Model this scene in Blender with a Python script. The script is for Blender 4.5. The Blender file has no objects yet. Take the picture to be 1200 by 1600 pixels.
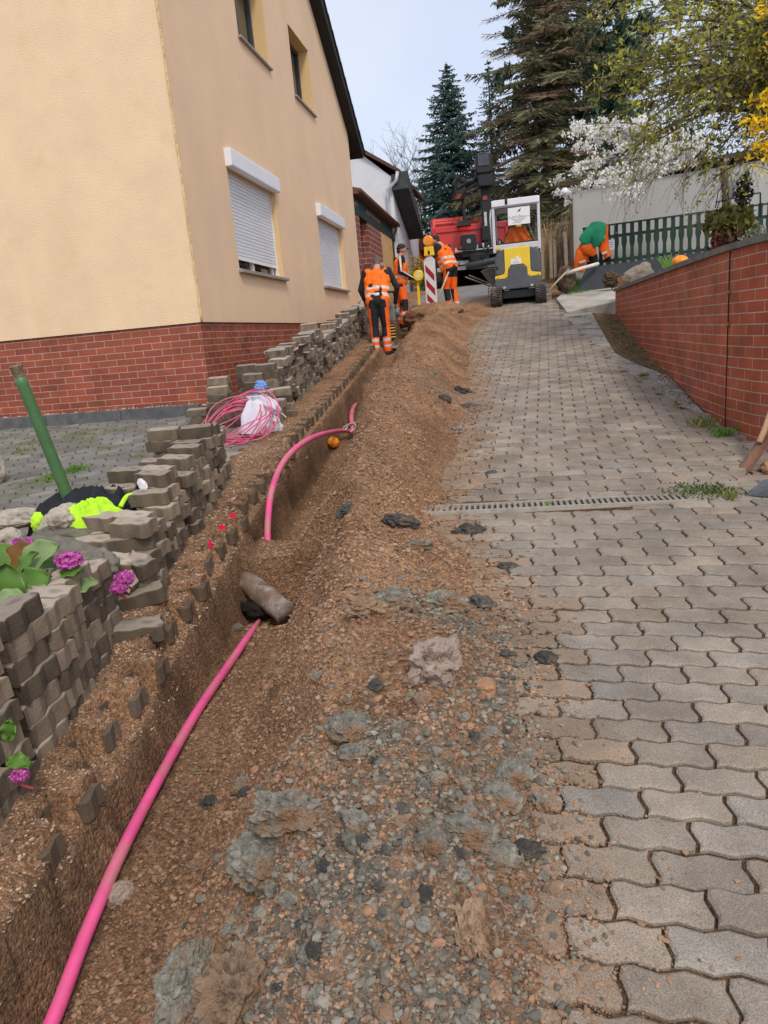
import bpy, bmesh, math, random
from math import sin, cos, pi, radians, sqrt, atan2, exp, floor
from mathutils import Vector, Matrix, noise, Quaternion
random.seed(7)
SC = bpy.context.scene
# ---------------------------------------------------------------- camera
FPX, RHO, PIT, PSI = 1110.0, radians(5.03), radians(13.83), radians(12.573)
CAM = Vector((0, 0, 1.5))
def _yaw(R, F, U):
    c, s = cos(PSI), sin(PSI)
    return Vector((R*c-F*s, R*s+F*c, U))
def ray(px, py):
    dx, dy = px-600, py-800
    u = dx*cos(RHO)-dy*sin(RHO); v = dx*sin(RHO)+dy*cos(RHO)
    F = FPX*cos(PIT)-v*sin(PIT)
    return _yaw(u/F, 1.0, -(FPX*sin(PIT)+v*cos(PIT))/F)
def P(px, py, Y):                       # the point of a sight line that stands Y metres up the road
    d = ray(px, py); return CAM+d*(Y/d.y)
cam = bpy.data.objects.new("camera", bpy.data.cameras.new("camera"))
SC.collection.objects.link(cam); SC.camera = cam
cam.data.sensor_fit = 'VERTICAL'; cam.data.sensor_height = 36; cam.data.sensor_width = 27
cam.data.lens = FPX/1600*36; cam.data.clip_start = 0.05; cam.data.clip_end = 800
_r = _yaw(cos(RHO), -sin(RHO)*sin(PIT), -sin(RHO)*cos(PIT))
_u = _yaw(sin(RHO), cos(RHO)*sin(PIT), cos(RHO)*cos(PIT))
_b = -_yaw(0, cos(PIT), -sin(PIT))
M = Matrix((( _r.x,_u.x,_b.x,CAM.x),(_r.y,_u.y,_b.y,CAM.y),(_r.z,_u.z,_b.z,CAM.z),(0,0,0,1)))
cam.matrix_world = M
# ---------------------------------------------------------------- world, sun, exposure
W = bpy.data.worlds.new("World"); SC.world = W; W.use_nodes = True
nt = W.node_tree; nt.nodes.clear()
out = nt.nodes.new('ShaderNodeOutputWorld'); bg = nt.nodes.new('ShaderNodeBackground')
sky = nt.nodes.new('ShaderNodeTexSky'); sky.sky_type = 'NISHITA'; sky.sun_disc = False
SUN_EL, SUN_AZ = radians(48), radians(150)      # azimuth clockwise from the road direction
sky.sun_elevation = SUN_EL; sky.sun_rotation = SUN_AZ; sky.dust_density = 4; sky.air_density = 1.0
bg.inputs['Strength'].default_value = 0.06
veil = nt.nodes.new('ShaderNodeBackground'); veil.inputs['Color'].default_value = (0.66, 0.735, 0.90, 1); veil.inputs['Strength'].default_value = 0.76
tc = nt.nodes.new('ShaderNodeTexCoord'); cn = nt.nodes.new('ShaderNodeTexNoise'); cn.inputs['Scale'].default_value = 2.2; cn.inputs['Detail'].default_value = 6
cr = nt.nodes.new('ShaderNodeValToRGB'); cr.color_ramp.elements[0].position = .3; cr.color_ramp.elements[0].color = (.58,.655,.84,1)
cr.color_ramp.elements[1].position = .75; cr.color_ramp.elements[1].color = (.88,.90,.95,1)
nt.links.new(tc.outputs['Generated'], cn.inputs['Vector']); nt.links.new(cn.outputs['Fac'], cr.inputs['Fac']); nt.links.new(cr.outputs['Color'], veil.inputs['Color'])
mx = nt.nodes.new('ShaderNodeAddShader')
nt.links.new(sky.outputs['Color'], bg.inputs['Color'])
nt.links.new(bg.outputs[0], mx.inputs[0]); nt.links.new(veil.outputs[0], mx.inputs[1]); nt.links.new(mx.outputs[0], out.inputs['Surface'])
sun = bpy.data.objects.new("sun", bpy.data.lights.new("sun", 'SUN')); SC.collection.objects.link(sun)
sun.data.energy = 1.5; sun.data.angle = radians(11); sun.data.color = (1, .94, .85)
_sd = Vector((sin(SUN_AZ)*cos(SUN_EL), cos(SUN_AZ)*cos(SUN_EL), sin(SUN_EL)))
sun.rotation_euler = _sd.to_track_quat('Z', 'Y').to_euler()
SC.view_settings.view_transform = 'Standard'; SC.view_settings.look = 'None'; SC.view_settings.exposure = 0.12; SC.view_settings.gamma = 1

# ---------------------------------------------------------------- helpers
def link(o): SC.collection.objects.link(o); return o
def tag(o, label=None, cat=None, group=None, kind=None):
    if label: o['label'] = label
    if cat: o['category'] = cat
    if group: o['group'] = group
    if kind: o['kind'] = kind
    return o
def thing(name, label, cat, loc=(0,0,0), rz=0, group=None):
    o = bpy.data.objects.new(name, None); link(o); o.empty_display_size = .2
    o.location = loc; o.rotation_euler = (0, 0, rz)
    return tag(o, label, cat, group)
def nodes_of(m):
    m.use_nodes = True; n = m.node_tree; b = n.nodes['Principled BSDF']; return n, b
MATS = {}
def mat(name, col, rough=.8, var=.25, scale=6, bump=.3, bscale=40, metal=0, spec=.3, detail=5, island=0, objrand=0, col2=None, stain=None, coat=0, sss=0, attr=None, bdist=.01):
    """principled material: base colour broken by two noises, optional second colour, per-island / per-object variation, bump"""
    if name in MATS: return MATS[name]
    m = bpy.data.materials.new(name); n, b = nodes_of(m); L = n.links.new
    t = n.nodes.new('ShaderNodeTexCoord'); vec = t.outputs['Object']
    a = n.nodes.new('ShaderNodeTexNoise'); a.inputs['Scale'].default_value = scale; a.inputs['Detail'].default_value = detail; a.inputs['Roughness'].default_value = .65
    L(vec, a.inputs['Vector'])
    r = n.nodes.new('ShaderNodeValToRGB'); e = r.color_ramp.elements
    e[0].position = .3; e[1].position = .7
    c2 = col2 or tuple(min(1, c*(1+var)) for c in col); c1 = tuple(c*(1-var) for c in col)
    e[0].color = (*c1, 1); e[1].color = (*c2, 1); L(a.outputs['Fac'], r.inputs['Fac']); cur = r.outputs['Color']
    if attr:
        at = n.nodes.new('ShaderNodeVertexColor'); at.layer_name = attr
        k = n.nodes.new('ShaderNodeMixRGB'); k.blend_type = 'MULTIPLY'; k.inputs[0].default_value = 1
        L(cur, k.inputs[1]); L(at.outputs['Color'], k.inputs[2]); cur = k.outputs[0]
    if stain:                                       # (colour, scale, lo, hi)
        s = n.nodes.new('ShaderNodeTexNoise'); s.inputs['Scale'].default_value = stain[1]; s.inputs['Detail'].default_value = 7; L(vec, s.inputs['Vector'])
        q = n.nodes.new('ShaderNodeMapRange'); q.inputs['From Min'].default_value = stain[2]; q.inputs['From Max'].default_value = stain[3]; L(s.outputs['Fac'], q.inputs['Value'])
        k = n.nodes.new('ShaderNodeMixRGB'); L(q.outputs[0], k.inputs[0]); L(cur, k.inputs[1]); k.inputs[2].default_value = (*stain[0], 1); cur = k.outputs[0]
    if island or objrand:
        if island: g = n.nodes.new('ShaderNodeNewGeometry'); src = g.outputs['Random Per Island']; amt = island
        else: g = n.nodes.new('ShaderNodeObjectInfo'); src = g.outputs['Random']; amt = objrand
        q = n.nodes.new('ShaderNodeMapRange'); q.inputs['To Min'].default_value = 1-amt; q.inputs['To Max'].default_value = 1+amt; L(src, q.inputs['Value'])
        h = n.nodes.new('ShaderNodeHueSaturation'); L(q.outputs[0], h.inputs['Value']); L(cur, h.inputs['Color']); cur = h.outputs[0]
        q2 = n.nodes.new('ShaderNodeMath'); q2.operation = 'MULTIPLY'; q2.inputs[1].default_value = 7.31; L(src, q2.inputs[0])
        q3 = n.nodes.new('ShaderNodeMath'); q3.operation = 'FRACT'; L(q2.outputs[0], q3.inputs[0])
        q4 = n.nodes.new('ShaderNodeMapRange'); q4.inputs['To Min'].default_value = .5-.018*amt; q4.inputs['To Max'].default_value = .5+.018*amt; L(q3.outputs[0], q4.inputs['Value']); L(q4.outputs[0], h.inputs['Hue'])
    L(cur, b.inputs['Base Color'])
    b.inputs['Roughness'].default_value = rough; b.inputs['Metallic'].default_value = metal; b.inputs['Specular IOR Level'].default_value = spec
    if coat: b.inputs['Coat Weight'].default_value = coat; b.inputs['Coat Roughness'].default_value = .15
    if bump:
        c = n.nodes.new('ShaderNodeTexNoise'); c.inputs['Scale'].default_value = bscale; c.inputs['Detail'].default_value = 4; L(vec, c.inputs['Vector'])
        bp = n.nodes.new('ShaderNodeBump'); bp.inputs['Strength'].default_value = bump; bp.inputs['Distance'].default_value = bdist; L(c.outputs['Fac'], bp.inputs['Height']); L(bp.outputs[0], b.inputs['Normal'])
    MATS[name] = m; return m
def leafmat(name, col, trans=.35, island=.45, rough=.6):
    if name in MATS: return MATS[name]
    m = mat(name, col, rough=rough, var=.15, bump=0, island=island, scale=3)
    n, b = m.node_tree, m.node_tree.nodes['Principled BSDF']
    tr = n.nodes.new('ShaderNodeBsdfTranslucent'); k = n.nodes.new('ShaderNodeMixShader'); k.inputs[0].default_value = trans
    src = b.inputs['Base Color'].links[0].from_socket; n.links.new(src, tr.inputs['Color'])
    o = [x for x in n.nodes if x.type == 'OUTPUT_MATERIAL'][0]
    n.links.new(b.outputs[0], k.inputs[1]); n.links.new(tr.outputs[0], k.inputs[2]); n.links.new(k.outputs[0], o.inputs['Surface'])
    return m
def brickmat(name, c1, c2, mortar, bw=.24, bh=.071, ms=.012, var=.25, dirty=None):
    m = bpy.data.materials.new(name); n, b = nodes_of(m); L = n.links.new
    uv = n.nodes.new('ShaderNodeUVMap')
    t = n.nodes.new('ShaderNodeTexBrick'); L(uv.outputs[0], t.inputs['Vector'])
    t.inputs['Color1'].default_value = (*c1, 1); t.inputs['Color2'].default_value = (*c2, 1); t.inputs['Mortar'].default_value = (*mortar, 1)
    t.inputs['Scale'].default_value = 1; t.inputs['Brick Width'].default_value = bw+ms; t.inputs['Row Height'].default_value = bh+ms
    t.inputs['Mortar Size'].default_value = ms*.5; t.inputs['Mortar Smooth'].default_value = .15; t.inputs['Bias'].default_value = 0
    no = n.nodes.new('ShaderNodeTexNoise'); no.inputs['Scale'].default_value = 3.5; no.inputs['Detail'].default_value = 8; L(uv.outputs[0], no.inputs['Vector'])
    q = n.nodes.new('ShaderNodeMapRange'); q.inputs['To Min'].default_value = 1-var; q.inputs['To Max'].default_value = 1+var; q.inputs['From Min'].default_value = .3; q.inputs['From Max'].default_value = .7; L(no.outputs['Fac'], q.inputs['Value'])
    h = n.nodes.new('ShaderNodeHueSaturation'); L(q.outputs[0], h.inputs['Value']); L(t.outputs['Color'], h.inputs['Color']); cur = h.outputs[0]
    if dirty:     # pale bloom / moss washed on in patches
        s = n.nodes.new('ShaderNodeTexNoise'); s.inputs['Scale'].default_value = 1.7; s.inputs['Detail'].default_value = 9; s.inputs['Roughness'].default_value = .7
        mp = n.nodes.new('ShaderNodeMapping'); mp.inputs['Scale'].default_value = (1.6, .5, 1); L(uv.outputs[0], mp.inputs[0]); L(mp.outputs[0], s.inputs['Vector'])
        q5 = n.nodes.new('ShaderNodeMapRange'); q5.inputs['From Min'].default_value = .52; q5.inputs['From Max'].default_value = .8; q5.inputs['To Max'].default_value = .55; L(s.outputs['Fac'], q5.inputs['Value'])
        k = n.nodes.new('ShaderNodeMixRGB'); L(q5.outputs[0], k.inputs[0]); L(cur, k.inputs[1]); k.inputs[2].default_value = (*dirty, 1); cur = k.outputs[0]
    L(cur, b.inputs['Base Color']); b.inputs['Roughness'].default_value = .62; b.inputs['Specular IOR Level'].default_value = .35
    bp = n.nodes.new('ShaderNodeBump'); bp.inputs['Strength'].default_value = .6; bp.inputs['Distance'].default_value = .006; bp.invert = True
    fn = n.nodes.new('ShaderNodeTexNoise'); fn.inputs['Scale'].default_value = 60; L(uv.outputs[0], fn.inputs['Vector'])
    ad = n.nodes.new('ShaderNodeMath'); ad.operation = 'MULTIPLY_ADD'; ad.inputs[1].default_value = .25; L(fn.outputs['Fac'], ad.inputs[0]); L(t.outputs['Fac'], ad.inputs[2])
    L(ad.outputs[0], bp.inputs['Height']); L(bp.outputs[0], b.inputs['Normal'])
    return m

class MB:
    def __init__(s): s.v = []; s.f = []; s.mi = []; s.uv = {}; s.col = None; s.M = Matrix()
    def add(s, vs, fs, mi=0):
        o = len(s.v); s.v += [tuple(s.M @ Vector(p)) for p in vs]
        for f in fs: s.f.append([i+o for i in f]); s.mi.append(mi)
        return s
    def box(s, c, d, rot=None, mi=0, taper=1.0):
        x, y, z = d[0]/2, d[1]/2, d[2]/2; R = rot if rot is not None else Matrix.Identity(3); c = Vector(c)
        p = []
        for zz in (-z, z):
            k = taper if zz > 0 else 1
            for a, b in ((-x,-y),(x,-y),(x,y),(-x,y)): p.append(c+R@Vector((a*k, b*k, zz)))
        return s.add(p, [(3,2,1,0),(4,5,6,7),(0,1,5,4),(1,2,6,5),(2,3,7,6),(3,0,4,7)], mi)
    def b2(s, lo, hi, mi=0):
        return s.box([(a+b)/2 for a, b in zip(lo, hi)], [abs(b-a) for a, b in zip(lo, hi)], mi=mi)
    def rbox(s, lo, hi, r=.02, mi=0, seg=3, axis='y'):
        """box with rounded outline in the plane across `axis`"""
        ax = 'xyz'.index(axis); a, b = [i for i in range(3) if i != ax]
        pts = []
        for (cx, cy, t0) in ((hi[a]-r, hi[b]-r, 0), (lo[a]+r, hi[b]-r, 90), (lo[a]+r, lo[b]+r, 180), (hi[a]-r, lo[b]+r, 270)):
            for k in range(seg+1):
                t = radians(t0+90*k/seg); pts.append((cx+r*cos(t), cy+r*sin(t)))
        return s.prism(pts, lo[ax], hi[ax], axis, mi)
    def prism(s, pts, d0, d1, axis='y', mi=0):
        ax = 'xyz'.index(axis); a, b = [i for i in range(3) if i != ax]; n = len(pts); vs = []
        for d in (d0, d1):
            for p in pts:
                q = [0,0,0]; q[ax] = d; q[a] = p[0]; q[b] = p[1]; vs.append(q)
        fs = [list(range(n)), list(range(2*n-1, n-1, -1))]+[[i, i+n, (i+1) % n+n, (i+1) % n] for i in range(n)]
        return s.add(vs, fs, mi)
    def tube(s, pts, r, n=8, mi=0, caps=True, rs=None):
        pts = [Vector(p) for p in pts]; vs = []; up = None
        for i, p in enumerate(pts):
            d = (pts[min(i+1, len(pts)-1)]-pts[max(i-1, 0)]).normalized()
            if up is None: up = d.orthogonal().normalized()
            up = (up-d*up.dot(d));
            if up.length < 1e-6: up = d.orthogonal()
            up.normalize(); w = d.cross(up); rr = rs[i] if rs else r
            for k in range(n):
                a = 2*pi*k/n; vs.append(p+(up*cos(a)+w*sin(a))*rr)
        fs = []
        for i in range(len(pts)-1):
            for k in range(n): fs.append([i*n+k, i*n+(k+1) % n, (i+1)*n+(k+1) % n, (i+1)*n+k])
        if caps: fs += [list(range(n-1, -1, -1)), [(len(pts)-1)*n+k for k in range(n)]]
        return s.add(vs, fs, mi)
    def cyl(s, a, b, r, r2=None, n=16, mi=0): return s.tube([a, b], r, n, mi, True, [r, r if r2 is None else r2])
    def sphere(s, c, r, nu=12, nv=8, mi=0, sc=(1,1,1)):
        vs = []; c = Vector(c)
        for j in range(nv+1):
            t = pi*j/nv
            for i in range(nu): a = 2*pi*i/nu; vs.append(c+Vector((r*sc[0]*sin(t)*cos(a), r*sc[1]*sin(t)*sin(a), r*sc[2]*cos(t))))
        fs = [[j*nu+i, (j+1)*nu+i, (j+1)*nu+(i+1) % nu, j*nu+(i+1) % nu] for j in range(nv) for i in range(nu)]
        return s.add(vs, fs, mi)
    def mesh(s, name, mats, smooth=False):
        me = bpy.data.meshes.new(name); me.from_pydata(s.v, [], s.f)
        for m in (mats if isinstance(mats, (list, tuple)) else [mats]): me.materials.append(m)
        me.polygons.foreach_set('material_index', s.mi)
        if smooth: me.polygons.foreach_set('use_smooth', [True]*len(me.polygons))
        me.update(); return me
    def build(s, name, mats, parent=None, smooth=False, bevel=0, loc=None, fix=True, weld=False):
        me = s.mesh(name, mats, smooth)
        if fix:
            bm = bmesh.new(); bm.from_mesh(me)
            if weld: bmesh.ops.remove_doubles(bm, verts=bm.verts, dist=1e-5)
            bmesh.ops.recalc_face_normals(bm, faces=bm.faces); bm.to_mesh(me); bm.free()
        o = bpy.data.objects.new(name, me); link(o)
        if parent: o.parent = parent
        if loc: o.location = loc
        if bevel:
            md = o.modifiers.new('bevel', 'BEVEL'); md.width = bevel; md.segments = 2; md.limit_method = 'ANGLE'; md.angle_limit = radians(35)
        return o
def interp(tab, y):
    if y <= tab[0][0]: return tab[0][1]
    for (a, va), (b, vb) in zip(tab, tab[1:]):
        if y <= b: return va+(vb-va)*(y-a)/(b-a)
    return tab[-1][1]
def ss(a, b, x):
    t = max(0, min(1, (x-a)/(b-a))); return t*t*(3-2*t)
def nz(x, y, z=0.0): return noise.noise(Vector((x, y, z)))
def fbm(x, y, z=0.0, o=4):
    a, s, f = 1, 0, 1
    for _ in range(o): s += a*noise.noise(Vector((x*f, y*f, z+f))); a *= .5; f *= 2.03
    return s
def text(name, body, size, m, parent, loc, rot, extrude=.001, align='CENTER', sx=1):
    c = bpy.data.curves.new(name, 'FONT'); c.body = body; c.size = size; c.extrude = extrude; c.align_x = align; c.align_y = 'CENTER'; c.resolution_u = 2
    t = bpy.data.objects.new(name, c); link(t); dg = bpy.context.evaluated_depsgraph_get()
    me = bpy.data.meshes.new_from_object(t.evaluated_get(dg)); bpy.data.objects.remove(t)
    me.materials.clear(); me.materials.append(m)
    o = bpy.data.objects.new(name, me); link(o); o.parent = parent; o.location = loc; o.rotation_euler = rot; o.scale = (sx, 1, 1); return o
# ================================================================= TERRAIN
def clay_mask(x, y):
    m = 0
    for (cx, cy, rx, ry) in ((-.45,1.35,.34,.3),(-.25,1.75,.22,.35),(-.35,2.75,.25,.16),(-.3,1.05,.35,.2),(-.15,2.3,.1,.4),(-1.25,7.8,.7,.16),(-.95,7.4,.3,.12),(-.55,1.9,.15,.1)):
        d = ((x-cx)/rx)**2+((y-cy)/ry)**2; m = max(m, exp(-d*.8))
    return m

def G(y):                                  # height of the paving along the road
    if y < 12: return .078*y+.00337*y*y
    if y < 15: return 1.4213+.159*(y-12)
    t = min(y-15, 13); return 1.898+.159*t-.006*t*t
TL = [(.4,-1.33),(1.24,-1.36),(1.87,-1.46),(2.29,-1.54),(2.99,-1.69),(3.6,-1.8),(4.7,-1.98),(6.87,-2.22),(9.66,-2.36),(13,-2.5),(16,-2.7)]     # left lip of the trench
TC = [(.4,-.40),(1.38,-.46),(2.1,-.62),(2.8,-.76),(3.3,-.92),(4.65,-1.12),(6.8,-1.42),(9,-1.6),(12,-1.75),(14,-1.9)]                       # crest of the spoil
TR = [(.4,.0),(1.0,-.02),(1.84,-.07),(2.76,-.15),(3.6,-.38),(4.3,-.66),(4.9,-.62),(8.3,-.7),(11,-.95),(12.6,-1.0),(13.6,-.8),(15,-.7),(16.2,-1.3)]     # right foot of the spoil
HC = [(.4,.10),(1.3,.17),(2.2,.24),(4,.30),(5.0,.45),(7,.43),(8.5,.30),(10,.38),(12,.28),(13.5,.16),(15,.04),(16.5,.0)]
DP = [(.4,.27),(1.3,.27),(1.9,.24),(2.5,.28),(3.2,.37),(3.7,.42),(3.86,.5),(3.95,.5),(4.05,.14),(4.35,.14),(4.5,.42),(9.6,.40),(9.9,.2),(12.7,.2),(13.8,.25),(15.4,.24),(16,.0)]
WX = [(-3,9),(2.2,3.8),(3.3,2.9),(4.4,2.1),(5.1,1.72),(5.6,1.56),(6.1,1.49),(6.9,1.46),(13.6,1.42)]
def lip(y): return interp(TL, y)-.03
A3 = radians(3)
def paver_end(x, y):                       # where the last paver of this row stops towards the trench
    v = -x*sin(A3)+y*cos(A3); j = floor(v/PW); off = (j % 2)*PL/2; l = lip(y)+.045
    ul = l*cos(A3)+y*sin(A3); eu = floor((ul-off)/PL)*PL+off
    return (eu-v*0-y*sin(A3))/cos(A3)
PL, PW = .225, .1125
def T(x, y):
    g = G(y); l = lip(y)+.025*fbm(y*1.7, 3.1)+.015*nz(y*9, 8.2)
    if y > 16.3 or x > 1.0: 
        z = g-.016-(.05*ss(.9, 1.6, x)*ss(5, 7, y)+.022*ss(8.2, 9.4, y) if y < 13.5 else 0)
    elif x < l+.02:
        near = 1-ss(2.6, 4.4, y); q = ss(l-.6, l-.38, x)
        z = g-.02+q*(.030+near*.022)+(.010*fbm(x*8, y*8, 1)+.006*nz(x*30, y*30))*q
        if 1.5 < y < 13.4 and x > l-.34:
            e = paver_end(x, y)-.022+.012*nz(x*20, y*30); k = ss(e-.004, e+.012, x); dp = .07+.02*ss(1.6, 2.4, y)
            zl = g-dp-.018*nz(x*12, y*12)-.02*ss(l-.1, l, x); z = z*(1-k)+min(z, zl)*k
        else: z -= .04*ss(l-.08, l+.02, x)
    else:
        D = interp(DP, y); c = interp(TC, y)+.07*nz(y*1.3, 5.5); r = interp(TR, y)+.07*fbm(y*2.3, 9.3); h = interp(HC, y)*(1+.35*fbm(y*.9, 2.2))
        fl = l+.36; wall = .07+.03*nz(y*5, 1.1)
        n = .085*fbm(x*2.3, y*2.3, 4)+.022*fbm(x*9, y*9, 7)+.010*abs(fbm(x*30, y*30, 3, 2))+.012*max(0, clay_mask(x, y)-.2)*fbm(x*22, y*22, 6)*3
        if x < l+wall:
            t = (x-l)/wall; z = g-.10-(D-.07)*(t**1.2)+.045*fbm(x*12, y*9, 3)*ss(0, .4, t)
        elif x < fl: z = g-D-.03+.014*fbm(x*9, y*9, 2)
        elif x < c:
            t = (x-fl)/max(.05, c-fl); z = g-D-.03+(D+h+.03)*(t*.25+.75*sin(t*pi/2)*t**.25)+n*min(1, t*3)
        elif x < r:
            t = (x-c)/max(.05, r-c); k = (1-t); z = g+h*(k*.35+.65*(1-(1-k)**2))*ss(-.05, .5, k)+n*min(1, k*3)*.9+.006
            z = max(z, g-.01+.012*nz(x*15, y*15)) if k < .15 else z
        else: z = g-.012-.05*ss(.9, 1.6, x)*ss(5, 7, y)
    if y > 15.4: z = z*(1-ss(15.4, 16.3, y))+(g-.016)*ss(15.4, 16.3, y)
    if x > interp(WX, y)+.105:
        bed = 1.86+.12*max(0, y-11)
        if y < 13.6: z = max(z, bed)
        elif x > 2.6: z = max(z, bed*(1-ss(15, 22, y))+g*ss(15, 22, y))
    if y > 20 and x > .9: z = g+.1*ss(20, 25, y)
    return z
soil = bpy.data.materials.new('soil'); n, b = nodes_of(soil); L = n.links.new
def _soil():
    t = n.nodes.new('ShaderNodeTexCoord'); v = t.outputs['Object']
    def N(sc, d=6, r=.6):
        k = n.nodes.new('ShaderNodeTexNoise'); k.inputs['Scale'].default_value = sc; k.inputs['Detail'].default_value = d; k.inputs['Roughness'].default_value = r; L(v, k.inputs['Vector']); return k.outputs['Fac']
    def V(sc):
        k = n.nodes.new('ShaderNodeTexVoronoi'); k.inputs['Scale'].default_value = sc; L(v, k.inputs['Vector']); return k
    def ramp(f, a, b_, p0=.3, p1=.7):
        r = n.nodes.new('ShaderNodeValToRGB'); r.color_ramp.elements[0].position = p0; r.color_ramp.elements[1].position = p1
        r.color_ramp.elements[0].color = (*a, 1); r.color_ramp.elements[1].color = (*b_, 1); L(f, r.inputs['Fac']); return r.outputs['Color']
    def mix(fac, a, b_, mode='MIX'):
        k = n.nodes.new('ShaderNodeMixRGB'); k.blend_type = mode
        if isinstance(fac, float): k.inputs[0].default_value = fac
        else: L(fac, k.inputs[0])
        L(a, k.inputs[1]); L(b_, k.inputs[2]); return k.outputs[0]
    base = ramp(N(2.2), (.205,.12,.072), (.43,.27,.168))
    grit = ramp(N(55, 4, .8), (.45,.45,.45), (1.6,1.5,1.4), .35, .68)
    base = mix(1.0, base, grit, 'MULTIPLY')
    vo = V(95); sp = n.nodes.new('ShaderNodeSeparateColor'); L(vo.outputs['Color'], sp.inputs[0])
    peb = ramp(sp.outputs[0], (.65,.61,.57), (1.35,1.3,1.24), .1, .95); base = mix(.75, base, mix(1.0, base, peb, 'MULTIPLY'))
    clay = ramp(N(26, 6, .75), (.085,.08,.066), (.29,.27,.22), .3, .72)
    at = n.nodes.new('ShaderNodeVertexColor'); at.layer_name = 'Col'; sc = n.nodes.new('ShaderNodeSeparateColor'); L(at.outputs['Color'], sc.inputs[0])
    cm = n.nodes.new('ShaderNodeMath'); cm.operation = 'MULTIPLY_ADD'; cm.inputs[1].default_value = 1.1; L(sc.outputs[0], cm.inputs[0])
    nn = n.nodes.new('ShaderNodeMapRange'); nn.inputs['To Min'].default_value = -1.1; nn.inputs['To Max'].default_value = 1.0; nn.inputs['From Min'].default_value = .38; nn.inputs['From Max'].default_value = .75; L(N(7, 8, .75), nn.inputs['Value']); L(nn.outputs[0], cm.inputs[2])
    cl = n.nodes.new('ShaderNodeClamp'); L(cm.outputs[0], cl.inputs[0])
    base = mix(cl.outputs[0], base, clay)
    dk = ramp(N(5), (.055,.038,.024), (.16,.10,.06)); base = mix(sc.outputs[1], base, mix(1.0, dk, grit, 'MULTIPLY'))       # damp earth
    gr = ramp(N(9, 8), (.11,.10,.045), (.24,.215,.11)); base = mix(sc.outputs[2], base, gr)
    L(base, b.inputs['Base Color']); b.inputs['Roughness'].default_value = .95; b.inputs['Specular IOR Level'].default_value = .12
    ht = n.nodes.new('ShaderNodeMath'); ht.operation = 'MULTIPLY_ADD'; ht.inputs[1].default_value = .6; L(N(28, 8, .75), ht.inputs[0]); L(N(90, 4, .8), ht.inputs[2])
    h2 = n.nodes.new('ShaderNodeMath'); h2.operation = 'SUBTRACT'; L(ht.outputs[0], h2.inputs[0]); L(vo.outputs['Distance'], h2.inputs[1])
    bp = n.nodes.new('ShaderNodeBump'); bp.inputs['Strength'].default_value = .95; bp.inputs['Distance'].default_value = .012; L(h2.outputs[0], bp.inputs['Height']); L(bp.outputs[0], b.inputs['Normal'])
_soil()
def make_terrain():
    ys = [-3,-1.5,-.6,.0,.3]; y = .45
    while y < 17: ys.append(y); y += max(.0075, .0055*y)
    ys += [17.5,18,19,20,22,24,27,30,35,42,52,70,100,150,260]
    left = [-200,-80,-40,-20,-12,-8,-6,-5,-4,-3.2,-2.4,-1.8,-1.3,-1.0]; NF = 250; right = [.3,.6,.9,1.2,1.38,1.46,1.50,1.535,1.56,1.60,1.64,1.68,1.72,1.8,1.88,1.96,2.04,2.12,2.2,2.35,2.5,2.75,3.0,3.5,5,8,14,30,80,200]
    vs = []; cols = []; nx = len(left)+NF+len(right)
    for y in ys:
        l = lip(y); a = l-.7
        xs = [l+s for s in left]+[a+(.12-a)*i/(NF-1) for i in range(NF)]+right
        for x in xs:
            z = T(x, y); vs.append((x, y, z))
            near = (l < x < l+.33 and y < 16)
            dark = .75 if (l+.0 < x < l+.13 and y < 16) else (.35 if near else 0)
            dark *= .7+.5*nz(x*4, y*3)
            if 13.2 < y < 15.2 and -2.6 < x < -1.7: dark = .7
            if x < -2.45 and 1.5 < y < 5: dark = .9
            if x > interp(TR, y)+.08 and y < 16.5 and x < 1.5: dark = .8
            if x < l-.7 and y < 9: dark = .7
            grass = 0
            if x > interp(WX, y)+.1 and y < 13.5: grass = .35+.5*nz(x*2, y*2)
            if y > 14.2 and x > .75: grass = ss(.75, 1.1, x)
            if y > 30 or x < -14: grass = 1
            if .9 < x < 1.5 and 7.6 < y < 13.4: grass = .55+.6*nz(x*5, y*3); dark = .3
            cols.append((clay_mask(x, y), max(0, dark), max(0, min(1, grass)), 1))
    fs = [(j*nx+i, j*nx+i+1, (j+1)*nx+i+1, (j+1)*nx+i) for j in range(len(ys)-1) for i in range(nx-1)]
    me = bpy.data.meshes.new('ground'); me.from_pydata(vs, [], fs); me.materials.append(soil)
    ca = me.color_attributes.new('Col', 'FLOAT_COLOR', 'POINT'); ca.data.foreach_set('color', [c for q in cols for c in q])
    me.polygons.foreach_set('use_smooth', [True]*len(me.polygons))
    o = bpy.data.objects.new('ground', me); link(o); tag(o, kind='structure'); return o
make_terrain()

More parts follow.
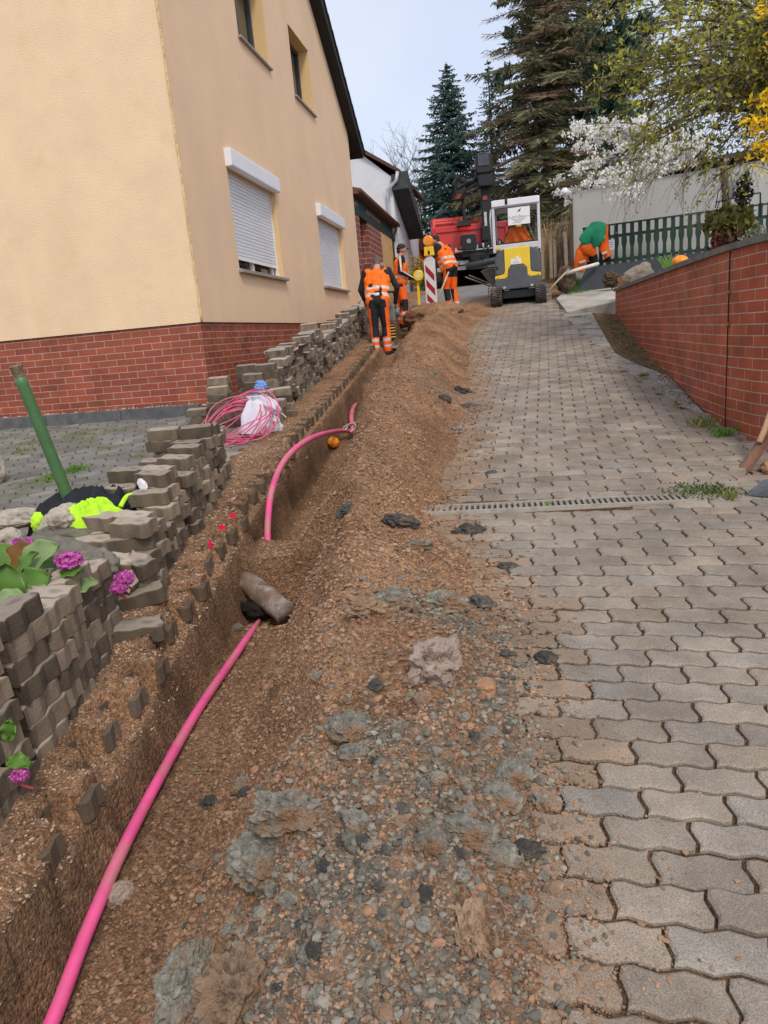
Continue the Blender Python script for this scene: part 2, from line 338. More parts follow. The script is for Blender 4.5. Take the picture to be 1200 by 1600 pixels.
# ================================================================= PAVING
def warp(u, v):
    tr = lambda t: sin(t)-sin(3*t)/9
    return u+.0072*tr(2*pi*v/PW), v+.0064*tr(4*pi*u/PL)
def paver_ring(u0, v0, ins, L_=PL, W_=PW, n1=8, n2=4):
    pts = []
    a, b_, c, d = u0+ins, u0+L_-ins, v0+ins, v0+W_-ins
    for i in range(n1): pts.append((a+(b_-a)*i/n1, c))
    for i in range(n2): pts.append((b_, c+(d-c)*i/n2))
    for i in range(n1): pts.append((b_+(a-b_)*i/n1, d))
    for i in range(n2): pts.append((a, d+(c-d)*i/n2))
    return [warp(*p) for p in pts]
def paving(name, region, org, ang, ur, vr, tint, m, zf, dirtf):
    """interlocking wavy pavers laid as one surface; region(x, y) says where they lie"""
    vs = []; fs = []; cols = []; ca, sa = cos(ang), sin(ang)
    for j in range(vr[0], vr[1]):
        off = (j % 2)*PL/2
        for i in range(ur[0], ur[1]):
            u0 = i*PL+off; v0 = j*PW
            cx = org[0]+(u0+PL/2)*ca-(v0+PW/2)*sa; cy = org[1]+(u0+PL/2)*sa+(v0+PW/2)*ca
            if not region(cx, cy): continue
            near = cy < 6.5
            n1, n2 = (8, 4) if near else (4, 2)
            jx, jy, jr, jz = random.gauss(0,.0012), random.gauss(0,.0012), random.gauss(0,.008), random.gauss(0,.0018)
            tx, ty = random.gauss(0,.010), random.gauss(0,.010)
            base = len(vs); nr = 2*(n1+n2)
            k = tint*(1+random.gauss(0,.09)); w = random.gauss(0,.025)
            dd = dirtf(cx, cy)
            c = (k*(1+w)*(1-dd)+.98*dd, k*(1-dd)+.74*dd, k*(1-w)*(1-dd)+.55*dd, 1)
            for ins, dz in ((.0135, 0), (.0056, -.005), (.0042, -.075)):
                for (u, v) in paver_ring(u0, v0, ins, n1=n1, n2=n2):
                    lu, lv_ = u-u0-PL/2, v-v0-PW/2
                    wob = .0012*nz(u*60, v*60) if near else 0
                    u2 = u0+PL/2+lu-jr*lv_+jx+wob; v2 = v0+PW/2+lv_+jr*lu+jy+wob
                    x = org[0]+u2*ca-v2*sa; y = org[1]+u2*sa+v2*ca
                    vs.append((x, y, zf(x, y)+dz+jz+tx*lu+ty*lv_)); 
                    cols.append(c)
            fs.append([base+q for q in range(nr)])
            for r_ in range(2):
                for q in range(nr): fs.append([base+r_*nr+q, base+(r_+1)*nr+q, base+(r_+1)*nr+(q+1) % nr, base+r_*nr+(q+1) % nr])
    me = bpy.data.meshes.new(name); me.from_pydata(vs, [], fs); me.materials.append(m)
    at = me.color_attributes.new('Col', 'FLOAT_COLOR', 'POINT'); at.data.foreach_set('color', [q for c in cols for q in c])
    o = bpy.data.objects.new(name, me); link(o); tag(o, kind='structure'); return o
pave = mat('paving_concrete', (.268,.231,.192), rough=.9, var=.26, scale=5, bump=.5, bscale=160, attr='Col', stain=((.17,.145,.12),2.3,.50,.8), spec=.2, bdist=.004, detail=9)
_n = pave.node_tree; _b = _n.nodes['Principled BSDF']          # fine aggregate: light and dark grains
_src = _b.inputs['Base Color'].links[0].from_socket
_t = _n.nodes.new('ShaderNodeTexCoord'); _g = _n.nodes.new('ShaderNodeTexNoise'); _g.inputs['Scale'].default_value = 260; _g.inputs['Detail'].default_value = 3; _n.links.new(_t.outputs['Object'], _g.inputs['Vector'])
_r2 = _n.nodes.new('ShaderNodeValToRGB'); _r2.color_ramp.elements[0].position = .33; _r2.color_ramp.elements[0].color = (.68,.66,.64,1); _r2.color_ramp.elements[1].position = .7; _r2.color_ramp.elements[1].color = (1.32,1.31,1.28,1); _n.links.new(_g.outputs['Fac'], _r2.inputs['Fac'])
_k = _n.nodes.new('ShaderNodeMixRGB'); _k.blend_type = 'MULTIPLY'; _k.inputs[0].default_value = 1; _n.links.new(_src, _k.inputs[1]); _n.links.new(_r2.outputs[0], _k.inputs[2]); _n.links.new(_k.outputs[0], _b.inputs['Base Color'])
PR = [(.3,2.6),(3.6,1.9),(5.4,1.62),(7.1,1.32),(8.41,1.06),(11.7,.72),(14.45,.46),(16.5,.4)]        # right edge of the road pavers
DRY = lambda x: 4.39+.06*(x-.1)
def reg_road(x, y):
    if not (.5 < y < 16.6): return False
    if x > interp(PR, y) or x < interp(TR, y)-.45: return False
    if -.75 < x < .93 and abs(y-DRY(x)) < .10: return False
    return True
def dirt_road(x, y):
    e = interp(TR, y); d = 1-ss(-.05, .42+.2*nz(y*1.5, 2), x-e); d = max(0, d*.75+.5*fbm(x*5, y*5, 3)*(d > .02))
    if y > 12.8: d = max(d, .55*(1-ss(-.9, .1, x)))
    far = .0
    return max(0, min(.85, d))
paving('driveway', reg_road, (0,0), radians(-1.2), (-12, 14), (3, 150), 1.0, pave, lambda x, y: G(y)+.002*nz(x*1.5,y*1.5)*3-.05*ss(.9, 1.6, x)*ss(5,7,y), dirt_road)
def reg_left(x, y): 
    l = lip(y); e = l-.17 if y > 4.3 else l-.30
    return 3.9 < y < 7.75 and max(-2.9-.12*(y-4), -4) < x < e
paving('path', reg_left, (0,0), radians(3), (-20, -5), (28, 76), .95, pave, lambda x, y: G(y)-.004, lambda x, y: max(0, .6*(1-ss(-.4,-.16,-(x-lip(y))-.6))*0+.5*(1-ss(.17,.4, lip(y)-x))))
paving('path_edge', lambda x, y: 1.3 < y < 13.6 and lip(y)-.5 < x and x+PL/2 <= lip(y)+.05, (0,0), A3, (-26, -2), (8, 124), .20, pave, lambda x, y: G(y)-.004, lambda x, y: .30)
def reg_yard(x, y): 
    if x > max(-2.9-.12*(y-4), -4) or x < -11: return False
    if y < 3.9+max(0, (-3-x))*.15: return False
    return y < 7.72 or (x < -3.85 and y < 7.8)
paving('yard', reg_yard, (-3.6,3), radians(27), (-45, 45), (-25, 80), .62, mat('yard_concrete', (.27,.255,.23), rough=.92, var=.3, scale=3, bump=.5, bscale=90, attr='Col', stain=((.10,.12,.04),2.2,.54,.72), spec=.2, bdist=.006, detail=9), lambda x, y: G(y)+.012*fbm(x*1.3,y*1.3), lambda x, y: 0)
# concrete gutter strip between paving and brick wall, ramp slab
strip = mat('old_concrete', (.30,.28,.25), rough=.95, var=.3, scale=4, bump=.6, bscale=60, stain=((.09,.085,.05),3,.5,.72), bdist=.008)
g = MB(); 
for (a, b_, e) in ((5.75,6.3,0),(6.33,7.6,0),(7.63,8.9,0),(8.93,10.3,0),(10.33,11.6,0),(11.63,13.2,0)):
    for (t0, t1) in ((a, (a+b_)/2), ((a+b_)/2, b_)):
        wd_ = lambda t: 1.44 if t < 8.2 else 1.44-.42*ss(8.2, 9.4, t)
        q = [(interp(PR,t0)-.03,t0),(wd_(t0),t0),(wd_(t1),t1),(interp(PR,t1)-.03,t1)]
        z = [G(p[1])-.004-.05*ss(.9,1.6,p[0])*ss(5,7,p[1]) for p in q]
        g.add([(*p, zz-.1) for p, zz in zip(q, z)]+[(*p, zz+random.uniform(-.004,.004)) for p, zz in zip(q, z)], [(3,2,1,0),(4,5,6,7),(0,1,5,4),(1,2,6,5),(2,3,7,6),(3,0,4,7)])
tag(g.build('gutter_strip', strip), kind='structure')
g = MB()
rp = [(.62,13.3),(1.5,13.15),(2.9,14.6),(2.6,16.2),(.75,16.6),(.5,14.8)]
zr = [G(13.3)+.01,G(13.15)+.14,2.0,2.12,2.13,1.93]
g.add([(*p, z-.4) for p, z in zip(rp, zr)]+[(*p, z) for p, z in zip(rp, zr)], [(6,7,8,11),(8,9,10,11)]+[(i,(i+1)%6,(i+1)%6+6,i+6) for i in range(6)])
tag(g.build('ramp', mat('ramp_concrete', (.42,.39,.34), rough=.9, var=.2, scale=3, bump=.4, bscale=50, stain=((.22,.2,.17),2,.5,.75))), kind='structure')
# road beyond the works
g = MB(); rows = []
for k in range(18):
    y = 16.5+k*.8; x0 = -2.6-.03*(y-16); x1 = .42 if y < 20 else .42-.05*(y-20)
    g.v += [(x0, y, G(y)-.002), (x1, y, G(y)-.002)]
    if k: g.f.append([2*k-2, 2*k-1, 2*k+1, 2*k]); g.mi.append(0)
tag(g.build('road', mat('asphalt', (.20,.19,.175), var=.2, scale=2, rough=.9, bump=.4, bscale=70)), kind='structure')

# ---------------------------------------------------------------- drain channel
steel = mat('galvanised', (.27,.25,.22), rough=.7, var=.3, scale=12, metal=.1, bump=.2, bscale=60)
dark = mat('black_gap', (.012,.011,.01), rough=.9, var=.1, bump=0)
dr = thing('drain_channel', 'long slotted drain grate running across the paved driveway', 'drain', (-.7, DRY(-.7), G(DRY(-.7))), atan2(.06, 1))
zf = lambda x: 0.006
f = MB(); Lc = 1.62
f.b2((0,-.088,-.05),(Lc,-.074,.004)); f.b2((0,.074,-.05),(Lc,.088,.004)); f.b2((0,-.088,-.12),(Lc,-.080,-.05))
f.build('channel_edge', mat('drain_rim', (.36,.33,.28), var=.2, scale=14, bump=.4, bscale=80), dr)
b_ = MB(); b_.b2((0,-.074,-.115),(Lc,.074,-.10)); b_.build('channel_bed', dark, dr)
s = MB(); nb = 46
for i in range(nb+1):
    x = i*Lc/nb; s.b2((x-.009,-.074,-.012),(x+.009,.074,.001))
s.build('grate', steel, dr)
dr.rotation_euler = (0, 0, atan2(.06, 1)); dr.location.z = G(4.39)+.004
# ================================================================= YELLOW HOUSE
FA = radians(90+1.446)
def facade_wall(mb, L_, z0, top, holes, yoff=0, depth=.22, ml=0, mr=1):
    xs = sorted(set([0, L_]+[h[0] for h in holes]+[h[1] for h in holes]+([L_/2] if top(L_/2) != top(0) else [])))
    for a, b in zip(xs, xs[1:]):
        hs = sorted([h for h in holes if h[0] <= a+1e-6 and h[1] >= b-1e-6], key=lambda h: h[2])
        zz = z0
        for h in hs:
            mb.add([(a,yoff,zz),(b,yoff,zz),(b,yoff,h[2]),(a,yoff,h[2])], [(0,1,2,3)], ml); zz = h[3]
        mb.add([(a,yoff,zz),(b,yoff,zz),(b,yoff,top(b)),(a,yoff,top(a))], [(0,1,2,3)], ml)
    for (a, b, c, d) in holes:
        for q in ([(a,0,c),(a,depth,c),(a,depth,d),(a,0,d)], [(b,0,c),(b,0,d),(b,depth,d),(b,depth,c)], [(a,0,c),(b,0,c),(b,depth,c),(a,depth,c)], [(a,0,d),(a,depth,d),(b,depth,d),(b,0,d)]):
            mb.add([(p[0], p[1]+yoff, p[2]) for p in q], [(0,1,2,3)], mr)
plaster = mat('render_pink_lit', (.76,.54,.36), rough=.92, var=.06, scale=1.2, bump=.85, bscale=70, spec=.15, stain=((.69,.50,.34),.8,.5,.75), bdist=.005, detail=8)  # house render with the gable side's pinkish light mixed into its colour
plaster2 = mat('yellow_render', (.78,.58,.375), rough=.92, var=.07, scale=1.5, bump=.9, bscale=60, spec=.15, stain=((.70,.49,.26),2.2,.6,.85), bdist=.006, detail=8)  # same house render on the front side, without that pinkish light
reveal = mat('smooth_reveal', (.68,.47,.23), rough=.85, var=.05, scale=2, bump=.1)
klinker = brickmat('plinth_brick', (.235,.056,.030), (.325,.078,.038), (.42,.33,.27), var=.22, ms=.008)
H0 = Vector((-3.81, 8.11, 0))
house = thing('house', 'yellow rendered house with red brick plinth and white roller shutters', 'house', H0, FA)
wl = lambda s: 6.15+.68*min(s, 9.75-s) if 0 <= s <= 9.75 else 6.15
holes = [(1.49,3.48,2.55,3.86),(6.06,8.10,2.57,3.88),(2.62,3.95,5.76,6.95),(5.33,6.62,5.76,6.88)]
w = MB(); facade_wall(w, 9.75, 1.85, wl, holes, 0, .24, 0, 1)
w.build('wall', [plaster, reveal], house, fix=False)
w = MB(); w.add([(0,0,1.85),(0,9,1.85),(0,9,6.15),(0,0,6.15)], [(0,3,2,1)]); w.add([(0,0,1.85),(9.75,0,1.85),(9.75,9,1.85),(0,9,1.85)], [(0,1,2,3)]); w.add([(9.75,0,1.0),(9.75,9,1.0),(9.75,9,6.15),(9.75,0,6.15)], [(0,1,2,3)])
w.build('wall', [plaster2], house, fix=False)
# weathered arris where the two wall tones meet
w = MB(); pts = [(-.012+.008*nz(z*3,1), -.012+.008*nz(z*3,4), z) for z in [1.85+i*.09 for i in range(48)]]
w.tube(pts, .014, 6, rs=[.013+.008*nz(p[2]*6, 2) for p in pts]); w.build('corner_bead', mat('weathered_arris', (.66,.46,.23), var=.35, scale=20, bump=.8, bscale=60, rough=.95), house, smooth=True)
def brick_strip(name, pts, z0, z1, m, parent=None, thick=0):
    """vertical brick surface along a plan polyline with metric UVs"""
    me = bpy.data.meshes.new(name); vs = []; fs = []; uvs = []; d = 0
    for i, p in enumerate(pts):
        if i: d += (Vector(p[:2])-Vector(pts[i-1][:2])).length
        a = z0[i] if isinstance(z0, list) else z0; c = z1[i] if isinstance(z1, list) else z1
        vs += [(p[0], p[1], a), (p[0], p[1], c)]; uvs.append((d, a, c))
    uvl = []
    for i in range(len(pts)-1):
        fs.append((2*i, 2*i+2, 2*i+3, 2*i+1)); uvl += [(uvs[i][0], uvs[i][1]), (uvs[i+1][0], uvs[i+1][1]), (uvs[i+1][0], uvs[i+1][2]), (uvs[i][0], uvs[i][2])]
    me.from_pydata(vs, [], fs); me.materials.append(m); ul = me.uv_layers.new(name='UVMap')
    for i, q in enumerate(uvl): ul.data[i].uv = q
    o = bpy.data.objects.new(name, me); link(o)
    if parent: o.parent = parent
    return o
brick_strip('plinth', [(.025,9,0),(.025,.025,0),(9.75,.025,0)], .3, 1.847, klinker, house)
shw = mat('shutter_white', (.74,.76,.80), rough=.45, var=.03, scale=3, bump=.05, spec=.4)
frame_d = mat('dark_frame', (.05,.055,.06), rough=.4, var=.1, bump=0)
frame_w = mat('white_frame', (.7,.7,.7), rough=.4, var=.05, bump=0)
glass = mat('window_glass', (.02,.024,.028), rough=.06, var=.05, bump=0, spec=.8)
sillm = mat('sill_stone', (.30,.26,.24), rough=.6, var=.15, scale=20, bump=.15)
for i, (a, b, c, d) in enumerate(holes[:2]):
    bx = MB(); bx.rbox((a-.03,-.09,d-.02),(b+.03,.02,d+.20), .02, axis='x'); bx.build('shutter_box', shw, house, bevel=.004)
    sb = c+(.16 if i == 0 else .015)
    s = MB(); k = 0; z = sb+.05
    s.b2((a+.03,.095,sb),(b-.03,.112,sb+.05))
    while z < d-.01:
        z1 = z+.048
        s.add([(a+.03,.108,z),(b-.03,.108,z),(b-.03,.092,z+.012),(a+.03,.092,z+.012),(b-.03,.090,z+.036),(a+.03,.090,z+.036),(b-.03,.108,z1),(a+.03,.108,z1)], [(0,1,2,3),(3,2,4,5),(5,4,6,7)]); z = z1
    s.build('shutter', shw, house, fix=False)
    f = MB(); 
    f.b2((a,.08,c),(a+.03,.13,d)); f.build('shutter_rail', frame_w, house); f = MB(); f.b2((b-.03,.08,c),(b,.13,d)); f.build('shutter_rail', frame_w, house)
    f = MB(); f.b2((a,.15,c),(a+.12,.2,d)); f.b2((b-.12,.15,c),(b,.2,d)); f.b2((a,.15,c),(b,.2,c+.06)); f.b2(((a+b)/2-.05,.15,c),((a+b)/2+.05,.2,d)); wf = f.build('window_frame', frame_w, house)
    g = MB(); g.b2((a,.19,c),(b,.23,d)); g.build('pane', glass, wf)
    g = MB(); g.b2((a-.04,-.07,c-.045),(b+.05,.22,c-.002)); g.build('sill', sillm, house, bevel=.004)
for (a, b, c, d) in holes[2:]:
    f = MB(); f.b2((a,.2,c),(a+.07,.26,d)); f.b2((b-.07,.2,c),(b,.26,d)); f.b2((a,.2,c),(b,.26,c+.07)); f.b2((a,.2,d-.07),(b,.26,d)); f.b2(((a+b)/2-.04,.2,c),((a+b)/2+.04,.26,d)); wf = f.build('window_frame', frame_d, house)
    g = MB(); g.b2((a,.24,c),(b,.28,d)); g.build('pane', glass, wf)
    g = MB(); g.b2((a-.03,-.05,c-.035),(b+.04,.24,c-.002)); g.build('sill', sillm, house, bevel=.004)
roofd = mat('dark_roof_board', (.022,.02,.02), rough=.7, var=.2, scale=6, bump=.2)
tile = mat('roof_tile', (.035,.03,.03), rough=.5, var=.3, scale=8, bump=.3)
r = MB(); rz = lambda s: 6.15+.68*(9.75-s)
r.prism([(4.875,rz(4.875)+.0),(10.35,rz(10.35)+.0),(10.35,rz(10.35)+.2),(4.875,rz(4.875)+.22)], -.22, 9.2, 'y')
r.prism([(-.08,rz(9.83)),(4.875,rz(4.875)),(4.875,rz(4.875)+.22),(-.08,rz(9.83)+.2)], -.22, 9.2, 'y')
rf = r.build('roof', roofd, house)
r = MB()
for i in range(19):
    s0 = 5.0+i*.29; r.box((s0+.17,-.17,rz(s0+.17)+.245), (.34,.16,.05), Matrix.Rotation(atan2(.68,1)+.09, 3, 'Y'), 0)
r.build('verge_tiles', tile, rf, bevel=.008)
# ---- bricks, kerb and gravel at the foot
kerb = mat('kerb_stone', (.11,.11,.11), rough=.85, var=.3, scale=8, bump=.3)
k = MB()
for i in range(8):
    k.b2((-.42,.0+i*1.0+.004,.62),(-.34,.996+i*1.0,.925))
kk = k.build('kerb', kerb, None, bevel=.006); kk.location = H0; kk.rotation_euler = (0,0,FA); tag(kk, kind='structure')
g = MB(); random.seed(3)
for i in range(900):
    x = random.uniform(-.33,0); y = random.uniform(0,6); g.sphere((x,y,.895+random.uniform(-.01,.012)), random.uniform(.008,.02), 5, 4, sc=(1,1,.7))
gg = g.build('gravel', mat('pale_gravel', (.40,.36,.31), island=.4, var=.2, bump=0), None); gg.location = H0; gg.rotation_euler = (0,0,FA); tag(gg, kind='stuff', label='pale gravel strip along the foot of the brick plinth', cat='gravel')

# ================================================================= PORCH / OUTBUILDING behind the house
redbrick = brickmat('porch_brick', (.17,.045,.032), (.25,.07,.045), (.40,.34,.30), bw=.25, bh=.12, ms=.016)
brown = mat('brown_fascia', (.13,.065,.045), rough=.6, var=.2, scale=6, bump=.2)
green = mat('dark_green_beam', (.018,.04,.036), rough=.6, var=.2, scale=5, bump=.2)
wood = mat('yellow_timber', (.55,.36,.16), rough=.6, var=.25, scale=5, bump=.2)
po = thing('garage', 'low brick garage with brown gutter and dark green beam beside the yellow house', 'garage', H0, FA)
w = MB(); brick_strip('wall', [(9.8,.30,0),(10.35,.30,0)], 1.2, 4.75, redbrick, po)
brick_strip('wall', [(11.2,.9,0),(11.2,-.02,0),(13.2,-.02,0),(13.2,.3,0)], 1.2, 4.7, redbrick, po)
brick_strip('pillar', [(9.8,.3,0),(9.8,-.02,0),(10.15,-.02,0),(10.15,.3,0)], 1.2, 4.7, redbrick, po)
w.b2((10.35,.5,1.2),(11.2,.56,4.4)); w.build('door', mat('green_door', (.02,.045,.042), rough=.5, bump=.1), po)
w = MB(); w.b2((10.35,.42,4.4),(11.2,.5,4.46)); w.build('door_lintel', frame_w, po)
w = MB()
for i in range(8): w.b2((13.22+i*.25,-.02+.004*(i%2),1.5),(13.46+i*.25,.05,4.6))
w.build('timber_panel', wood, po, bevel=.004)
w = MB(); w.b2((9.76,-.03,4.42),(15.8,.1,4.62)); w.b2((9.76,.03,4.62),(15.8,.12,4.86)); w.build('beam', green, po)
w = MB(); w.prism([(-.14,4.86),(-.12,4.99),(.2,5.06),(3,5.5),(3,5.3),(.05,4.86)], 9.76, 15.95, 'x'); w.build('roof', brown, po)
w = MB(); w.tube([(9.76,-.16,4.93),(15.95,-.16,4.91)], .055, 8); w.build('gutter', brown, po, smooth=True)
w = MB(); w.tube([(15.6,-.16,4.9),(15.6,-.1,4.7),(15.6,.02,4.5),(15.6,.02,2.0)], .04, 8); w.build('downpipe', brown, po, smooth=True)
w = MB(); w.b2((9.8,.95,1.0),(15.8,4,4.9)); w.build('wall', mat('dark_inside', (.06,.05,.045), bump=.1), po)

# ================================================================= WHITE HOUSE
wh = thing('house', 'white rendered farmhouse with grey downpipe behind the brick garage', 'house', (0,0,0))
wm = mat('white_render', (.66,.68,.71), rough=.9, var=.06, scale=2, bump=.4, bscale=30, stain=((.45,.44,.42),1.3,.58,.8))
w = MB(); w.prism([(-11,2),(-4.15,2),(-4.15,6.35),(-5.2,7.25),(-7.2,8.6),(-11,6)], 24, 30, 'y'); w.build('wall', wm, wh)
w = MB(); w.prism([(-7.2,8.65),(-5.2,7.27),(-3.86,6.42),(-3.86,6.52),(-5.2,7.40),(-7.2,8.78)], 23.85, 30, 'y'); w.build('roof', mat('old_tile', (.10,.05,.04), var=.3, scale=5, bump=.4), wh)
w = MB(); w.prism([(23.86,6.4),(26.6,5.05),(26.6,4.75),(23.86,5.95)], -4.15, -3.62, 'x'); 
for i in range(9):
    t = i/8; w.box((-3.72, 23.95+2.6*t, 6.42-1.33*t), (.2,.16,.07))
w.build('soffit', mat('soffit_board', (.055,.06,.065), var=.3, scale=5, bump=.3), wh)
w = MB(); w.tube([P(621,268,23.8),P(619,282,23.8),P(606,297,23.85),P(608,330,23.9),P(613,400,23.9),P(615,450,23.9)], .055, 10); w.build('downpipe', mat('zinc', (.50,.52,.54), rough=.4, metal=.2, bump=.1), wh, smooth=True)
# lean-to with dark corrugated roof, far behind
cp = thing('carport', 'dark corrugated carport roof over grey slatted wall behind the beacon', 'carport', (-4.9,32,0))
w = MB(); pts = [(x*.06-2.5, 5.38+(.04 if x % 2 else 0)) for x in range(84)]
w.prism(pts+[(2.5,5.3),(-2.5,5.3)], 0, 3, 'y'); w.b2((-2.5,-.05,4.72),(2.5,0,5.36)) 
w.build('roof', mat('blue_black_sheet', (.03,.04,.055), rough=.5, var=.2, bump=.2), cp)
w = MB()
for i in range(70): w.b2((-2.5+i*.072,-.09,4.95),(-2.46+i*.072,-.05,5.36))
w.build('fascia_ribs', mat('rib_sheet', (.075,.09,.11), rough=.5, bump=0), cp)
w = MB(); w.b2((-2.5,-.12,4.62),(2.5,.1,4.8)); w.build('beam', brown, cp)
w = MB()
for i in range(16): w.b2((-2.5,.3,2.9+i*.1),(2.5,.33,2.97+i*.1))
w.build('slat_wall', mat('grey_slats', (.20,.21,.17), var=.2, bump=.1), cp)

# ================================================================= BRICK GARDEN WALL (right)
gw = thing('garden_wall', 'red brick retaining wall with slate coping beside the driveway', 'wall', (0,0,0))
plan = [(2.9,3.3),(2.1,4.4),(1.72,5.1),(1.56,5.6),(1.49,6.1),(1.46,6.9),(1.45,7.9),(1.44,9.6),(1.43,11.7),(1.42,13.2)]
wallbrick = brickmat('wall_brick', (.31,.066,.032), (.40,.092,.040), (.42,.30,.24), var=.25, bw=.24, ms=.009, dirty=(.33,.20,.14))
z1 = [1.905]*len(plan)
brick_strip('brick_face', [(x, y, 0) for x, y in plan]+[(1.65,13.2,0)], 0.1, 1.905, wallbrick, gw)
c = MB()
for i in range(len(plan)-1):
    (x0,y0),(x1,y1) = plan[i], plan[i+1]
    c.add([(x0-.035,y0,1.905),(x1-.035,y1,1.905),(x1+.25,y1,1.905),(x0+.25,y0,1.905),(x0-.035,y0,1.95),(x1-.035,y1,1.95),(x1+.25,y1,1.95),(x0+.25,y0,1.95)], [(0,1,2,3),(4,7,6,5),(0,4,5,1),(3,2,6,7)])
c.build('coping', mat('slate_coping', (.13,.14,.13), rough=.7, var=.3, scale=9, bump=.5, bscale=40, stain=((.2,.21,.15),5,.5,.8)), gw, weld=True)
c = MB(); c.tube([(1.492-.002,6.1,.5),(1.488,6.1,1.9)], .006, 5); c.build('expansion_joint', dark, gw)
c = MB()
for z in (1.36,1.6): c.sphere((1.48,6.08,z), .016, 8, 6)
c.build('joint_lump', mat('mortar_lump', (.25,.15,.08), bump=.5), gw, smooth=True)
c = MB(); c.b2((1.68,5.3,1.0),(1.8,13.1,1.9)); c.build('wall_back', mat('old_concrete', (.3,.28,.25)), gw)

# ================================================================= SHED
sh = thing('shed', 'long low grey panelled shed with flat brown roof behind the green fence', 'shed', (1.0,18.5,0), atan2(-1.0,3.95))
pan = mat('grey_panel', (.47,.475,.465), rough=.8, var=.05, scale=1.2, bump=.08, stain=((.36,.36,.34),.9,.55,.8))
w = MB(); w.b2((0,0,1.9),(9.5,3.5,4.40)); w.build('wall', pan, sh)
w = MB()
for x in (1.22,2.45,3.67,4.9,6.1): w.b2((x-.006,-.004,2.3),(x+.006,.01,4.4))
w.build('panel_joint', mat('joint_grey', (.25,.25,.24), bump=0), sh)
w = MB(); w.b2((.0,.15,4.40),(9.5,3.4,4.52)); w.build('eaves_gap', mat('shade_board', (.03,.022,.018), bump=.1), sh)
w = MB(); w.b2((-.12,-.12,4.52),(9.7,3.7,4.62)); w.build('roof', mat('roof_board', (.07,.045,.035), var=.3, bump=.3), sh)
w = MB(); w.b2((-.02,-.05,2.2),(.05,.0,4.5)); w.build('corner_post', mat('post_brown', (.12,.07,.05), bump=.1), sh)
la = thing('globe_lamp', 'white globe lamp on the corner of the grey shed', 'lamp', P(883,301,18.4))
w = MB(); w.sphere((0,0,0), .11, 16, 12); w.build('globe', mat('opal_glass', (.75,.76,.78), rough=.3, bump=0, var=.03), la, smooth=True)
w = MB(); w.tube([(0,0,-.1),(0,0,-.2),(.15,.1,-.22)], .025, 8); w.build('bracket', steel, la, smooth=True)
# ---- fence
fc = thing('picket_fence', 'dark green picket fence with waisted boards in front of the grey shed', 'fence', (1.18,16.65,0), atan2(-.6,3.4))
pk = mat('green_paint', (.022,.048,.04), rough=.6, var=.25, scale=5, bump=.2, stain=((.08,.10,.03),4,.6,.85))
for i in range(44):
    x = i*.158; p = MB(); h = 3.36+.01*x
    prof = [(-.052,2.56),(-.052,2.66),(-.034,2.74),(-.034,2.88),(-.056,2.98),(-.056,3.06),(-.040,3.14),(-.040,h),(.040,h),(.040,3.14),(.056,3.06),(.056,2.98),(.034,2.88),(.034,2.74),(.052,2.66),(.052,2.56)]
    p.prism([(x+a, z) for a, z in prof], 0, .02, 'y'); p.build('picket', pk, fc)
w = MB(); w.b2((-.05,.02,3.10),(7,.06,3.16)); w.b2((-.05,.02,2.62),(7,.06,2.68)); w.build('rail', pk, fc)
w = MB(); w.b2((-.05,-.012,3.345),(7,.03,3.375)); w.build('cap_rail', pk, fc)
sg = thing('paper_notice', 'small white paper notice pinned to the green picket fence', 'notice', P(951,383,16.42), atan2(-.6,3.4))
w = MB(); w.b2((-.12,-.004,-.1),(.12,0,.1)); w.build('sheet', mat('paper', (.72,.70,.76), var=.03, bump=0), sg)
w = MB()
for z in (.05,.01,-.04): w.b2((-.09,-.007,z-.008),(.09,-.005,z+.008))
w.build('print', mat('print_grey', (.40,.39,.46), bump=0), sg)
sw = thing('plinth_wall', 'dark grey rendered plinth wall under the green fence', 'wall', (0,0,0))
w = MB(); a = Vector((.88,15.75)); b_ = Vector((6.5,14.9)); dn = (b_-a).normalized(); pn = Vector((-dn.y, dn.x))*.18
q = [(a, 1.95), (b_, 1.95), (b_, 2.62), (a+dn*.25, 2.50)]
w.add([(*p, z) for p, z in q]+[(*(p+pn), z) for p, z in q], [(0,1,2,3),(7,6,5,4),(3,2,6,7),(0,3,7,4),(1,5,6,2)]); w.build('render', mat('anthracite_render', (.062,.07,.082), rough=.8, var=.15, scale=3, bump=.2, bscale=30), sw)
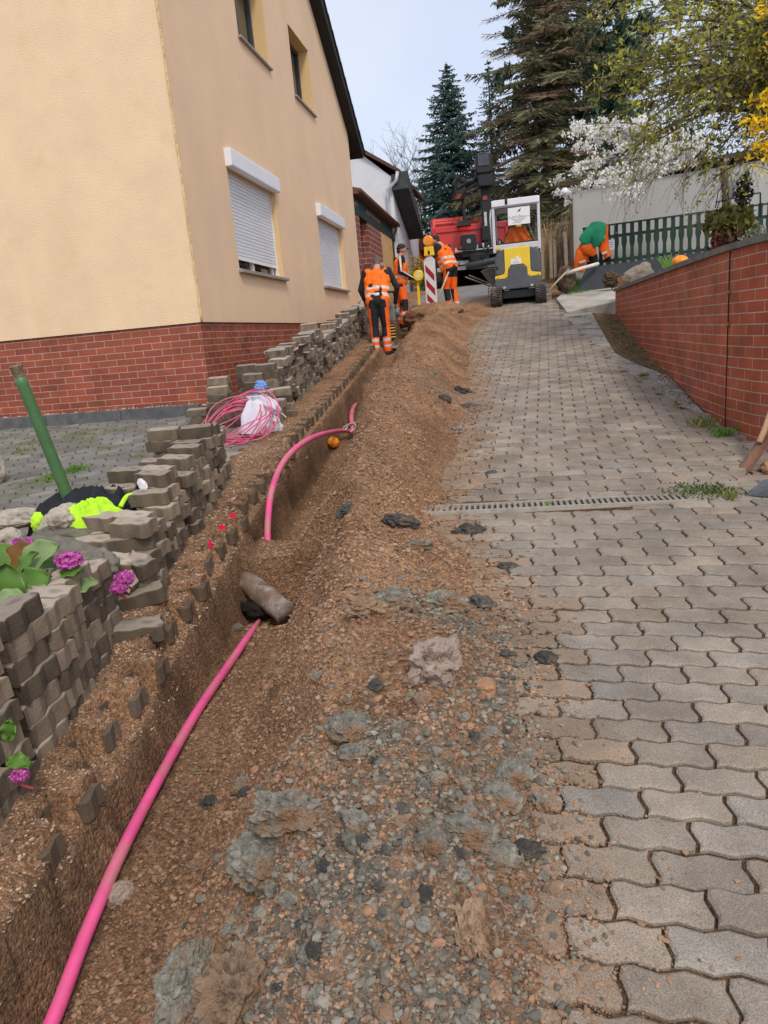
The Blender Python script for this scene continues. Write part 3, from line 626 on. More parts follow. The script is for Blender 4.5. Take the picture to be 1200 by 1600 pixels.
# ================================================================= LOOSE STONES, CLOTH, ROCK
def GR(px, py, off=0):                     # where a sight line meets the ground level (+off)
    d = ray(px, py); t = .3; f = lambda t: (CAM+d*t).z-G((CAM+d*t).y)-off
    while t < 60 and f(t) > 0: t += .05
    a, b_ = t-.05, t
    for _ in range(24):
        m_ = (a+b_)/2
        if f(m_) > 0: a = m_
        else: b_ = m_
    return CAM+d*a
def blobmesh(name, size, amp, freq, seed, m, sub=4, ridged=False, flat=0, smooth=True, sq=1.0, o=4, crack=0):
    bm = bmesh.new(); bmesh.ops.create_icosphere(bm, subdivisions=sub, radius=1)
    for v in bm.verts:
        p = v.co.normalized()
        if sq != 1.0: p = Vector([math.copysign(abs(c)**sq, c) for c in p])
        d, a, f = 0, 1, freq
        for _ in range(o):
            q = noise.noise(p*f+Vector((seed*3.7, seed*1.3, seed)))
            d += a*((1-2*abs(q))*.5 if ridged else q); a *= .5; f *= 2.1
        if crack:
            for cf, ca in ((1.6, crack), (3.6, crack*.6)):
                vd = noise.voronoi(p*cf+Vector((seed, seed*2.1, 0)))[0]; d -= ca/amp*(1-ss(0, .22, vd[1]-vd[0]))
        p = p*(1+amp*d); z = p.z
        if flat and z < -flat: z = -flat+(z+flat)*.15
        v.co = Vector((p.x*size[0], p.y*size[1], z*size[2]))
    me = bpy.data.meshes.new(name); bm.to_mesh(me); bm.free(); me.materials.append(m)
    if smooth: me.polygons.foreach_set('use_smooth', [True]*len(me.polygons))
    return me
def blob(name, loc, size, m, label=None, cat=None, group=None, rot=(0,0,0), amp=.25, freq=1.5, seed=1, parent=None, **k):
    o = bpy.data.objects.new(name, blobmesh(name, size, amp, freq, seed, m, **k)); link(o); o.location = loc; o.rotation_euler = rot
    if parent: o.parent = parent
    return tag(o, label, cat, group)
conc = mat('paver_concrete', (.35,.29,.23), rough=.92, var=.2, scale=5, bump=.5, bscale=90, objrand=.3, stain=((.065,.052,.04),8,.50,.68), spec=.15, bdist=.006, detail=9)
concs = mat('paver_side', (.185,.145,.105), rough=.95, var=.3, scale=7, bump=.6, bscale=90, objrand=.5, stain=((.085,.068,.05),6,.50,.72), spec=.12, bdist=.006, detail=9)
def paver_mesh(k):
    rnd = random.Random(k); vs = []; fs = []; top = []
    def ring(ins, z, jit):
        o = len(vs)
        for (u, v) in paver_ring(0, 0, ins, n1=16, n2=8):
            u -= PL/2; v -= PW/2; w_ = jit*(nz(u*45+k*9, v*45, z*60)+.6*nz(u*120, v*120+k*3, z*90))
            vs.append((u*(1+w_*6), v*(1+w_*9), z+w_*.5))
        return o
    # worn top edge, darker sides with a slight flare at the foot
    rs = [ring(.010,.0785,.0008), ring(.004,.0778,.001), ring(.001,.0745,.001), ring(.001,.05,.0006), ring(.001,.025,.0006), ring(.001,.002,.0014), ring(.003,.0,.001)]
    n_ = 48; fs.append(list(range(rs[0], rs[0]+n_)))
    for a, b_ in zip(rs, rs[1:]):
        for q in range(n_): fs.append([a+q, b_+q, b_+(q+1) % n_, a+(q+1) % n_])
    fs.append(list(range(rs[-1]+n_-1, rs[-1]-1, -1)))
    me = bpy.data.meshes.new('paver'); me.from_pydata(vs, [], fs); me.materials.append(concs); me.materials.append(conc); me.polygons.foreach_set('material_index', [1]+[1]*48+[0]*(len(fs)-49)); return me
PVM = [paver_mesh(k) for k in range(7)]
NPV = 0
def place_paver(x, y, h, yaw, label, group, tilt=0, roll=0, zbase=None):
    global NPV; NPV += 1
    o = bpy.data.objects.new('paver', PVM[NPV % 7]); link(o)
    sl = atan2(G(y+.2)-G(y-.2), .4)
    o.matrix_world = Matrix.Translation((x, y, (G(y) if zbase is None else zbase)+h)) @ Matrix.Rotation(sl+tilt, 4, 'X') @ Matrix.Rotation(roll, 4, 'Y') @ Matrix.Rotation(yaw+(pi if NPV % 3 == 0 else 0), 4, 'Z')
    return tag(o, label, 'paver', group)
random.seed(11)
# near stack: long axis across, ends towards the trench
fx = [(1.0,-1.50),(1.78,-1.66),(2.3,-1.76),(2.75,-1.90)]
def bay(y0, n_, lab, grp, dx=0, rows=2):
    for k in range(n_):
        for r_ in range(rows):
            if k == n_-1 and r_ == 1 and random.random() < .4: continue
            x = interp(fx, y0)-.06-.118*r_+dx
            place_paver(x+random.uniform(-.008,.008)-.004*k, y0+(k % 2)*.02+random.uniform(-.006,.006), k*.0795, pi/2+.13+random.gauss(0,.03), lab, grp)
LA = 'grey interlocking paver in the nearest stack, left of the trench'; GAq = 'pavers in the nearest stack'
bay(1.95, 7, LA, GAq); bay(2.40, 6, LA, GAq, -.01); bay(2.64, 5, LA, GAq, -.01)
y = 1.02; i = 0
while y < 1.84:
    x = interp(fx, y)-.11; n_ = 7 if y < 2.22 else 5
    if 1.62 < y < 1.74: n_ = 6
    jx = random.uniform(-.02,.02)+(.03 if y > 2.25 else 0)
    for k in range(n_):
        if k == n_-1 and i in (3, 9): continue
        place_paver(x+jx+random.uniform(-.014,.014)-.006*k, y+random.uniform(-.006,.006), k*.0795, random.gauss(.10,.10), LA, GAq)
    y += .1215; i += 1
y = 2.13
for k in range(6): place_paver(interp(fx, y)-.11+random.uniform(-.01,.01), y, k*.0795, .1+random.gauss(0,.04), LA, GAq)
for k in range(6): place_paver(interp(fx, 2.25)-.11+random.uniform(-.01,.01), 2.25, k*.0795, .1+random.gauss(0,.04), LA, GAq)
place_paver(-1.93, 1.62, .53, .5, 'grey paver lying askew on top behind the nearest stack, its pitted top showing', None, .05)
place_paver(-2.02, 2.2, .26, .9, 'grey paver lying loose behind the nearest stack beside the purple flower', None, .2, .1)
# tumbled stones between the stacks
for (px, py, yy, yaw, tl, rl, h, lb) in ((165,880,3.05,.5,.1,.35,.28,'grey paver tipped on its edge in front of the middle stack, beside the purple flower'),
        (205,890,3.1,1.3,.7,.4,.16,'small dark paver wedged upright between tumbled stones by the middle stack'),
        (225,930,3.05,.4,.1,-.1,.03,'grey paver lying flat at the foot of the middle stack'),
        (228,910,3.2,.2,.1,-.1,.11,'grey paver resting on another at the near foot of the middle stack'),
        (215,985,2.75,.5,.0,.1,.02,'grey paver half buried beside the pink flower'),):
    q = P(px, py, yy); place_paver(q.x, q.y, max(0, q.z-G(q.y)-.04), yaw, lb, None, tl, rl)
# middle stack
GB = 'pavers in the middle stack'
LB = 'grey interlocking paver in the middle stack beyond the yellow jacket'
y = 3.12; i = 0
hs = [3,5,5,4,3,5,6,6,5,6,5,6,6,7,6,5,6,5]
while i < len(hs):
    x = -1.95-.21*(y-3.1)-.11+random.uniform(-.03,.03)
    for k in range(hs[i]):
        place_paver(x+random.uniform(-.035,.035), y+random.uniform(-.014,.014), k*.0795, random.gauss(-.05,.16), LB, GB)
    if i in (1,2,6,7,10,11,13,14):
        for k in range(hs[i]-1+(i in (2,7,13))): place_paver(x-.235+random.uniform(-.02,.02), y+random.uniform(-.02,.02), k*.0795, random.gauss(0,.1), LB, GB)
    y += .119+(.02 if i % 5 == 4 else 0); i += 1
# piles by the house corner
GC = 'pavers in the piles by the corner of the yellow house'; LC = 'grey interlocking paver in the piles by the yellow house corner'
for (x, y, n_, yaw) in ((-3.50,7.45,1,.1),(-3.33,7.32,6,0),(-3.32,7.2,5,.05),(-3.08,7.35,3,0),(-3.05,7.5,7,.1),(-2.95,7.35,6,0),(-2.82,7.45,7,.1),(-2.80,7.2,4,-.1),(-2.66,7.1,3,0),(-2.72,7.0,1,.3),(-2.62,7.3,4,.2),(-3.1,7.1,2,1.4),(-3.6,7.3,2,.2)):
    for k in range(n_): place_paver(x+random.uniform(-.02,.02), y+random.uniform(-.015,.015), k*.0795, yaw+random.gauss(0,.06), LC, GC)
# long row beside the house wall
fx = [(7.6,-2.72),(9,-2.74),(12.4,-2.92),(14.6,-3.0)]
y = 7.62; i = 0; rest = MB()
while y < 14.6:
    x = interp(fx, y)-.11+random.uniform(-.03,.03); n_ = int(round(6.7+1.3*nz(y*2.3, 4.4)+(.6 if y < 9.5 else 0)+random.uniform(-.6,.6)))
    if y > 12.5: n_ = 6
    for k in range(n_):
        if NPV < 292:
            place_paver(x+random.uniform(-.02,.02), y+random.uniform(-.008,.008), k*.0795, random.gauss(0,.07), 'grey interlocking paver in the long row along the yellow house wall', 'pavers in the long row along the yellow house')
        else:
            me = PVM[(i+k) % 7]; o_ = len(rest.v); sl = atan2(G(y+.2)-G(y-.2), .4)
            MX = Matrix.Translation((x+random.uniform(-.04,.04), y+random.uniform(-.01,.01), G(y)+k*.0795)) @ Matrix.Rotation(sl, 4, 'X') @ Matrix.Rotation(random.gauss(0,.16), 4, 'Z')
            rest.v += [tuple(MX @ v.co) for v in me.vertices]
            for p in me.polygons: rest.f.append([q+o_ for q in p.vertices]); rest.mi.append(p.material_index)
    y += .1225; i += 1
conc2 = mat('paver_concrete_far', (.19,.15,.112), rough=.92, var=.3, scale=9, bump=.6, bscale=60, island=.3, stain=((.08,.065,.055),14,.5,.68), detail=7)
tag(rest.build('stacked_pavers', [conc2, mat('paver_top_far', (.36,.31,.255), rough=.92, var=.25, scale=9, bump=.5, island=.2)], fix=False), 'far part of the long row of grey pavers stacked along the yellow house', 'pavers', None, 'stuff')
# folded sack lying on the row
w = MB(); pts = [P(x_, y_, 8.1) for x_, y_ in ((412,549),(425,546),(440,549),(452,549),(462,543),(466,541))]
for a, b_ in zip(pts, pts[1:]): w.add([a+Vector((0,0,0)), b_, b_+Vector((.02,.4,.03)), a+Vector((.02,.4,.03)), a-Vector((0,0,.03)), b_-Vector((0,0,.03)), b_+Vector((.02,.4,0)), a+Vector((.02,.4,0))], [(0,1,2,3),(4,7,6,5),(0,4,5,1),(3,2,6,7)])
tag(w.build('sack', mat('jute', (.42,.33,.25), rough=.95, bump=.6), weld=True), 'flattened pale brown sack lying on top of the long paver row', 'sack')

# ---------------------------------------------------------------- ducts in the trench
pink = mat('pink_plastic', (.74,.095,.26), rough=.5, var=.2, scale=5, bump=.12, spec=.4, stain=((.46,.21,.18),6,.47,.72))
pinkd = mat('dusty_pink_plastic', (.62,.14,.22), rough=.6, var=.3, scale=7, bump=.15, stain=((.33,.17,.12),6,.5,.7))
def smoothpts(pts, n_=10):
    out_ = []
    for i in range(len(pts)-1):
        p0, p1, p2, p3 = pts[max(i-1,0)], pts[i], pts[i+1], pts[min(i+2, len(pts)-1)]
        for k in range(n_):
            t = k/n_; out_.append(.5*((2*p1)+(-p0+p2)*t+(2*p0-5*p1+4*p2-p3)*t*t+(-p0+3*p1-3*p2+p3)*t**3))
    return out_+[pts[-1]]
def duct(name, pts, r, m, label, rs=None, n_=16):
    w = MB(); w.tube(smoothpts([Vector(p) for p in pts]), r, n_, rs=rs); return tag(w.build(name, m, smooth=True), label, 'duct')
def GF(px, py, dz):                        # sight line against the trench floor
    d = ray(px, py); a, b_ = .6, 8
    for _ in range(40):
        m_ = (a+b_)/2; q = CAM+d*m_
        if q.z > G(q.y)-interp(DP, q.y)+dz: a = m_
        else: b_ = m_
    return CAM+d*a
lo = [GF(28,1700,.0), GF(80,1600,.0), GF(140,1445,.0), GF(210,1290,.0), GF(300,1125,.0), GF(360,1035,-.0), GF(398,980,-.02), GF(406,968,-.05)]
nn_ = (len(lo)-1)*10+1
duct('cable_duct', lo, .03, pink, 'bright pink plastic duct in the trench, running out at the bottom left', [.0215]*(nn_-16)+[.0215-.013*k/15 for k in range(16)])
def onwall(px, py, dx):
    lo_, hi_ = 2.5, 10
    f = lambda Y: P(px, py, Y).x-(interp(TL, Y)+dx)
    for _ in range(40):
        m_ = (lo_+hi_)/2
        if f(m_) > 0: lo_ = m_
        else: hi_ = m_
    return P(px, py, lo_)
up = [P(424,900,4.18), P(422,884,4.3), onwall(418,830,.10), onwall(425,765,.10), onwall(448,715,.14), onwall(488,684,.22), P(530,673,7.75), P(551,674,7.8)]
duct('cable_duct', up, .0235, pink, 'pink plastic duct curving along the trench wall between clay pipe and cable ends')
duct('cable_duct', [P(552,676,7.75), P(549,655,8.3), P(551,640,8.9), P(557,627,9.5)], .029, pinkd, 'short dusty pink duct standing up in the far trench')
w = MB(); w.tube(smoothpts([P(540,672,7.7), P(545,664,7.9), P(553,662,7.95), P(556,668,7.8), P(548,675,7.7)]), .009, 6); w.tube(smoothpts([P(536,668,7.7), P(547,662,7.9), P(556,660,8.0)]), .007, 6)
tag(w.build('cable_end', mat('grey_cable', (.45,.42,.40), rough=.5, bump=.1), smooth=True), 'loose grey cable ends looped round the pink duct joint', 'cable')
# old clay pipe crossing the trench
cpm = mat('old_clay_pipe', (.20,.135,.10), rough=.9, var=.4, scale=9, bump=.7, bscale=40, stain=((.30,.29,.27),12,.5,.66))
a, b_ = P(384,900,4.04)-Vector((0,0,.035)), P(446,942,3.8)-Vector((0,0,.07)); ax_ = (b_-a).normalized(); w = MB(); nseg = 22
pts = [a+(b_-a)*k/nseg for k in range(nseg+1)]
w.tube(pts, [.08][0], 20, rs=[.072+.006*nz(k*.6, 3) for k in range(nseg+1)])
for i_, v_ in enumerate(w.v): w.v[i_] = tuple(Vector(v_)+Vector((nz(v_[0]*22, v_[1]*22, v_[2]*22), nz(v_[1]*25, v_[2]*22, 4), nz(v_[2]*23, v_[0]*22, 9)))*.009)
tag(w.build('clay_pipe', cpm, smooth=True), 'old brown clay pipe crossing the trench above a dark hole', 'pipe')
w = MB(); c0 = P(402,945,3.9); 
tag(blob('hole', P(405,950,3.92), (.13,.07,.06), mat('hole_shade', (.012,.010,.008), bump=.6), amp=.3, seed=4), 'black lump painted as the shaded hollow under the clay pipe', 'hole')  # solid near-black lump; the hollow's shade is put into its colour
# orange marker ball
ob = thing('marker_ball', 'orange marker ball lying on the trench floor below the pink duct', 'ball', GR(521,691,-.36))
orange = mat('orange_plastic', (.92,.30,.015), rough=.4, var=.05, bump=.03, spec=.5)
w = MB(); w.sphere((0,0,0), .064, 24, 16); w.build('ball', orange, ob, smooth=True)
w = MB(); w.tube([(.066*cos(k*pi/16), .066*sin(k*pi/16), -.004) for k in range(33)], .004, 6); w.build('seam', orange, ob, smooth=True)
# paint dabs on the edge pavers
pm = mat('neon_pink_paint', (.95,.02,.12), rough=.6, var=.1, bump=.1)
for (px, py, lb) in ((347,828,'middle of the three neon pink paint marks on the edge pavers'),(364,809,'farthest of the three neon pink paint marks on the edge pavers'),(329,851,'nearest and thinnest of the three neon pink paint marks on the edge pavers')):
    c = GR(px, py, -.02); r_ = (c-CAM).normalized(); c = c-r_*.10; rt = Vector((1,0,0)); u_ = Vector((0,-.1,1)).normalized(); w = MB(); s_ = .026 if px != 329 else .012
    rg = [c+rt*(s_*cos(t)*(1+.3*nz(t, px)))+u_*(.036*sin(t)*(1+.3*nz(t*2, px))) for t in [2*pi*k/12 for k in range(12)]]
    w.add(rg+[p+Vector((0,.006,0)) for p in rg], [list(range(12)), list(range(23,11,-1))]+[[k,k+12,(k+1)%12+12,(k+1)%12] for k in range(12)]); tag(w.build('paint_mark', pm), lb, 'paint mark')

# ---------------------------------------------------------------- coil, bag, glove, hose
co = thing('duct_coil', 'loose coil of thin pink tubing leaning on the white sack', 'coil', (0,0,0))
cc = P(372,662,6.55); random.seed(5)
for i in range(12):
    w = MB(); R_ = .31+random.uniform(-.05,.07); t1 = radians(random.uniform(18,50)); t2 = radians(random.uniform(-22,8)); o_ = Vector((random.uniform(-.06,.04), random.uniform(-.05,.05), random.uniform(-.05,.05)))
    pts = []
    for k in range(49):
        a = 2*pi*k/48*(.999); p = Vector((R_*1.12*cos(a), R_*sin(a), .02*sin(3*a+i))); p = Matrix.Rotation(t1, 3, 'X') @ (Matrix.Rotation(t2, 3, 'Y') @ p); p = p+cc+o_
        p.z = max(p.z, G(p.y)+.015+.004*i); pts.append(p)
    w.tube(pts, .0062, 6); w.build('loop', pink if i % 3 else pinkd, co, smooth=True)
w = MB(); w.tube(smoothpts([P(303,672,6.6), P(318,660,6.8), P(325,652,7.0)]), .0075, 6); w.build('loose_end', pinkd, co, smooth=True)
w = MB(); w.tube(smoothpts([P(345,652,6.9), P(355,636,6.85), P(375,627,6.8), P(398,626,6.7), P(418,637,6.65)]), .015, 8); w.build('thick_loop', pink, co, smooth=True)
sackm = mat('white_woven_sack', (.66,.64,.70), rough=.75, var=.1, scale=7, bump=.5, bscale=50)
bag = bpy.data.objects.new('sack', None)
b0 = GR(406,676)
bag = thing('sack', 'white woven sack standing beside the pink coil, tied with blue', 'sack', b0)
vs = []; w = MB(); nr, na = 18, 36
for j in range(nr+1):
    t = j/nr; R_ = (.20 if t < .08 else .205*(1-.55*ss(.1, 1, t)))*(1-.0*t); 
    if t > .88: R_ = .075+.03*(t-.88)/.12
    for k in range(na):
        a = 2*pi*k/na; f_ = 1+.10*sin(5*a+3*t)*(.4+t)+.12*nz(cos(a)*2+3, sin(a)*2, t*3)
        lx = R_*f_*cos(a); ly = R_*.72*f_*sin(a)
        if t < .12: lx *= 1+.15*abs(cos(a))**6
        w.v.append((lx+.02*t, ly, .01+.36*t**.95))
for j in range(nr):
    for k in range(na): w.f.append([j*na+k, j*na+(k+1)%na, (j+1)*na+(k+1)%na, (j+1)*na+k]); w.mi.append(0)
w.f.append([nr*na+k for k in range(na)]); w.mi.append(0)
w.build('body', sackm, bag, smooth=True)
blob('flap', (.14,0,.27), (.13,.06,.06), sackm, rot=(0,.7,0), amp=.3, seed=3, parent=bag)
blob('tie', (.02,-.02,.36), (.04,.035,.022), mat('blue_film', (.10,.20,.55), rough=.4, bump=.2), rot=(0,.2,0), amp=.4, seed=5, parent=bag)
w = MB(); w.tube(smoothpts([P(428,645,6.9), P(434,652,6.7), P(436,658,6.6), P(431,659,6.55), P(427,655,6.6)]), .011, 8); w.tube(smoothpts([P(432,642,6.8), P(440,646,6.7), P(447,652,6.6)]), .007, 6)
tag(w.build('hose_piece', mat('cream_hose', (.62,.58,.50), rough=.5, bump=.05), smooth=True), 'short cream hose bent on the ground right of the white sack', 'hose')
tag(blob('glove', P(407,603,7.25), (.065,.045,.055), mat('blue_glove', (.16,.30,.62), rough=.6, bump=.4), amp=.5, seed=8, freq=2.5), 'crumpled light blue glove on the paver pile behind the white sack', 'glove')

# ---------------------------------------------------------------- flower bed, post, jackets
rockm = mat('bed_rock', (.17,.155,.125), rough=.9, var=.35, scale=8, bump=.8, bscale=45, stain=((.12,.13,.06),5,.5,.7), objrand=.2, bdist=.01)
palerock = mat('pale_rock', (.42,.37,.30), rough=.9, var=.3, scale=10, bump=.8, bscale=50, stain=((.15,.13,.10),8,.5,.7), bdist=.012)
for (px, py, yy, sz, rot, lb, m_) in ((105,866,3.0,(.19,.07,.065),(0,.35,.2),'long mossy grey rock edging the flower bed below the post',rockm),
        (98,820,3.45,(.13,.08,.085),(.2,-.5,.2),'pale rough rock standing on the bed edge left of the yellow jacket',palerock),
        (150,885,2.9,(.10,.08,.09),(0,.2,.5),'smooth brown rock between the flower and the tumbled pavers',rockm),
        (96,812,3.3,(.06,.06,.05),(0,0,0),'small pale pebble on the rim of the flower bed',palerock),
        (-14,722,4.3,(.11,.12,.17),(0,.1,0),'big pale boulder cut by the left edge of the yard',palerock),
        (12,828,3.2,(.06,.05,.05),(0,0,0),'knobbly white stone at the left edge of the bed',palerock),
        (108,838,3.3,(.16,.08,.05),(0,.1,.1),'flat layered brown rock under the yellow jacket',rockm),
        (20,798,3.6,(.14,.10,.05),(0,0,.3),'flat pinkish stone at the left edge of the yard',palerock)):
    q = P(px, py, yy)
    if px < 0: q = GR(px, py+34)+Vector((0,0,.12))
    elif q.z-sz[2] > G(q.y)+.05: q.z = max(G(q.y)+sz[2]*.6, q.z-.05) if px < 60 else q.z
    blob('rock', q, sz, m_, lb, 'rock', rot=rot, amp=.35, seed=px*.37+py, sub=5, o=6, ridged=(py % 2 == 0))
post = thing('post', 'leaning green painted wooden post with a broken raw top', 'post', (0,0,0))
pb = P(128,830,3.75); pt = P(24,572,3.55); w = MB(); dv = pt-pb
w.tube([pb+dv*t for t in [k/20 for k in range(20)]], .044, 18, rs=[.036-.004*k/20+.0012*nz(k, 3) for k in range(20)])
w.build('shaft', mat('green_post_paint', (.07,.165,.062), rough=.45, var=.12, scale=9, bump=.2, bscale=50, spec=.45), post, smooth=True)
w = MB(); e0 = pb+dv*.945
w.tube([e0, pb+dv*.96, pb+dv*.985, pb+dv*1.0, pb+dv*1.005], .03, 14, rs=[.034,.029,.033,.037,.030]); w.build('broken_top', mat('raw_wood', (.17,.12,.075), rough=.9, var=.5, scale=25, bump=.9, bscale=60), post)
hv = mat('hivis_yellow', (.46,.80,.03), rough=.75, var=.15, scale=9, bump=.5, bscale=22)
blackc = mat('black_cloth', (.014,.015,.020), rough=.8, var=.4, scale=9, bump=.5, bscale=30)
def drape(name, m, cx, cy, sx, sy, h, rz, seed, label, cat, zb, parent=None, prof=None, nx=70, ny=44, fold=1.0):
    """a crumpled garment: a closed lumpy sheet with sharp folds and a wandering outline"""
    w = MB(); ids = {}
    for j in range(ny+1):
        for i in range(nx+1):
            u = i/nx*2-1; v = j/ny*2-1
            ang_ = atan2(v, u); e = .85+.16*fbm(cos(ang_)*1.1+seed, sin(ang_)*1.1, seed, 2)
            rr = (abs(u)**3+abs(v)**3)**(1/3); m_ = rr/e if e else 1
            x = u*sx*min(1, e*1.1); y_ = v*sy*min(1, e*1.1)
            hh = max(0, 1-rr**3)**.5
            q = fbm(u*2.2+seed*2, v*3.1, seed)
            f_ = hh*(.72+.34*(1-2.4*abs(noise.noise(Vector((u*2.6+.3*q+seed, v*1.5, seed)))))*fold+.06*(1-2*abs(noise.noise(Vector((u*5+seed, v*4, seed*2)))))+.12*nz(u*1.5+seed, v*1.5))
            ids[i, j] = len(w.v); w.v.append((x, y_, max(-.03, h*f_)))
    for j in range(ny):
        for i in range(nx): w.f.append([ids[i,j], ids[i+1,j], ids[i+1,j+1], ids[i,j+1]]); w.mi.append(0)
    o = w.build(name, m, parent, smooth=True, fix=False); o.location = (cx, cy, zb); o.rotation_euler = (0,0,rz)
    return tag(o, label, cat)
q = P(150,800,3.75); drape('jacket', blackc, q.x-.04, q.y+.02, .42, .20, .24, .15, 2.3, None, None, q.z-.10); jk = bpy.context.scene.objects[-1] if False else [o for o in SC.objects if o.name.startswith('jacket')][-1]
tag(jk, 'crumpled black jacket draped over the bed edge behind the yellow one', 'jacket')
q = P(163,808,3.45); jy = drape('jacket', hv, q.x-.04, q.y-.05, .20, .10, .17, .30, 5.1, 'neon yellow jacket heaped at the foot of the green post', 'jacket', q.z-.075)
q = P(133,822,3.38); w = drape('sleeve', hv, q.x-jy.location.x, 0, .07, .06, .10, .6, 7.7, None, None, -.06, parent=jy)
q = P(153,812,3.34); sl_ = MB(); sl_.box((0,0,0),(.022,.008,.10), Matrix.Rotation(-.35,3,'Y')); so = sl_.build('reflective_strip', mat('reflective_grey', (.55,.54,.50), rough=.4, bump=.1), jy); so.location = q-jy.location
so.rotation_euler = (0,0,-.3)
q = P(80,808,3.5); blob('cuff', q-jy.location, (.035,.03,.055), hv, rot=(0,.3,0), amp=.3, seed=3, parent=jy)
q = P(216,762,3.75); blob('label_tag', q-jk.location, (.03,.012,.04), mat('white_tag', (.72,.72,.74), bump=.2), rot=(0,-.4,-.4), amp=.3, seed=6, parent=jk, sq=.6)
w = MB(); w.tube(smoothpts([P(188,792,3.6), P(198,776,3.68), P(210,773,3.72)]), .014, 8); o_ = w.build('piping', hv, None, smooth=True); o_.parent = jk; o_.matrix_parent_inverse = jk.matrix_world.inverted(); o_.location = -jk.location; o_.matrix_parent_inverse = Matrix.Rotation(-jk.rotation_euler.z, 4, 'Z')

# ---- bergenia
bgm = leafmat('bergenia_leaf', (.10,.21,.035), trans=.2, island=.35, rough=.4)
bgr = leafmat('bergenia_old_leaf', (.20,.09,.02), trans=.2, island=.2, rough=.5)
bgp = leafmat('bergenia_pale_leaf', (.24,.34,.14), trans=.2, island=.2, rough=.5)
flm = leafmat('bergenia_flower', (.62,.13,.46), trans=.3, island=.4)
stm = mat('red_stalk', (.25,.05,.05), bump=0)
def leaf_obj(parent, c, ln, wd, dirv, nrm, m, seed, base):
    dirv = dirv.normalized(); nrm = (nrm-dirv*nrm.dot(dirv)).normalized(); side = dirv.cross(nrm); w = MB(); nu, nv_ = 14, 10
    for i in range(nu+1):
        t = i/nu; wid = wd*(sin(pi*min(1, t**.8))**.62 if 0 < t < 1 else .02)
        for j in range(nv_+1):
            s_ = j/nv_*2-1; p = c+dirv*(t-.5)*ln+side*s_*wid*.5+nrm*(-.22*ln*(t-.5)**2*2+.16*wd*abs(s_)*abs(s_)+.008*sin(t*13+seed)*abs(s_)**2)
            w.v.append(tuple(p-base))
    for i in range(nu):
        for j in range(nv_): a = i*(nv_+1)+j; w.f.append([a, a+1, a+nv_+2, a+nv_+1]); w.mi.append(0)
    o = w.build('leaf', m, parent, smooth=True, fix=False); md = o.modifiers.new('thickness', 'SOLIDIFY'); md.thickness = .0025
    return o
def flower_head(parent, c, base, n_, r, seed):
    rd = random.Random(seed); w = MB()
    for _ in range(n_):
        d = Vector((rd.gauss(0,1), rd.gauss(0,1), rd.gauss(0,.8))).normalized(); p = c+Vector((d.x*r*1.25, d.y*r, d.z*r*.8))*rd.uniform(.55,1)-base
        t_ = d.orthogonal().normalized(); b2_ = d.cross(t_); s_ = rd.uniform(.006,.010); a0 = rd.uniform(0,6)
        for k in range(5):
            a = a0+k*1.257; u_ = t_*cos(a)+b2_*sin(a); v_ = t_*cos(a+.5)+b2_*sin(a+.5); z_ = t_*cos(a-.5)+b2_*sin(a-.5)
            w.add([p, p+z_*s_+d*s_*.5, p+u_*s_*1.4+d*s_*.8, p+v_*s_+d*s_*.5], [(0,1,2,3)])
    w.build('flower_head', flm, parent, fix=False)
    w = MB(); w.tube(smoothpts([c-base-Vector((-.02,-.02,.06)), c-base-Vector((.005,0,.03)), c-base]), .005, 6); w.build('stalk', stm, parent, smooth=True)
random.seed(21)
bp_ = thing('bergenia_plant', 'bergenia with large glossy leaves, one rusty, behind the nearest stack', 'plant', GR(40,1000))
toc = lambda p: ((CAM-p).normalized()+Vector((0,0,.9))).normalized()
for (px, py, yy, ln, wd, dx, dz, m_) in ((30,872,2.5,.17,.15,1,.5,bgr),(62,868,2.4,.17,.13,.9,.45,bgp),(40,880,2.35,.13,.07,.8,.7,bgm),(8,915,2.2,.17,.14,.1,1,bgm),(50,915,2.3,.16,.15,.6,.3,bgm),(72,892,2.45,.13,.12,.9,.2,bgm),(18,940,2.15,.12,.10,.9,-.1,bgp),(90,905,2.5,.10,.09,1,-.3,bgm),(30,925,2.25,.10,.09,-.5,.5,bgm),(5,870,2.5,.14,.12,-.5,.6,bgm)):
    c = P(px, py, yy); leaf_obj(bp_, c, ln, wd, Vector((dx,.2,dz)), toc(c)+Vector((random.uniform(-.3,.3),0,random.uniform(-.2,.2))), m_, px, bp_.location)
for k in range(7):
    a = P(40+random.uniform(-40,50), 905+random.uniform(-20,30), 2.4); w = MB(); w.tube([GR(40,1000)-bp_.location+Vector((random.uniform(-.1,.1),.05,.02)), a-bp_.location], .005, 6); w.build('stalk', stm, bp_, smooth=True)
flower_head(bp_, P(34,850,2.75), bp_.location, 60, .04, 9)
b2 = thing('bergenia_flower', 'purple bergenia flower cluster with small leaves behind the nearest stack', 'flower', P(108,905,2.4))
flower_head(b2, P(108,876,2.4), b2.location, 230, .045, 1); c = P(112,892,2.38); leaf_obj(b2, c, .09, .07, Vector((1,.1,.1)), toc(c), bgm, 2, b2.location); c = P(135,915,2.42); leaf_obj(b2, c, .10, .07, Vector((1,.1,.3)), toc(c), bgp, 4, b2.location); c = P(92,900,2.45); leaf_obj(b2, c, .09, .06, Vector((-1,.1,.1)), toc(c), bgr, 5, b2.location)
b3 = thing('bergenia_flower', 'pinker bergenia flower cluster hanging between the nearest stack and the trench', 'flower', P(190,935,2.62))
flower_head(b3, P(195,903,2.62), b3.location, 150, .035, 2); flower_head(b3, P(186,918,2.6), b3.location, 110, .03, 3)
b4 = thing('bergenia_plant', 'small bright green leaf and purple bud at the foot of the nearest stack', 'plant', GR(35,1215))
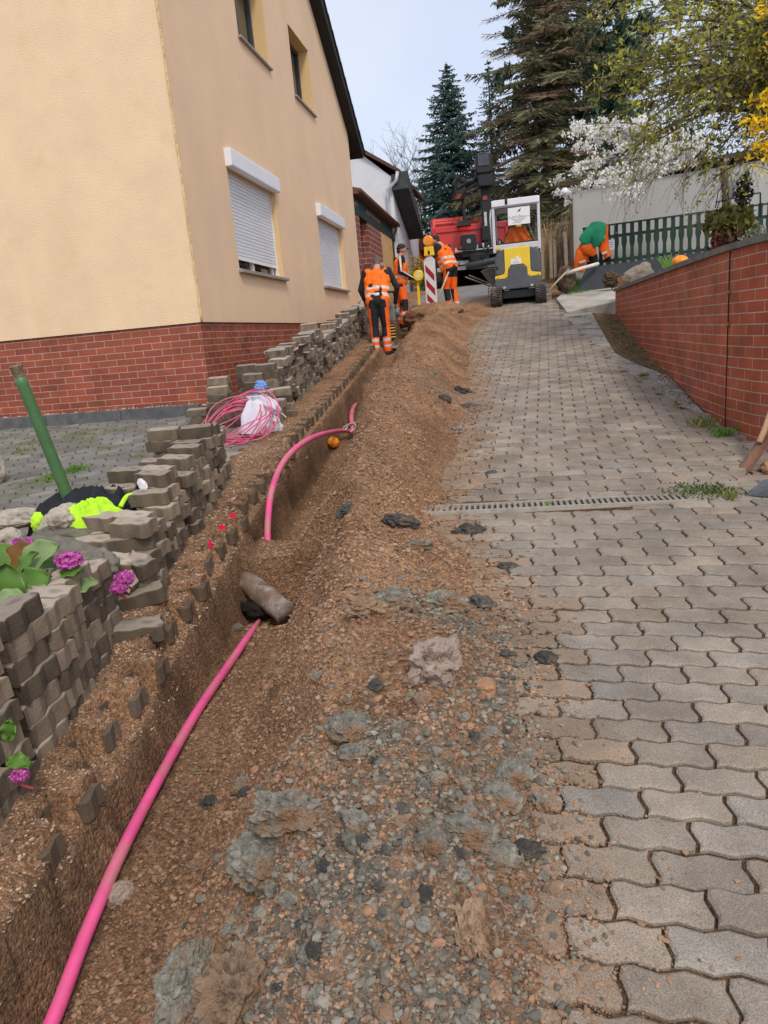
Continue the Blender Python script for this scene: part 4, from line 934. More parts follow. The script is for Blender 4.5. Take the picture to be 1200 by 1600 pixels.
for (px, py, dx, dz, s_) in ((28,1190,1,-.2,.075),(14,1140,.3,.9,.07),(38,1195,.9,.3,.05)):
    c = P(px, py, 1.62); leaf_obj(b4, c, s_, s_*.7, Vector((dx,0,dz)), toc(c), bgm, px, b4.location)
flower_head(b4, P(30,1211,1.6), b4.location, 60, .018, 6)

# ---------------------------------------------------------------- right edge: shovel, slate
rust = mat('rusty_steel', (.24,.125,.08), rough=.75, var=.35, scale=9, metal=.25, bump=.6, bscale=50, stain=((.36,.20,.12),6,.5,.7))
shv = thing('shovel', 'rusty shovel leaning at the right edge by the brick wall', 'shovel', (0,0,0))
w = MB(); A = [P(1150,722,4.95), P(1163,737,4.8), P(1195,715,4.72), P(1212,690,4.7)]; B = [P(1168,702,5.02), P(1180,690,4.95), P(1188,683,4.9), P(1215,668,4.85)]
nu = 12
for i in range(nu+1):
    t = i/nu
    for j in range(7):
        s_ = j/6; a = A[0]*(1-t)+A[2]*t if False else None
        e0 = P(1152,735,4.96).lerp(P(1205,655,5.2), t); e1 = P(1168,740,4.78).lerp(P(1225,668,4.95), t); p = e0.lerp(e1, s_)+Vector((0,0,-.05*sin(pi*s_)))+Vector((0,0,.03*(t-.5)**2)); w.v.append(tuple(p))
for i in range(nu):
    for j in range(6): a = i*7+j; w.f.append([a, a+1, a+8, a+7]); w.mi.append(0)
o_ = w.build('blade', rust, shv, smooth=True); md = o_.modifiers.new('t', 'SOLIDIFY'); md.thickness = .004
w = MB(); w.tube(smoothpts([P(1186,692,5.05), P(1196,668,5.1), P(1206,640,5.2), P(1240,560,5.4)]), .02, 10); w.build('handle', mat('ash_handle', (.42,.26,.15), rough=.7, bump=.3), shv, smooth=True)
q = GR(1196,738); tag(blob('stone', q+Vector((.03,0,.03)), (.06,.06,.045), mat('orange_stone', (.36,.19,.10), bump=.6), amp=.25, seed=5), 'rounded orange stone cut by the right edge beside the shovel', 'stone')
sl = MB(); q = GR(1190,775); sl.add([Vector(p)+q for p in ((-.07,.02,.0),(.12,-.09,-.0),(.25,.1,0),(.05,.13,.0),(-.06,.03,.03),(.12,-.08,.085),(.25,.1,.09),(.05,.13,.07))], [(3,2,1,0),(4,5,6,7),(0,1,5,4),(1,2,6,5),(2,3,7,6),(3,0,4,7)])
tag(sl.build('slate_block', mat('grey_slate', (.10,.115,.12), rough=.6, var=.2, scale=9, bump=.4), bevel=.004), 'dark grey slate block at the right edge below the shovel', 'slate')
# on the garden wall
tag(blob('boulder', P(1000,432,11.9), (.20,.16,.17), mat('buff_boulder', (.50,.40,.30), rough=.9, var=.2, scale=6, bump=.7, bscale=25), rot=(0,-.4,0), amp=.22, seed=14, sub=5, sq=.75), 'buff boulder sitting on top of the brick garden wall', 'boulder')
pk_ = thing('pumpkin', 'orange pumpkin behind the coping of the brick garden wall', 'pumpkin', P(1063,408,9.4))
w = MB(); w.sphere((0,0,0), .09, 32, 14, sc=(1,1,.72))
w.v = [tuple(Vector(v)*(1+.05*cos(8*atan2(v[1], v[0])))) for v in w.v]; w.build('fruit', orange, pk_, smooth=True)
# stump and sticks by the ramp
blob('tree_stump', P(884,437,15.6), (.17,.13,.22), mat('stump_bark', (.10,.07,.05), rough=.95, var=.5, scale=14, bump=.9, bscale=30), 'dark broken stump in the grass beside the ramp', 'stump', amp=.35, seed=3, sub=5, ridged=True)
blob('root_clump', P(955,437,15.0), (.14,.12,.13), mat('root_brown', (.10,.07,.045), rough=.95, var=.5, scale=20, bump=.9), 'brown dry root clump at the foot of the dark plinth wall', 'plant', amp=.5, seed=7, sub=5, freq=4)
w = MB(); w.tube([P(856,456,15.0), P(870,440,15.1), P(889,421,15.3)], .018, 8); tag(w.build('stick', mat('bare_stick', (.45,.33,.22), bump=.3), smooth=True), 'thin bare stick leaning across the dark stump', 'stick')
w = MB(); w.tube([P(884,428,15.4), P(903,421,15.4), P(935,412,15.6)], .035, 10); tag(w.build('white_pole', mat('pvc_white', (.66,.63,.56), rough=.5, bump=.05), smooth=True), 'short white pole lying behind the hanging orange trousers', 'pole')
w = MB(); w.tube([P(885,420,17), P(884,390,17), P(882,362,17)], .04, 8); tag(w.build('fence_post', mat('grey_wood', (.48,.42,.34), bump=.3)), 'pale bare post left of the grey shed', 'post')
# a small brick base, cream slab end
w = brick_strip('brick_base', [(1.62,14.6,0),(2.5,14.4,0)], 1.9, 2.2, wallbrick); tag(w, 'short strip of red brick at the foot of the dark plinth wall', 'brickwork')
# ================================================================= MINI EXCAVATOR
yel = mat('machine_yellow', (.80,.55,.012), rough=.38, var=.06, scale=4, bump=.03, spec=.5, coat=.3, stain=((.45,.33,.08),6,.62,.9))
mgr = mat('machine_grey', (.085,.095,.105), rough=.45, var=.15, scale=5, bump=.06, coat=.15, stain=((.16,.14,.12),5,.6,.9))
cabw = mat('cab_light_grey', (.55,.57,.62), rough=.4, var=.05, scale=3, bump=.03, coat=.2)
cabtop = mat('cab_roof_white', (.72,.75,.82), rough=.4, var=.04, scale=3, bump=.03, coat=.2)
rub = mat('track_rubber', (.045,.042,.04), rough=.85, var=.3, scale=12, bump=.5, bscale=40, stain=((.17,.13,.10),9,.5,.75))
blk = mat('black_machine', (.015,.016,.018), rough=.5, var=.3, scale=7, bump=.15)
cg = bpy.data.materials.new('cab_glass'); n_, b_ = nodes_of(cg); b_.inputs['Base Color'].default_value = (.75,.80,.82,1); b_.inputs['Roughness'].default_value = .02; b_.inputs['Transmission Weight'].default_value = 1; b_.inputs['IOR'].default_value = 1.12
whs = mat('white_sign', (.78,.79,.83), rough=.5, var=.02, bump=0)
ink = mat('sign_ink', (.05,.055,.075), bump=0, var=.05)
ink2 = mat('sign_ink_pale', (.30,.32,.38), bump=0, var=.05)
el = P(811,480,14.95)
ex = thing('mini_excavator', 'yellow and grey mini excavator seen from behind on the driveway', 'excavator', (el.x, 14.95, G(14.95)-.01), radians(-1)); ex.scale = (.95,.9,.875)
for sx in (-1, 1):
    w = MB(); x0, x1 = sx*.34, sx*.57; lo_, hi_ = min(x0,x1), max(x0,x1)
    prof = []
    for k in range(13): a = pi/2+pi*k/12; prof.append((-.02+.19*cos(a)*-1*-1, .19+.19*sin(a)))
    for k in range(13): a = -pi/2+pi*k/12; prof.append((1.25+.19*cos(a), .19+.19*sin(a)))
    w.prism([(a, b2_) for a, b2_ in prof], lo_, hi_, 'x'); t_ = w.build('track', rub, ex)
    w = MB()
    for k in range(13):
        a = pi/2+pi*k/12
        for q_, off in ((lo_+.065, 0), (hi_-.065, .13)):
            aa = a+off; w.box((q_, -.02+.205*cos(aa), .19+.205*sin(aa)), (.11,.045,.04), Matrix.Rotation(-(pi/2-aa), 3, 'X'))
    for k in range(10): w.box(((lo_+hi_)/2, .08+k*.13, .01), (.22,.04,.03)); w.box(((lo_+hi_)/2, .08+k*.13, .39), (.22,.04,.03))
    w.build('lugs', rub, t_, bevel=.006)
w = MB(); w.b2((-.34,.05,.16),(.34,1.15,.34)); w.b2((-.2,.3,.34),(.2,.9,.45)); w.build('undercarriage', blk, ex, bevel=.01)
w = MB(); w.box((.0,1.5,.2),(1.1,.05,.28)); w.build('dozer_blade', mgr, ex)
w = MB()
for sx in (-1,1): w.box((sx*.28,.0,.40),(.06,.1,.05), Matrix.Rotation(sx*.4,3,'Y'))
w.build('step', mat('pale_step', (.4,.4,.42), bump=.05), ex)
# body: counterweight with rounded plan
def arch(xl, xr, z0, z1, r, seg=8):
    p = [(xl, z0), (xr, z0)]
    for k in range(seg+1): a = pi/2*k/seg; p.append((xr-r+r*cos(a), z1-r+r*sin(a)))
    for k in range(seg+1): a = pi/2+pi/2*k/seg; p.append((xl+r+r*cos(a), z1-r+r*sin(a)))
    return p
w = MB(); w.prism(arch(-.47,.47,.46,1.24,.26), .06, .9, 'y'); w.build('engine_hood', mgr, ex, bevel=.02)
w = MB(); pts = [(-.47,.66),(-.47,.60),(-.26,.60),(-.20,.64),(-.19,.80),(-.12,.88),(.12,.88),(.19,.80),(.20,.64),(.26,.60),(.47,.60),(.47,.66),(.28,.70),(.26,.76),(.26,1.235),(-.26,1.235),(-.26,.76),(-.28,.70)]
w.prism(pts, .035, .07, 'y'); w.build('yellow_panel', yel, ex, bevel=.006)
for sx in (-1,1):
    w = MB(); w.prism([(sx*.275,.72),(sx*.275,1.225),(sx*.34,1.20),(sx*.42,1.12),(sx*.455,1.0),(sx*.455,.74),(sx*.43,.70),(sx*.30,.70)], .045, .08, 'y'); w.build('side_panel', mgr, ex, bevel=.01)
w = MB(); w.prism([(-.46,.36),(.46,.36),(.48,.50),(.47,.59),(.27,.585),(.205,.63),(.185,.79),(.115,.865),(-.115,.865),(-.185,.79),(-.205,.63),(-.27,.585),(-.47,.59),(-.48,.50)], .0, .2, 'y'); w.build('counterweight', mgr, ex, bevel=.015)
text('lettering', 'WACKER', .052, mat('emboss_grey', (.16,.17,.18), bump=0), ex, (0,-.003,.80), (pi/2,0,0), .002)
text('lettering', 'NEUSON', .052, MATS['emboss_grey'], ex, (0,-.003,.745), (pi/2,0,0), .002)
w = MB(); w.cyl((0,.036,1.02),(0,.02,1.02),.035,n=20); w.build('lock', cabtop, ex)
for sx in (-1,1):
    w = MB(); w.b2((sx*.41-.02,.03,.615),(sx*.41+.02,.036,.64)); w.build('reflector', mat('amber_reflector', (.75,.22,.02), rough=.3, bump=0), ex)
w = MB(); w.b2((-.44,.04,.80),(-.40,.05,.88)); w.build('vent', blk, ex)
# cab
w = MB()
for sx in (-1,1): w.box((sx*.455,.10,1.72),(.06,.06,1.1)); w.box((sx*.455,.95,1.72),(.05,.05,1.1))
w.box((0,.10,1.27),(.94,.05,.13)); w.b2((-.48,.08,2.1),(.48,.14,2.16)); w.b2((-.48,.1,2.1),(-.43,.97,2.15)); w.b2((.43,.1,2.1),(.48,.97,2.15)); w.build('cab_frame', cabw, ex, bevel=.012)
w = MB(); w.prism([(-.48,2.13),(.48,2.13),(.48,2.24),(.45,2.27),(-.45,2.27),(-.48,2.24)], .04, 1.05, 'y'); w.build('cab_roof', cabtop, ex, bevel=.015)
w = MB(); w.b2((-.47,.2,1.2),(-.44,.95,1.5)); w.b2((.44,.2,1.2),(.47,.95,1.5)); w.b2((-.47,.93,1.0),(.47,.97,1.22)); w.build('cab_side', mgr, ex)
w = MB(); w.b2((-.43,.085,1.33),(-.415,.09,2.11)); w.b2((.415,.085,1.33),(.43,.09,2.11)); w.b2((-.43,.085,1.33),(.43,.09,1.36)); w.b2((-.43,.085,2.09),(.43,.09,2.12)); w.build('window_seal', blk, ex)
w = MB(); w.b2((-.42,.093,1.34),(.42,.097,2.11)); w.build('rear_window', cg, ex)
w = MB(); w.b2((-.42,.96,1.3),(.42,.965,2.1)); w.build('front_window', cg, ex)
w = MB(); w.b2((.06-.0,.045,1.235),(.16,.05,1.28)); w.build('warning_sticker', yel, ex); w = MB(); w.b2((-.42,.045,1.24),(-.32,.05,1.29)); w.build('warning_sticker', yel, ex)
w = MB(); w.rbox((-.22,.3,1.2),(.22,.42,1.62),.06,axis='y'); w.rbox((-.24,.3,1.15),(.24,.7,1.25),.04,axis='y'); w.build('seat', blk, ex, bevel=.02)
w = MB(); w.tube([(-.18,.05,2.16),(-.18,.05,2.28)],.03,10); w.build('work_lamp', blk, ex, smooth=True)
w = MB(); w.tube([(-.50,.12,1.3),(-.52,.10,1.9),(-.50,.12,2.1)],.015,8); w.build('grab_rail', cabw, ex, smooth=True)
sgn = MB(); sgn.b2((-.155,.070,1.72),(.285,.082,2.08)); sg_ = sgn.build('sign', whs, ex)
text('lettering', 'Lahl-Bau', .095, ink2, sg_, (.03,.068,1.885), (pi/2,0,0), .001); text('lettering', 'GmbH', .035, ink2, sg_, (.235,.068,1.875), (pi/2,0,0), .001)
def bird(mb, cx, cz, s, y):
    mb.prism([(cx-.9*s, cz-.8*s),(cx-.2*s, cz+.2*s),(cx+.5*s, cz+.7*s),(cx+1.0*s, cz+1.1*s),(cx+.8*s, cz+.5*s),(cx+.6*s, cz-.4*s),(cx+.2*s, cz-.5*s),(cx+.1*s, cz-.1*s),(cx-.3*s, cz-.5*s)], y-.002, y, 'y')
w = MB(); bird(w, .065, 2.005, .045, .069); w.build('emblem', ink, sg_)
w = MB()
for k, (a, c) in enumerate(((-.09,.20),(-.05,.15),(-.02,.12),(-.07,.10))): w.b2((a,.067,1.83-k*.024),(c,.069,1.838-k*.024))
w.build('fine_print', ink2, sg_)
sgn = MB(); sgn.b2((-.135,.022,.885),(.075,.033,1.0)); s2 = sgn.build('sign', whs, ex)
text('lettering', 'Lahl-Bau', .040, ink2, s2, (-.03,.02,.935), (pi/2,0,0), .001)
w = MB(); bird(w, -.03, .975, .016, .021); w.build('emblem', ink, s2)
w = MB(); w.b2((-.1,.019,.905),(.04,.021,.909)); w.build('fine_print', ink2, s2)
# boom folded in front
w = MB(); w.tube([(0,1.2,.7),(0,1.7,1.4),(0,2.0,1.9),(0,2.5,1.7)], .08, 8); w.tube([(0,2.5,1.7),(0,2.4,.6)], .06, 8); w.build('boom', yel, ex)
oj = thing('jacket', 'orange work jacket hung over the seat inside the excavator cab', 'jacket', ex.location, ex.rotation_euler.z); oj.scale = ex.scale
w = MB(); nx_, nz_ = 22, 16; 
for j in range(nz_+1):
    t = j/nz_; hw = .17+.12*ss(.0,.9,1-t)
    for i in range(nx_+1):
        s_ = i/nx_*2-1; w.v.append((s_*hw+.02, .27-.05*(1-s_*s_)+.018*sin(9*s_+t*4), 1.34+.36*t-.05*abs(s_)**3*(1-t)+.01*sin(7*s_)*(1-t)))
for j in range(nz_):
    for i in range(nx_): a = j*(nx_+1)+i; w.f.append([a,a+1,a+nx_+2,a+nx_+1]); w.mi.append(0)
hvo = mat('hivis_orange', (.95,.155,.012), rough=.7, var=.12, scale=7, bump=.3, bscale=25)
o_ = w.build('cloth', hvo, oj, smooth=True); md = o_.modifiers.new('t','SOLIDIFY'); md.thickness = .03

# ================================================================= CRANE TRUCK
red = mat('truck_red', (.62,.028,.022), rough=.35, var=.1, scale=2, bump=.03, coat=.4, stain=((.33,.10,.07),4,.55,.85))
tarp = mat('dusty_panel', (.42,.26,.20), rough=.8, var=.3, scale=5, bump=.2)
tk = thing('crane_truck', 'red tipper truck with black loading crane standing beyond the workers', 'truck', (-1.75,24,G(24)), radians(8))
w = MB()
for sx in (-1,1):
    for y_ in (1.2,2.6,6.0):
        w = MB(); w.cyl((sx*.78,y_,.48),(sx*1.18,y_,.48),.48,n=24); w_ = w.build('wheel', rub, tk, bevel=.03)
        r_ = MB(); r_.cyl((sx*1.0,y_,.48),(sx*1.19,y_,.48),.26,n=20); r_.build('rim', steel, w_)
w = MB(); w.b2((-.45,.2,.6),(.45,7,.95)); w.b2((-1.1,.5,.95),(1.1,4.9,1.08)); w.build('chassis', blk, tk)
w = MB(); w.b2((-1.15,.0,.50),(1.15,.12,.62)); w.build('underrun_bar', mat('bare_bar', (.35,.36,.37), rough=.5, metal=.4, bump=.1), tk, bevel=.01)
w = MB(); w.b2((-1.15,.05,.68),(1.15,.2,.86)); w.build('light_bar', blk, tk)
for sx in (-1,1):
    w = MB(); w.b2((sx*.95-.16,.02,.70),(sx*.95+.16,.06,.84)); w.build('tail_lamp', mat('tail_red', (.45,.02,.02), rough=.25, bump=0), tk)
w = MB(); w.b2((-.62,.02,.66),(-.12,.045,.78)); pl_ = w.build('number_plate', whs, tk)
text('lettering', 'ABI LB 12', .085, ink, pl_, (-.37,.018,.72), (pi/2,0,0), .001) if False else None
w = MB(); w.b2((-1.18,.45,1.05),(1.18,.52,1.82)); w.b2((-1.22,.40,1.72),(1.22,.55,1.90)); w.b2((-1.2,.4,1.05),(-1.1,.56,1.85)); w.b2((1.1,.4,1.05),(1.2,.56,1.85)); w.b2((-1.2,.5,1.05),(-1.14,4.8,1.85)); w.b2((1.14,.5,1.05),(1.2,4.8,1.85)); w.b2((-1.2,4.7,1.05),(1.2,4.8,1.9)); w.build('tipper_body', red, tk, bevel=.015)
w = MB(); w.b2((-1.2,5.05,.9),(1.2,7.1,2.45)); w.prism([(5.05,2.45),(7.1,2.45),(6.9,2.80),(5.25,2.86)], -1.17, 1.17, 'x'); w.build('cab', red, tk, bevel=.07)
w = MB(); w.b2((-1.02,5.0,1.7),(1.02,5.05,2.4)); w.build('rear_panel', tarp, tk, bevel=.01)
for k in range(3):
    w = MB(); w.box((0,5.02,2.52+k*.09),(2.0,.05,.025)); w.build('roof_rib', mat('deep_red', (.45,.02,.02), rough=.4, bump=0), tk)
w = MB(); w.add([(-1.2,5.9,.95),(-1.62,5.2,.95),(-1.62,5.2,2.35),(-1.2,5.9,2.35),(-1.2,5.95,.95),(-1.66,5.25,.95),(-1.66,5.25,2.35),(-1.2,5.95,2.35)], [(0,1,2,3),(7,6,5,4),(0,4,5,1),(1,5,6,2),(2,6,7,3),(3,7,4,0)]); dr_ = w.build('door', red, tk)
w = MB(); w.add([(-1.24,5.82,1.55),(-1.56,5.28,1.55),(-1.56,5.28,2.25),(-1.24,5.82,2.25)], [(0,1,2,3)]); o_ = w.build('window', glass, dr_); o_.location = (0,-.01,0)
w = MB(); w.rbox((-1.62,5.0,1.75),(-1.36,5.08,2.25),.04,axis='y'); w.tube([(-1.2,5.3,2.3),(-1.5,5.1,2.28)],.02,6); w.build('mirror', blk, tk)
dirt_ = blobmesh('load', (.9,1.6,.45), .2, 1.8, 4, mat('load_soil', (.16,.11,.07), rough=.95, var=.4, bump=.7), sub=4); o_ = bpy.data.objects.new('load', dirt_); link(o_); o_.parent = tk; o_.location = (.1,2.6,1.55)
# loading crane at the rear
w = MB(); w.b2((-.35,-.28,.85),(1.1,.35,1.05)); w.b2((-.2,-.2,1.05),(1.05,.3,1.22)); w.b2((-.1,-.3,.62),(.5,.2,.92)); w.build('crane_base', blk, tk, bevel=.02)
w = MB(); w.rbox((-.36,-.42,1.05),(.12,-.1,1.5),.06,axis='y'); w.build('control_box', blk, tk, bevel=.015)
w = MB(); w.cyl((-.12,-.45,1.3),(-.12,-.42,1.3),.07,n=16); w.build('control_dial', mat('dial_grey', (.25,.26,.27), bump=0), tk)
w = MB(); random.seed(2)
for k in range(14):
    w = MB(); a = Vector((random.uniform(-.5,.9),-.3,random.uniform(.7,1.3))); b__ = a+Vector((random.uniform(-.4,.4),random.uniform(-.15,.05),random.uniform(-.3,.3))); w.tube(smoothpts([a,(a+b__)/2+Vector((0,-.1,-.1)),b__],6),.018,6); w.build('hydraulic_hose', blk, tk, smooth=True)
w = MB()
for k in range(9): w.b2((-.55+k*.17,-.33,1.02),(-.50+k*.17,-.28,1.14+.04*(k%3)))
w.b2((-.56,-.325,1.03),(.88,-.285,1.06))
w.build('valve_levers', mat('lever_silver', (.5,.5,.52), metal=.5, rough=.4, bump=0), tk)
w = MB(); w.tube([(-.25,-.35,.56),(.9,-.35,.70),(1.1,-.3,.72)],.10,12); w.build('cylinder', mat('dark_cylinder', (.06,.065,.07), rough=.4, bump=.1), tk, smooth=True)
w = MB(); w.b2((.36,-.05,1.2),(.66,.25,2.9)); w.b2((.32,-.08,1.3),(.70,.28,1.75)); w.build('column', blk, tk, bevel=.02)
w = MB(); w.b2((.42,-.07,1.62),(.50,-.05,2.15)); w.build('column_stripes', mat('worn_white', (.45,.45,.43), var=.5, scale=14, bump=.1), tk)
w = MB(); w.b2((.40,-.072,2.5),(.54,-.05,2.62)); w.build('red_label', mat('label_red', (.35,.06,.05), bump=0), tk)
w = MB(); w.rbox((.22,-.35,3.22),(.72,.35,3.78),.08,axis='y'); w.rbox((.26,-.30,2.85),(.74,.25,3.25),.1,axis='y'); w.build('crane_head', blk, tk, bevel=.03)
w = MB(); w.b2((.28,-.37,3.42),(.62,-.35,3.72)); w.build('head_cover', mat('dark_blue_grey', (.06,.065,.08), rough=.4, bump=.1), tk, bevel=.01)
w = MB(); w.tube([(.3,0,3.1),(-.05,-.1,3.05),(-.35,-.1,2.9)],.09,8); w.tube(smoothpts([Vector((.3,-.2,3.3)),Vector((0,-.25,3.35)),Vector((-.4,-.2,3.1)),Vector((-.42,-.2,2.7))],6),.03,6); w.tube(smoothpts([Vector((.3,-.2,3.0)),Vector((-.1,-.3,2.8)),Vector((-.3,-.2,2.55))],6),.03,6); w.build('jib', blk, tk)
gb = MB(); gb.box((-.25,0,2.95),(.28,.3,.4)); gb.box((-.32,0,2.7),(.34,.28,.25)); gb.tube([(-.22,0,2.75),(-.20,0,2.35),(-.18,0,1.95)],.055,8); gb.prism([(-.4,1.95),(-.05,1.95),(.0,1.80),(-.45,1.80)],-.15,.15,'y'); gb.sphere((-.4,0,3.05),.13,10,8); gb.sphere((-.18,-.1,3.1),.12,10,8); gb.build('grab_head', mat('greasy_black', (.028,.024,.022), var=.5, scale=20, rough=.6, bump=.5), tk)
w = MB(); w.box((-.33,-.16,2.66),(.26,.02,.14)); w.build('grab_bracket', mat('dull_red', (.20,.05,.04), bump=.2), tk)

# ================================================================= WHEELBARROW, BEACON, RAMMER
wb = thing('wheelbarrow', 'grey steel wheelbarrow standing between truck and excavator', 'wheelbarrow', P(782,466,16.6), radians(15)); wb.scale = (.8,.8,.85)
w = MB(); 
def ring(z, a, b2_, cx=0): return [(cx-a, -b2_, z),(cx+a*.9, -b2_, z),(cx+a, 0, z),(cx+a*.9, b2_, z),(cx-a, b2_, z)]
r0, r1 = ring(.38,.22,.2), ring(.72,.44,.32); w.add(r0+r1, [(0,1,6,5),(1,2,7,6),(2,3,8,7),(3,4,9,8),(4,0,5,9),(4,3,2,1,0)]); o_ = w.build('tray', mat('tray_grey', (.20,.21,.22), rough=.6, metal=.3, bump=.1), wb); md = o_.modifiers.new('t','SOLIDIFY'); md.thickness = .012
w = MB(); w.tube([(p[0],p[1],p[2]) for p in r1]+[r1[0]],.014,6); w.tube([(-.9,.28,.62),(-.3,.22,.36),(.5,.04,.2)],.016,6); w.tube([(-.9,-.28,.62),(-.3,-.22,.36),(.5,-.04,.2)],.016,6); w.tube([(-.25,.22,.36),(-.3,.25,.0)],.014,6); w.tube([(-.25,-.22,.36),(-.3,-.25,.0)],.014,6); w.build('frame', steel, wb)
w = MB(); w.cyl((.5,-.04,.19),(.5,.04,.19),.19,n=20); w_ = w.build('wheel', mat('red_wheel', (.16,.05,.045), bump=.1), wb, bevel=.02)
blob('load', (0,0,.71), (.38,.27,.05), mat('pale_sand', (.48,.42,.36), rough=.95, bump=.3), parent=wb, amp=.1)
bc = thing('beacon', 'red and white striped roadworks beacon board stuck in the spoil', 'beacon', (P(674,462,14.4).x, 14.4, P(674,401,14.4).z-1.11), radians(-10)); bc.scale = (.85,1,1)
w = MB(); w.rbox((-.13,0,.12),(.13,.03,1.06),.02,axis='y'); w.prism([(-.13,1.05),(.13,1.05),(.06,1.12),(-.02,1.14)],0,.03,'y'); w.build('board', mat('beacon_white', (.66,.66,.66), rough=.5, var=.06, stain=((.45,.40,.34),6,.6,.9), bump=.02), bc)
w = MB()
for k in range(4):
    z = .98-k*.27; a, b__, c, d = (-.10, z), (.10, z-.20), (.10, z-.33), (-.10, z-.13)
    pts = [(x_, max(.16, min(1.02, z_))) for x_, z_ in (a, b__, c, d)]
    w.prism(pts, -.003, .001, 'y')
w.build('stripes', mat('beacon_red', (.33,.015,.03), rough=.5, bump=.02), bc)
w = MB(); w.b2((-.3,-.1,-.05),(.3,.35,.06)); w.build('foot', rub, bc, bevel=.01)
lp = thing('warning_lamp', 'yellow warning lamp with round orange lens on top of the striped beacon', 'lamp', bc.location+Vector((.01,0,1.13)), 0)
w = MB(); w.prism([(-.10,0),(.10,0),(.085,.17),(-.085,.17)],-.03,.07,'y'); w.build('battery_case', mat('lamp_yellow', (.80,.52,.02), rough=.45, bump=.03), lp, bevel=.012)
w = MB(); w.cyl((0,-.045,.27),(0,.06,.27),.10,n=24); w.build('lens', mat('lens_orange', (.85,.25,.01), rough=.2, bump=0, spec=.6), lp, bevel=.02)
w = MB(); w.b2((-.02,-.035,.02),(.02,-.03,.09)); w.build('switch', blk, lp)
so_ = blob('soil_pile', P(678,488,13.9)+Vector((0,0,-.12)), (.60,.5,.30), soil, 'dark soil pile heaped in front of the striped beacon', 'soil pile', amp=.25, seed=3, sub=5, o=6)
# rammer held by the bent worker
rm = thing('rammer', 'vibrating rammer with black and yellow bellows beside the bent worker', 'rammer', P(612,545,12.35)+Vector((0,0,-.0)), 0)
w = MB()
for k in range(6): w.cyl((0,0,.16+k*.05),(0,0,.185+k*.05),.085,.085,n=18)
w.build('bellows', blk, rm)
w = MB()
for k in range(4): w.cyl((0,0,.19+k*.05),(0,0,.205+k*.05),.093,.093,n=18)
w.build('bellows_rings', yel, rm)
w = MB(); w.b2((-.14,-.16,-.0),(.14,.2,.05)); w.cyl((0,0,.05),(0,0,.16),.05,n=12); w.build('foot', steel, rm, bevel=.01)
w = MB(); w.b2((-.12,-.1,.45),(.12,.14,.72)); w.cyl((.06,.05,.6),(.18,.05,.6),.08,n=16); w.build('engine', mat('engine_grey', (.20,.20,.20), rough=.5, metal=.4, bump=.3), rm, bevel=.02)
w = MB(); w.tube(smoothpts([Vector(p) for p in ((-.1,.15,.6),(-.14,-.1,.88),(-.12,-.32,.92),(.12,-.32,.92),(.14,-.1,.88),(.1,.15,.6))],6),.018,8); w.build('handle', blk, rm, smooth=True)
# ================================================================= PEOPLE
skin = mat('skin', (.50,.27,.19), rough=.6, var=.08, scale=12, bump=.05); hairm = mat('dark_hair', (.025,.018,.014), rough=.7, var=.4, scale=60, bump=.4); hairg = mat('grey_hair', (.12,.09,.08), rough=.8, var=.4, scale=60, bump=.4)
tro = mat('trouser_orange', (.95,.13,.012), rough=.75, var=.12, scale=9, bump=.35, bscale=22); trb = mat('trouser_black', (.016,.017,.022), rough=.8, var=.3, bump=.3, bscale=25)
slv = mat('dark_sleeve', (.022,.020,.022), rough=.85, var=.3, bump=.3, bscale=25); refl = mat('reflective', (.62,.55,.52), rough=.35, var=.1, bump=.1); boot = mat('black_boot', (.02,.02,.022), rough=.6, var=.4, bump=.3); glv = mat('grey_glove', (.10,.10,.11), rough=.8, bump=.3)
vestm = mat('vest_orange', (.98,.165,.010), rough=.7, var=.1, scale=5, bump=.4, bscale=16)
ALLM = [skin, hairm, tro, trb, slv, refl, boot, glv, vestm, hairg]
def caps(bm_v, bm_f, a, b_, r0, r1, sc=None):
    a, b_ = Vector(a), Vector(b_); d = b_-a; L_ = d.length; d = d.normalized() if L_ > 1e-6 else Vector((0,0,1)); u = d.orthogonal().normalized(); w_ = d.cross(u); N_ = 14; rows = []
    for k in range(5): t = -pi/2+pi/2*k/4; rows.append((a+d*r0*sin(t), r0*max(.02, cos(t))))
    for k in range(5): t = pi/2*k/4; rows.append((b_+d*r1*sin(t), r1*max(.02, cos(t))))
    o = len(bm_v)
    for c, r in rows:
        for k in range(N_): an = 2*pi*k/N_; bm_v.append(c+(u*cos(an)+w_*sin(an))*r)
    for i in range(len(rows)-1):
        for k in range(N_): bm_f.append((o+i*N_+k, o+i*N_+(k+1)%N_, o+(i+1)*N_+(k+1)%N_, o+(i+1)*N_+k))
    bm_f.append(tuple(o+k for k in range(N_-1,-1,-1))); bm_f.append(tuple(o+(len(rows)-1)*N_+k for k in range(N_)))
def dist_seg(p, a, b_, r0, r1):
    ab = b_-a; t = max(0, min(1, (p-a).dot(ab)/max(1e-9, ab.length_squared))); return (p-a-ab*t).length-(r0+(r1-r0)*t), t
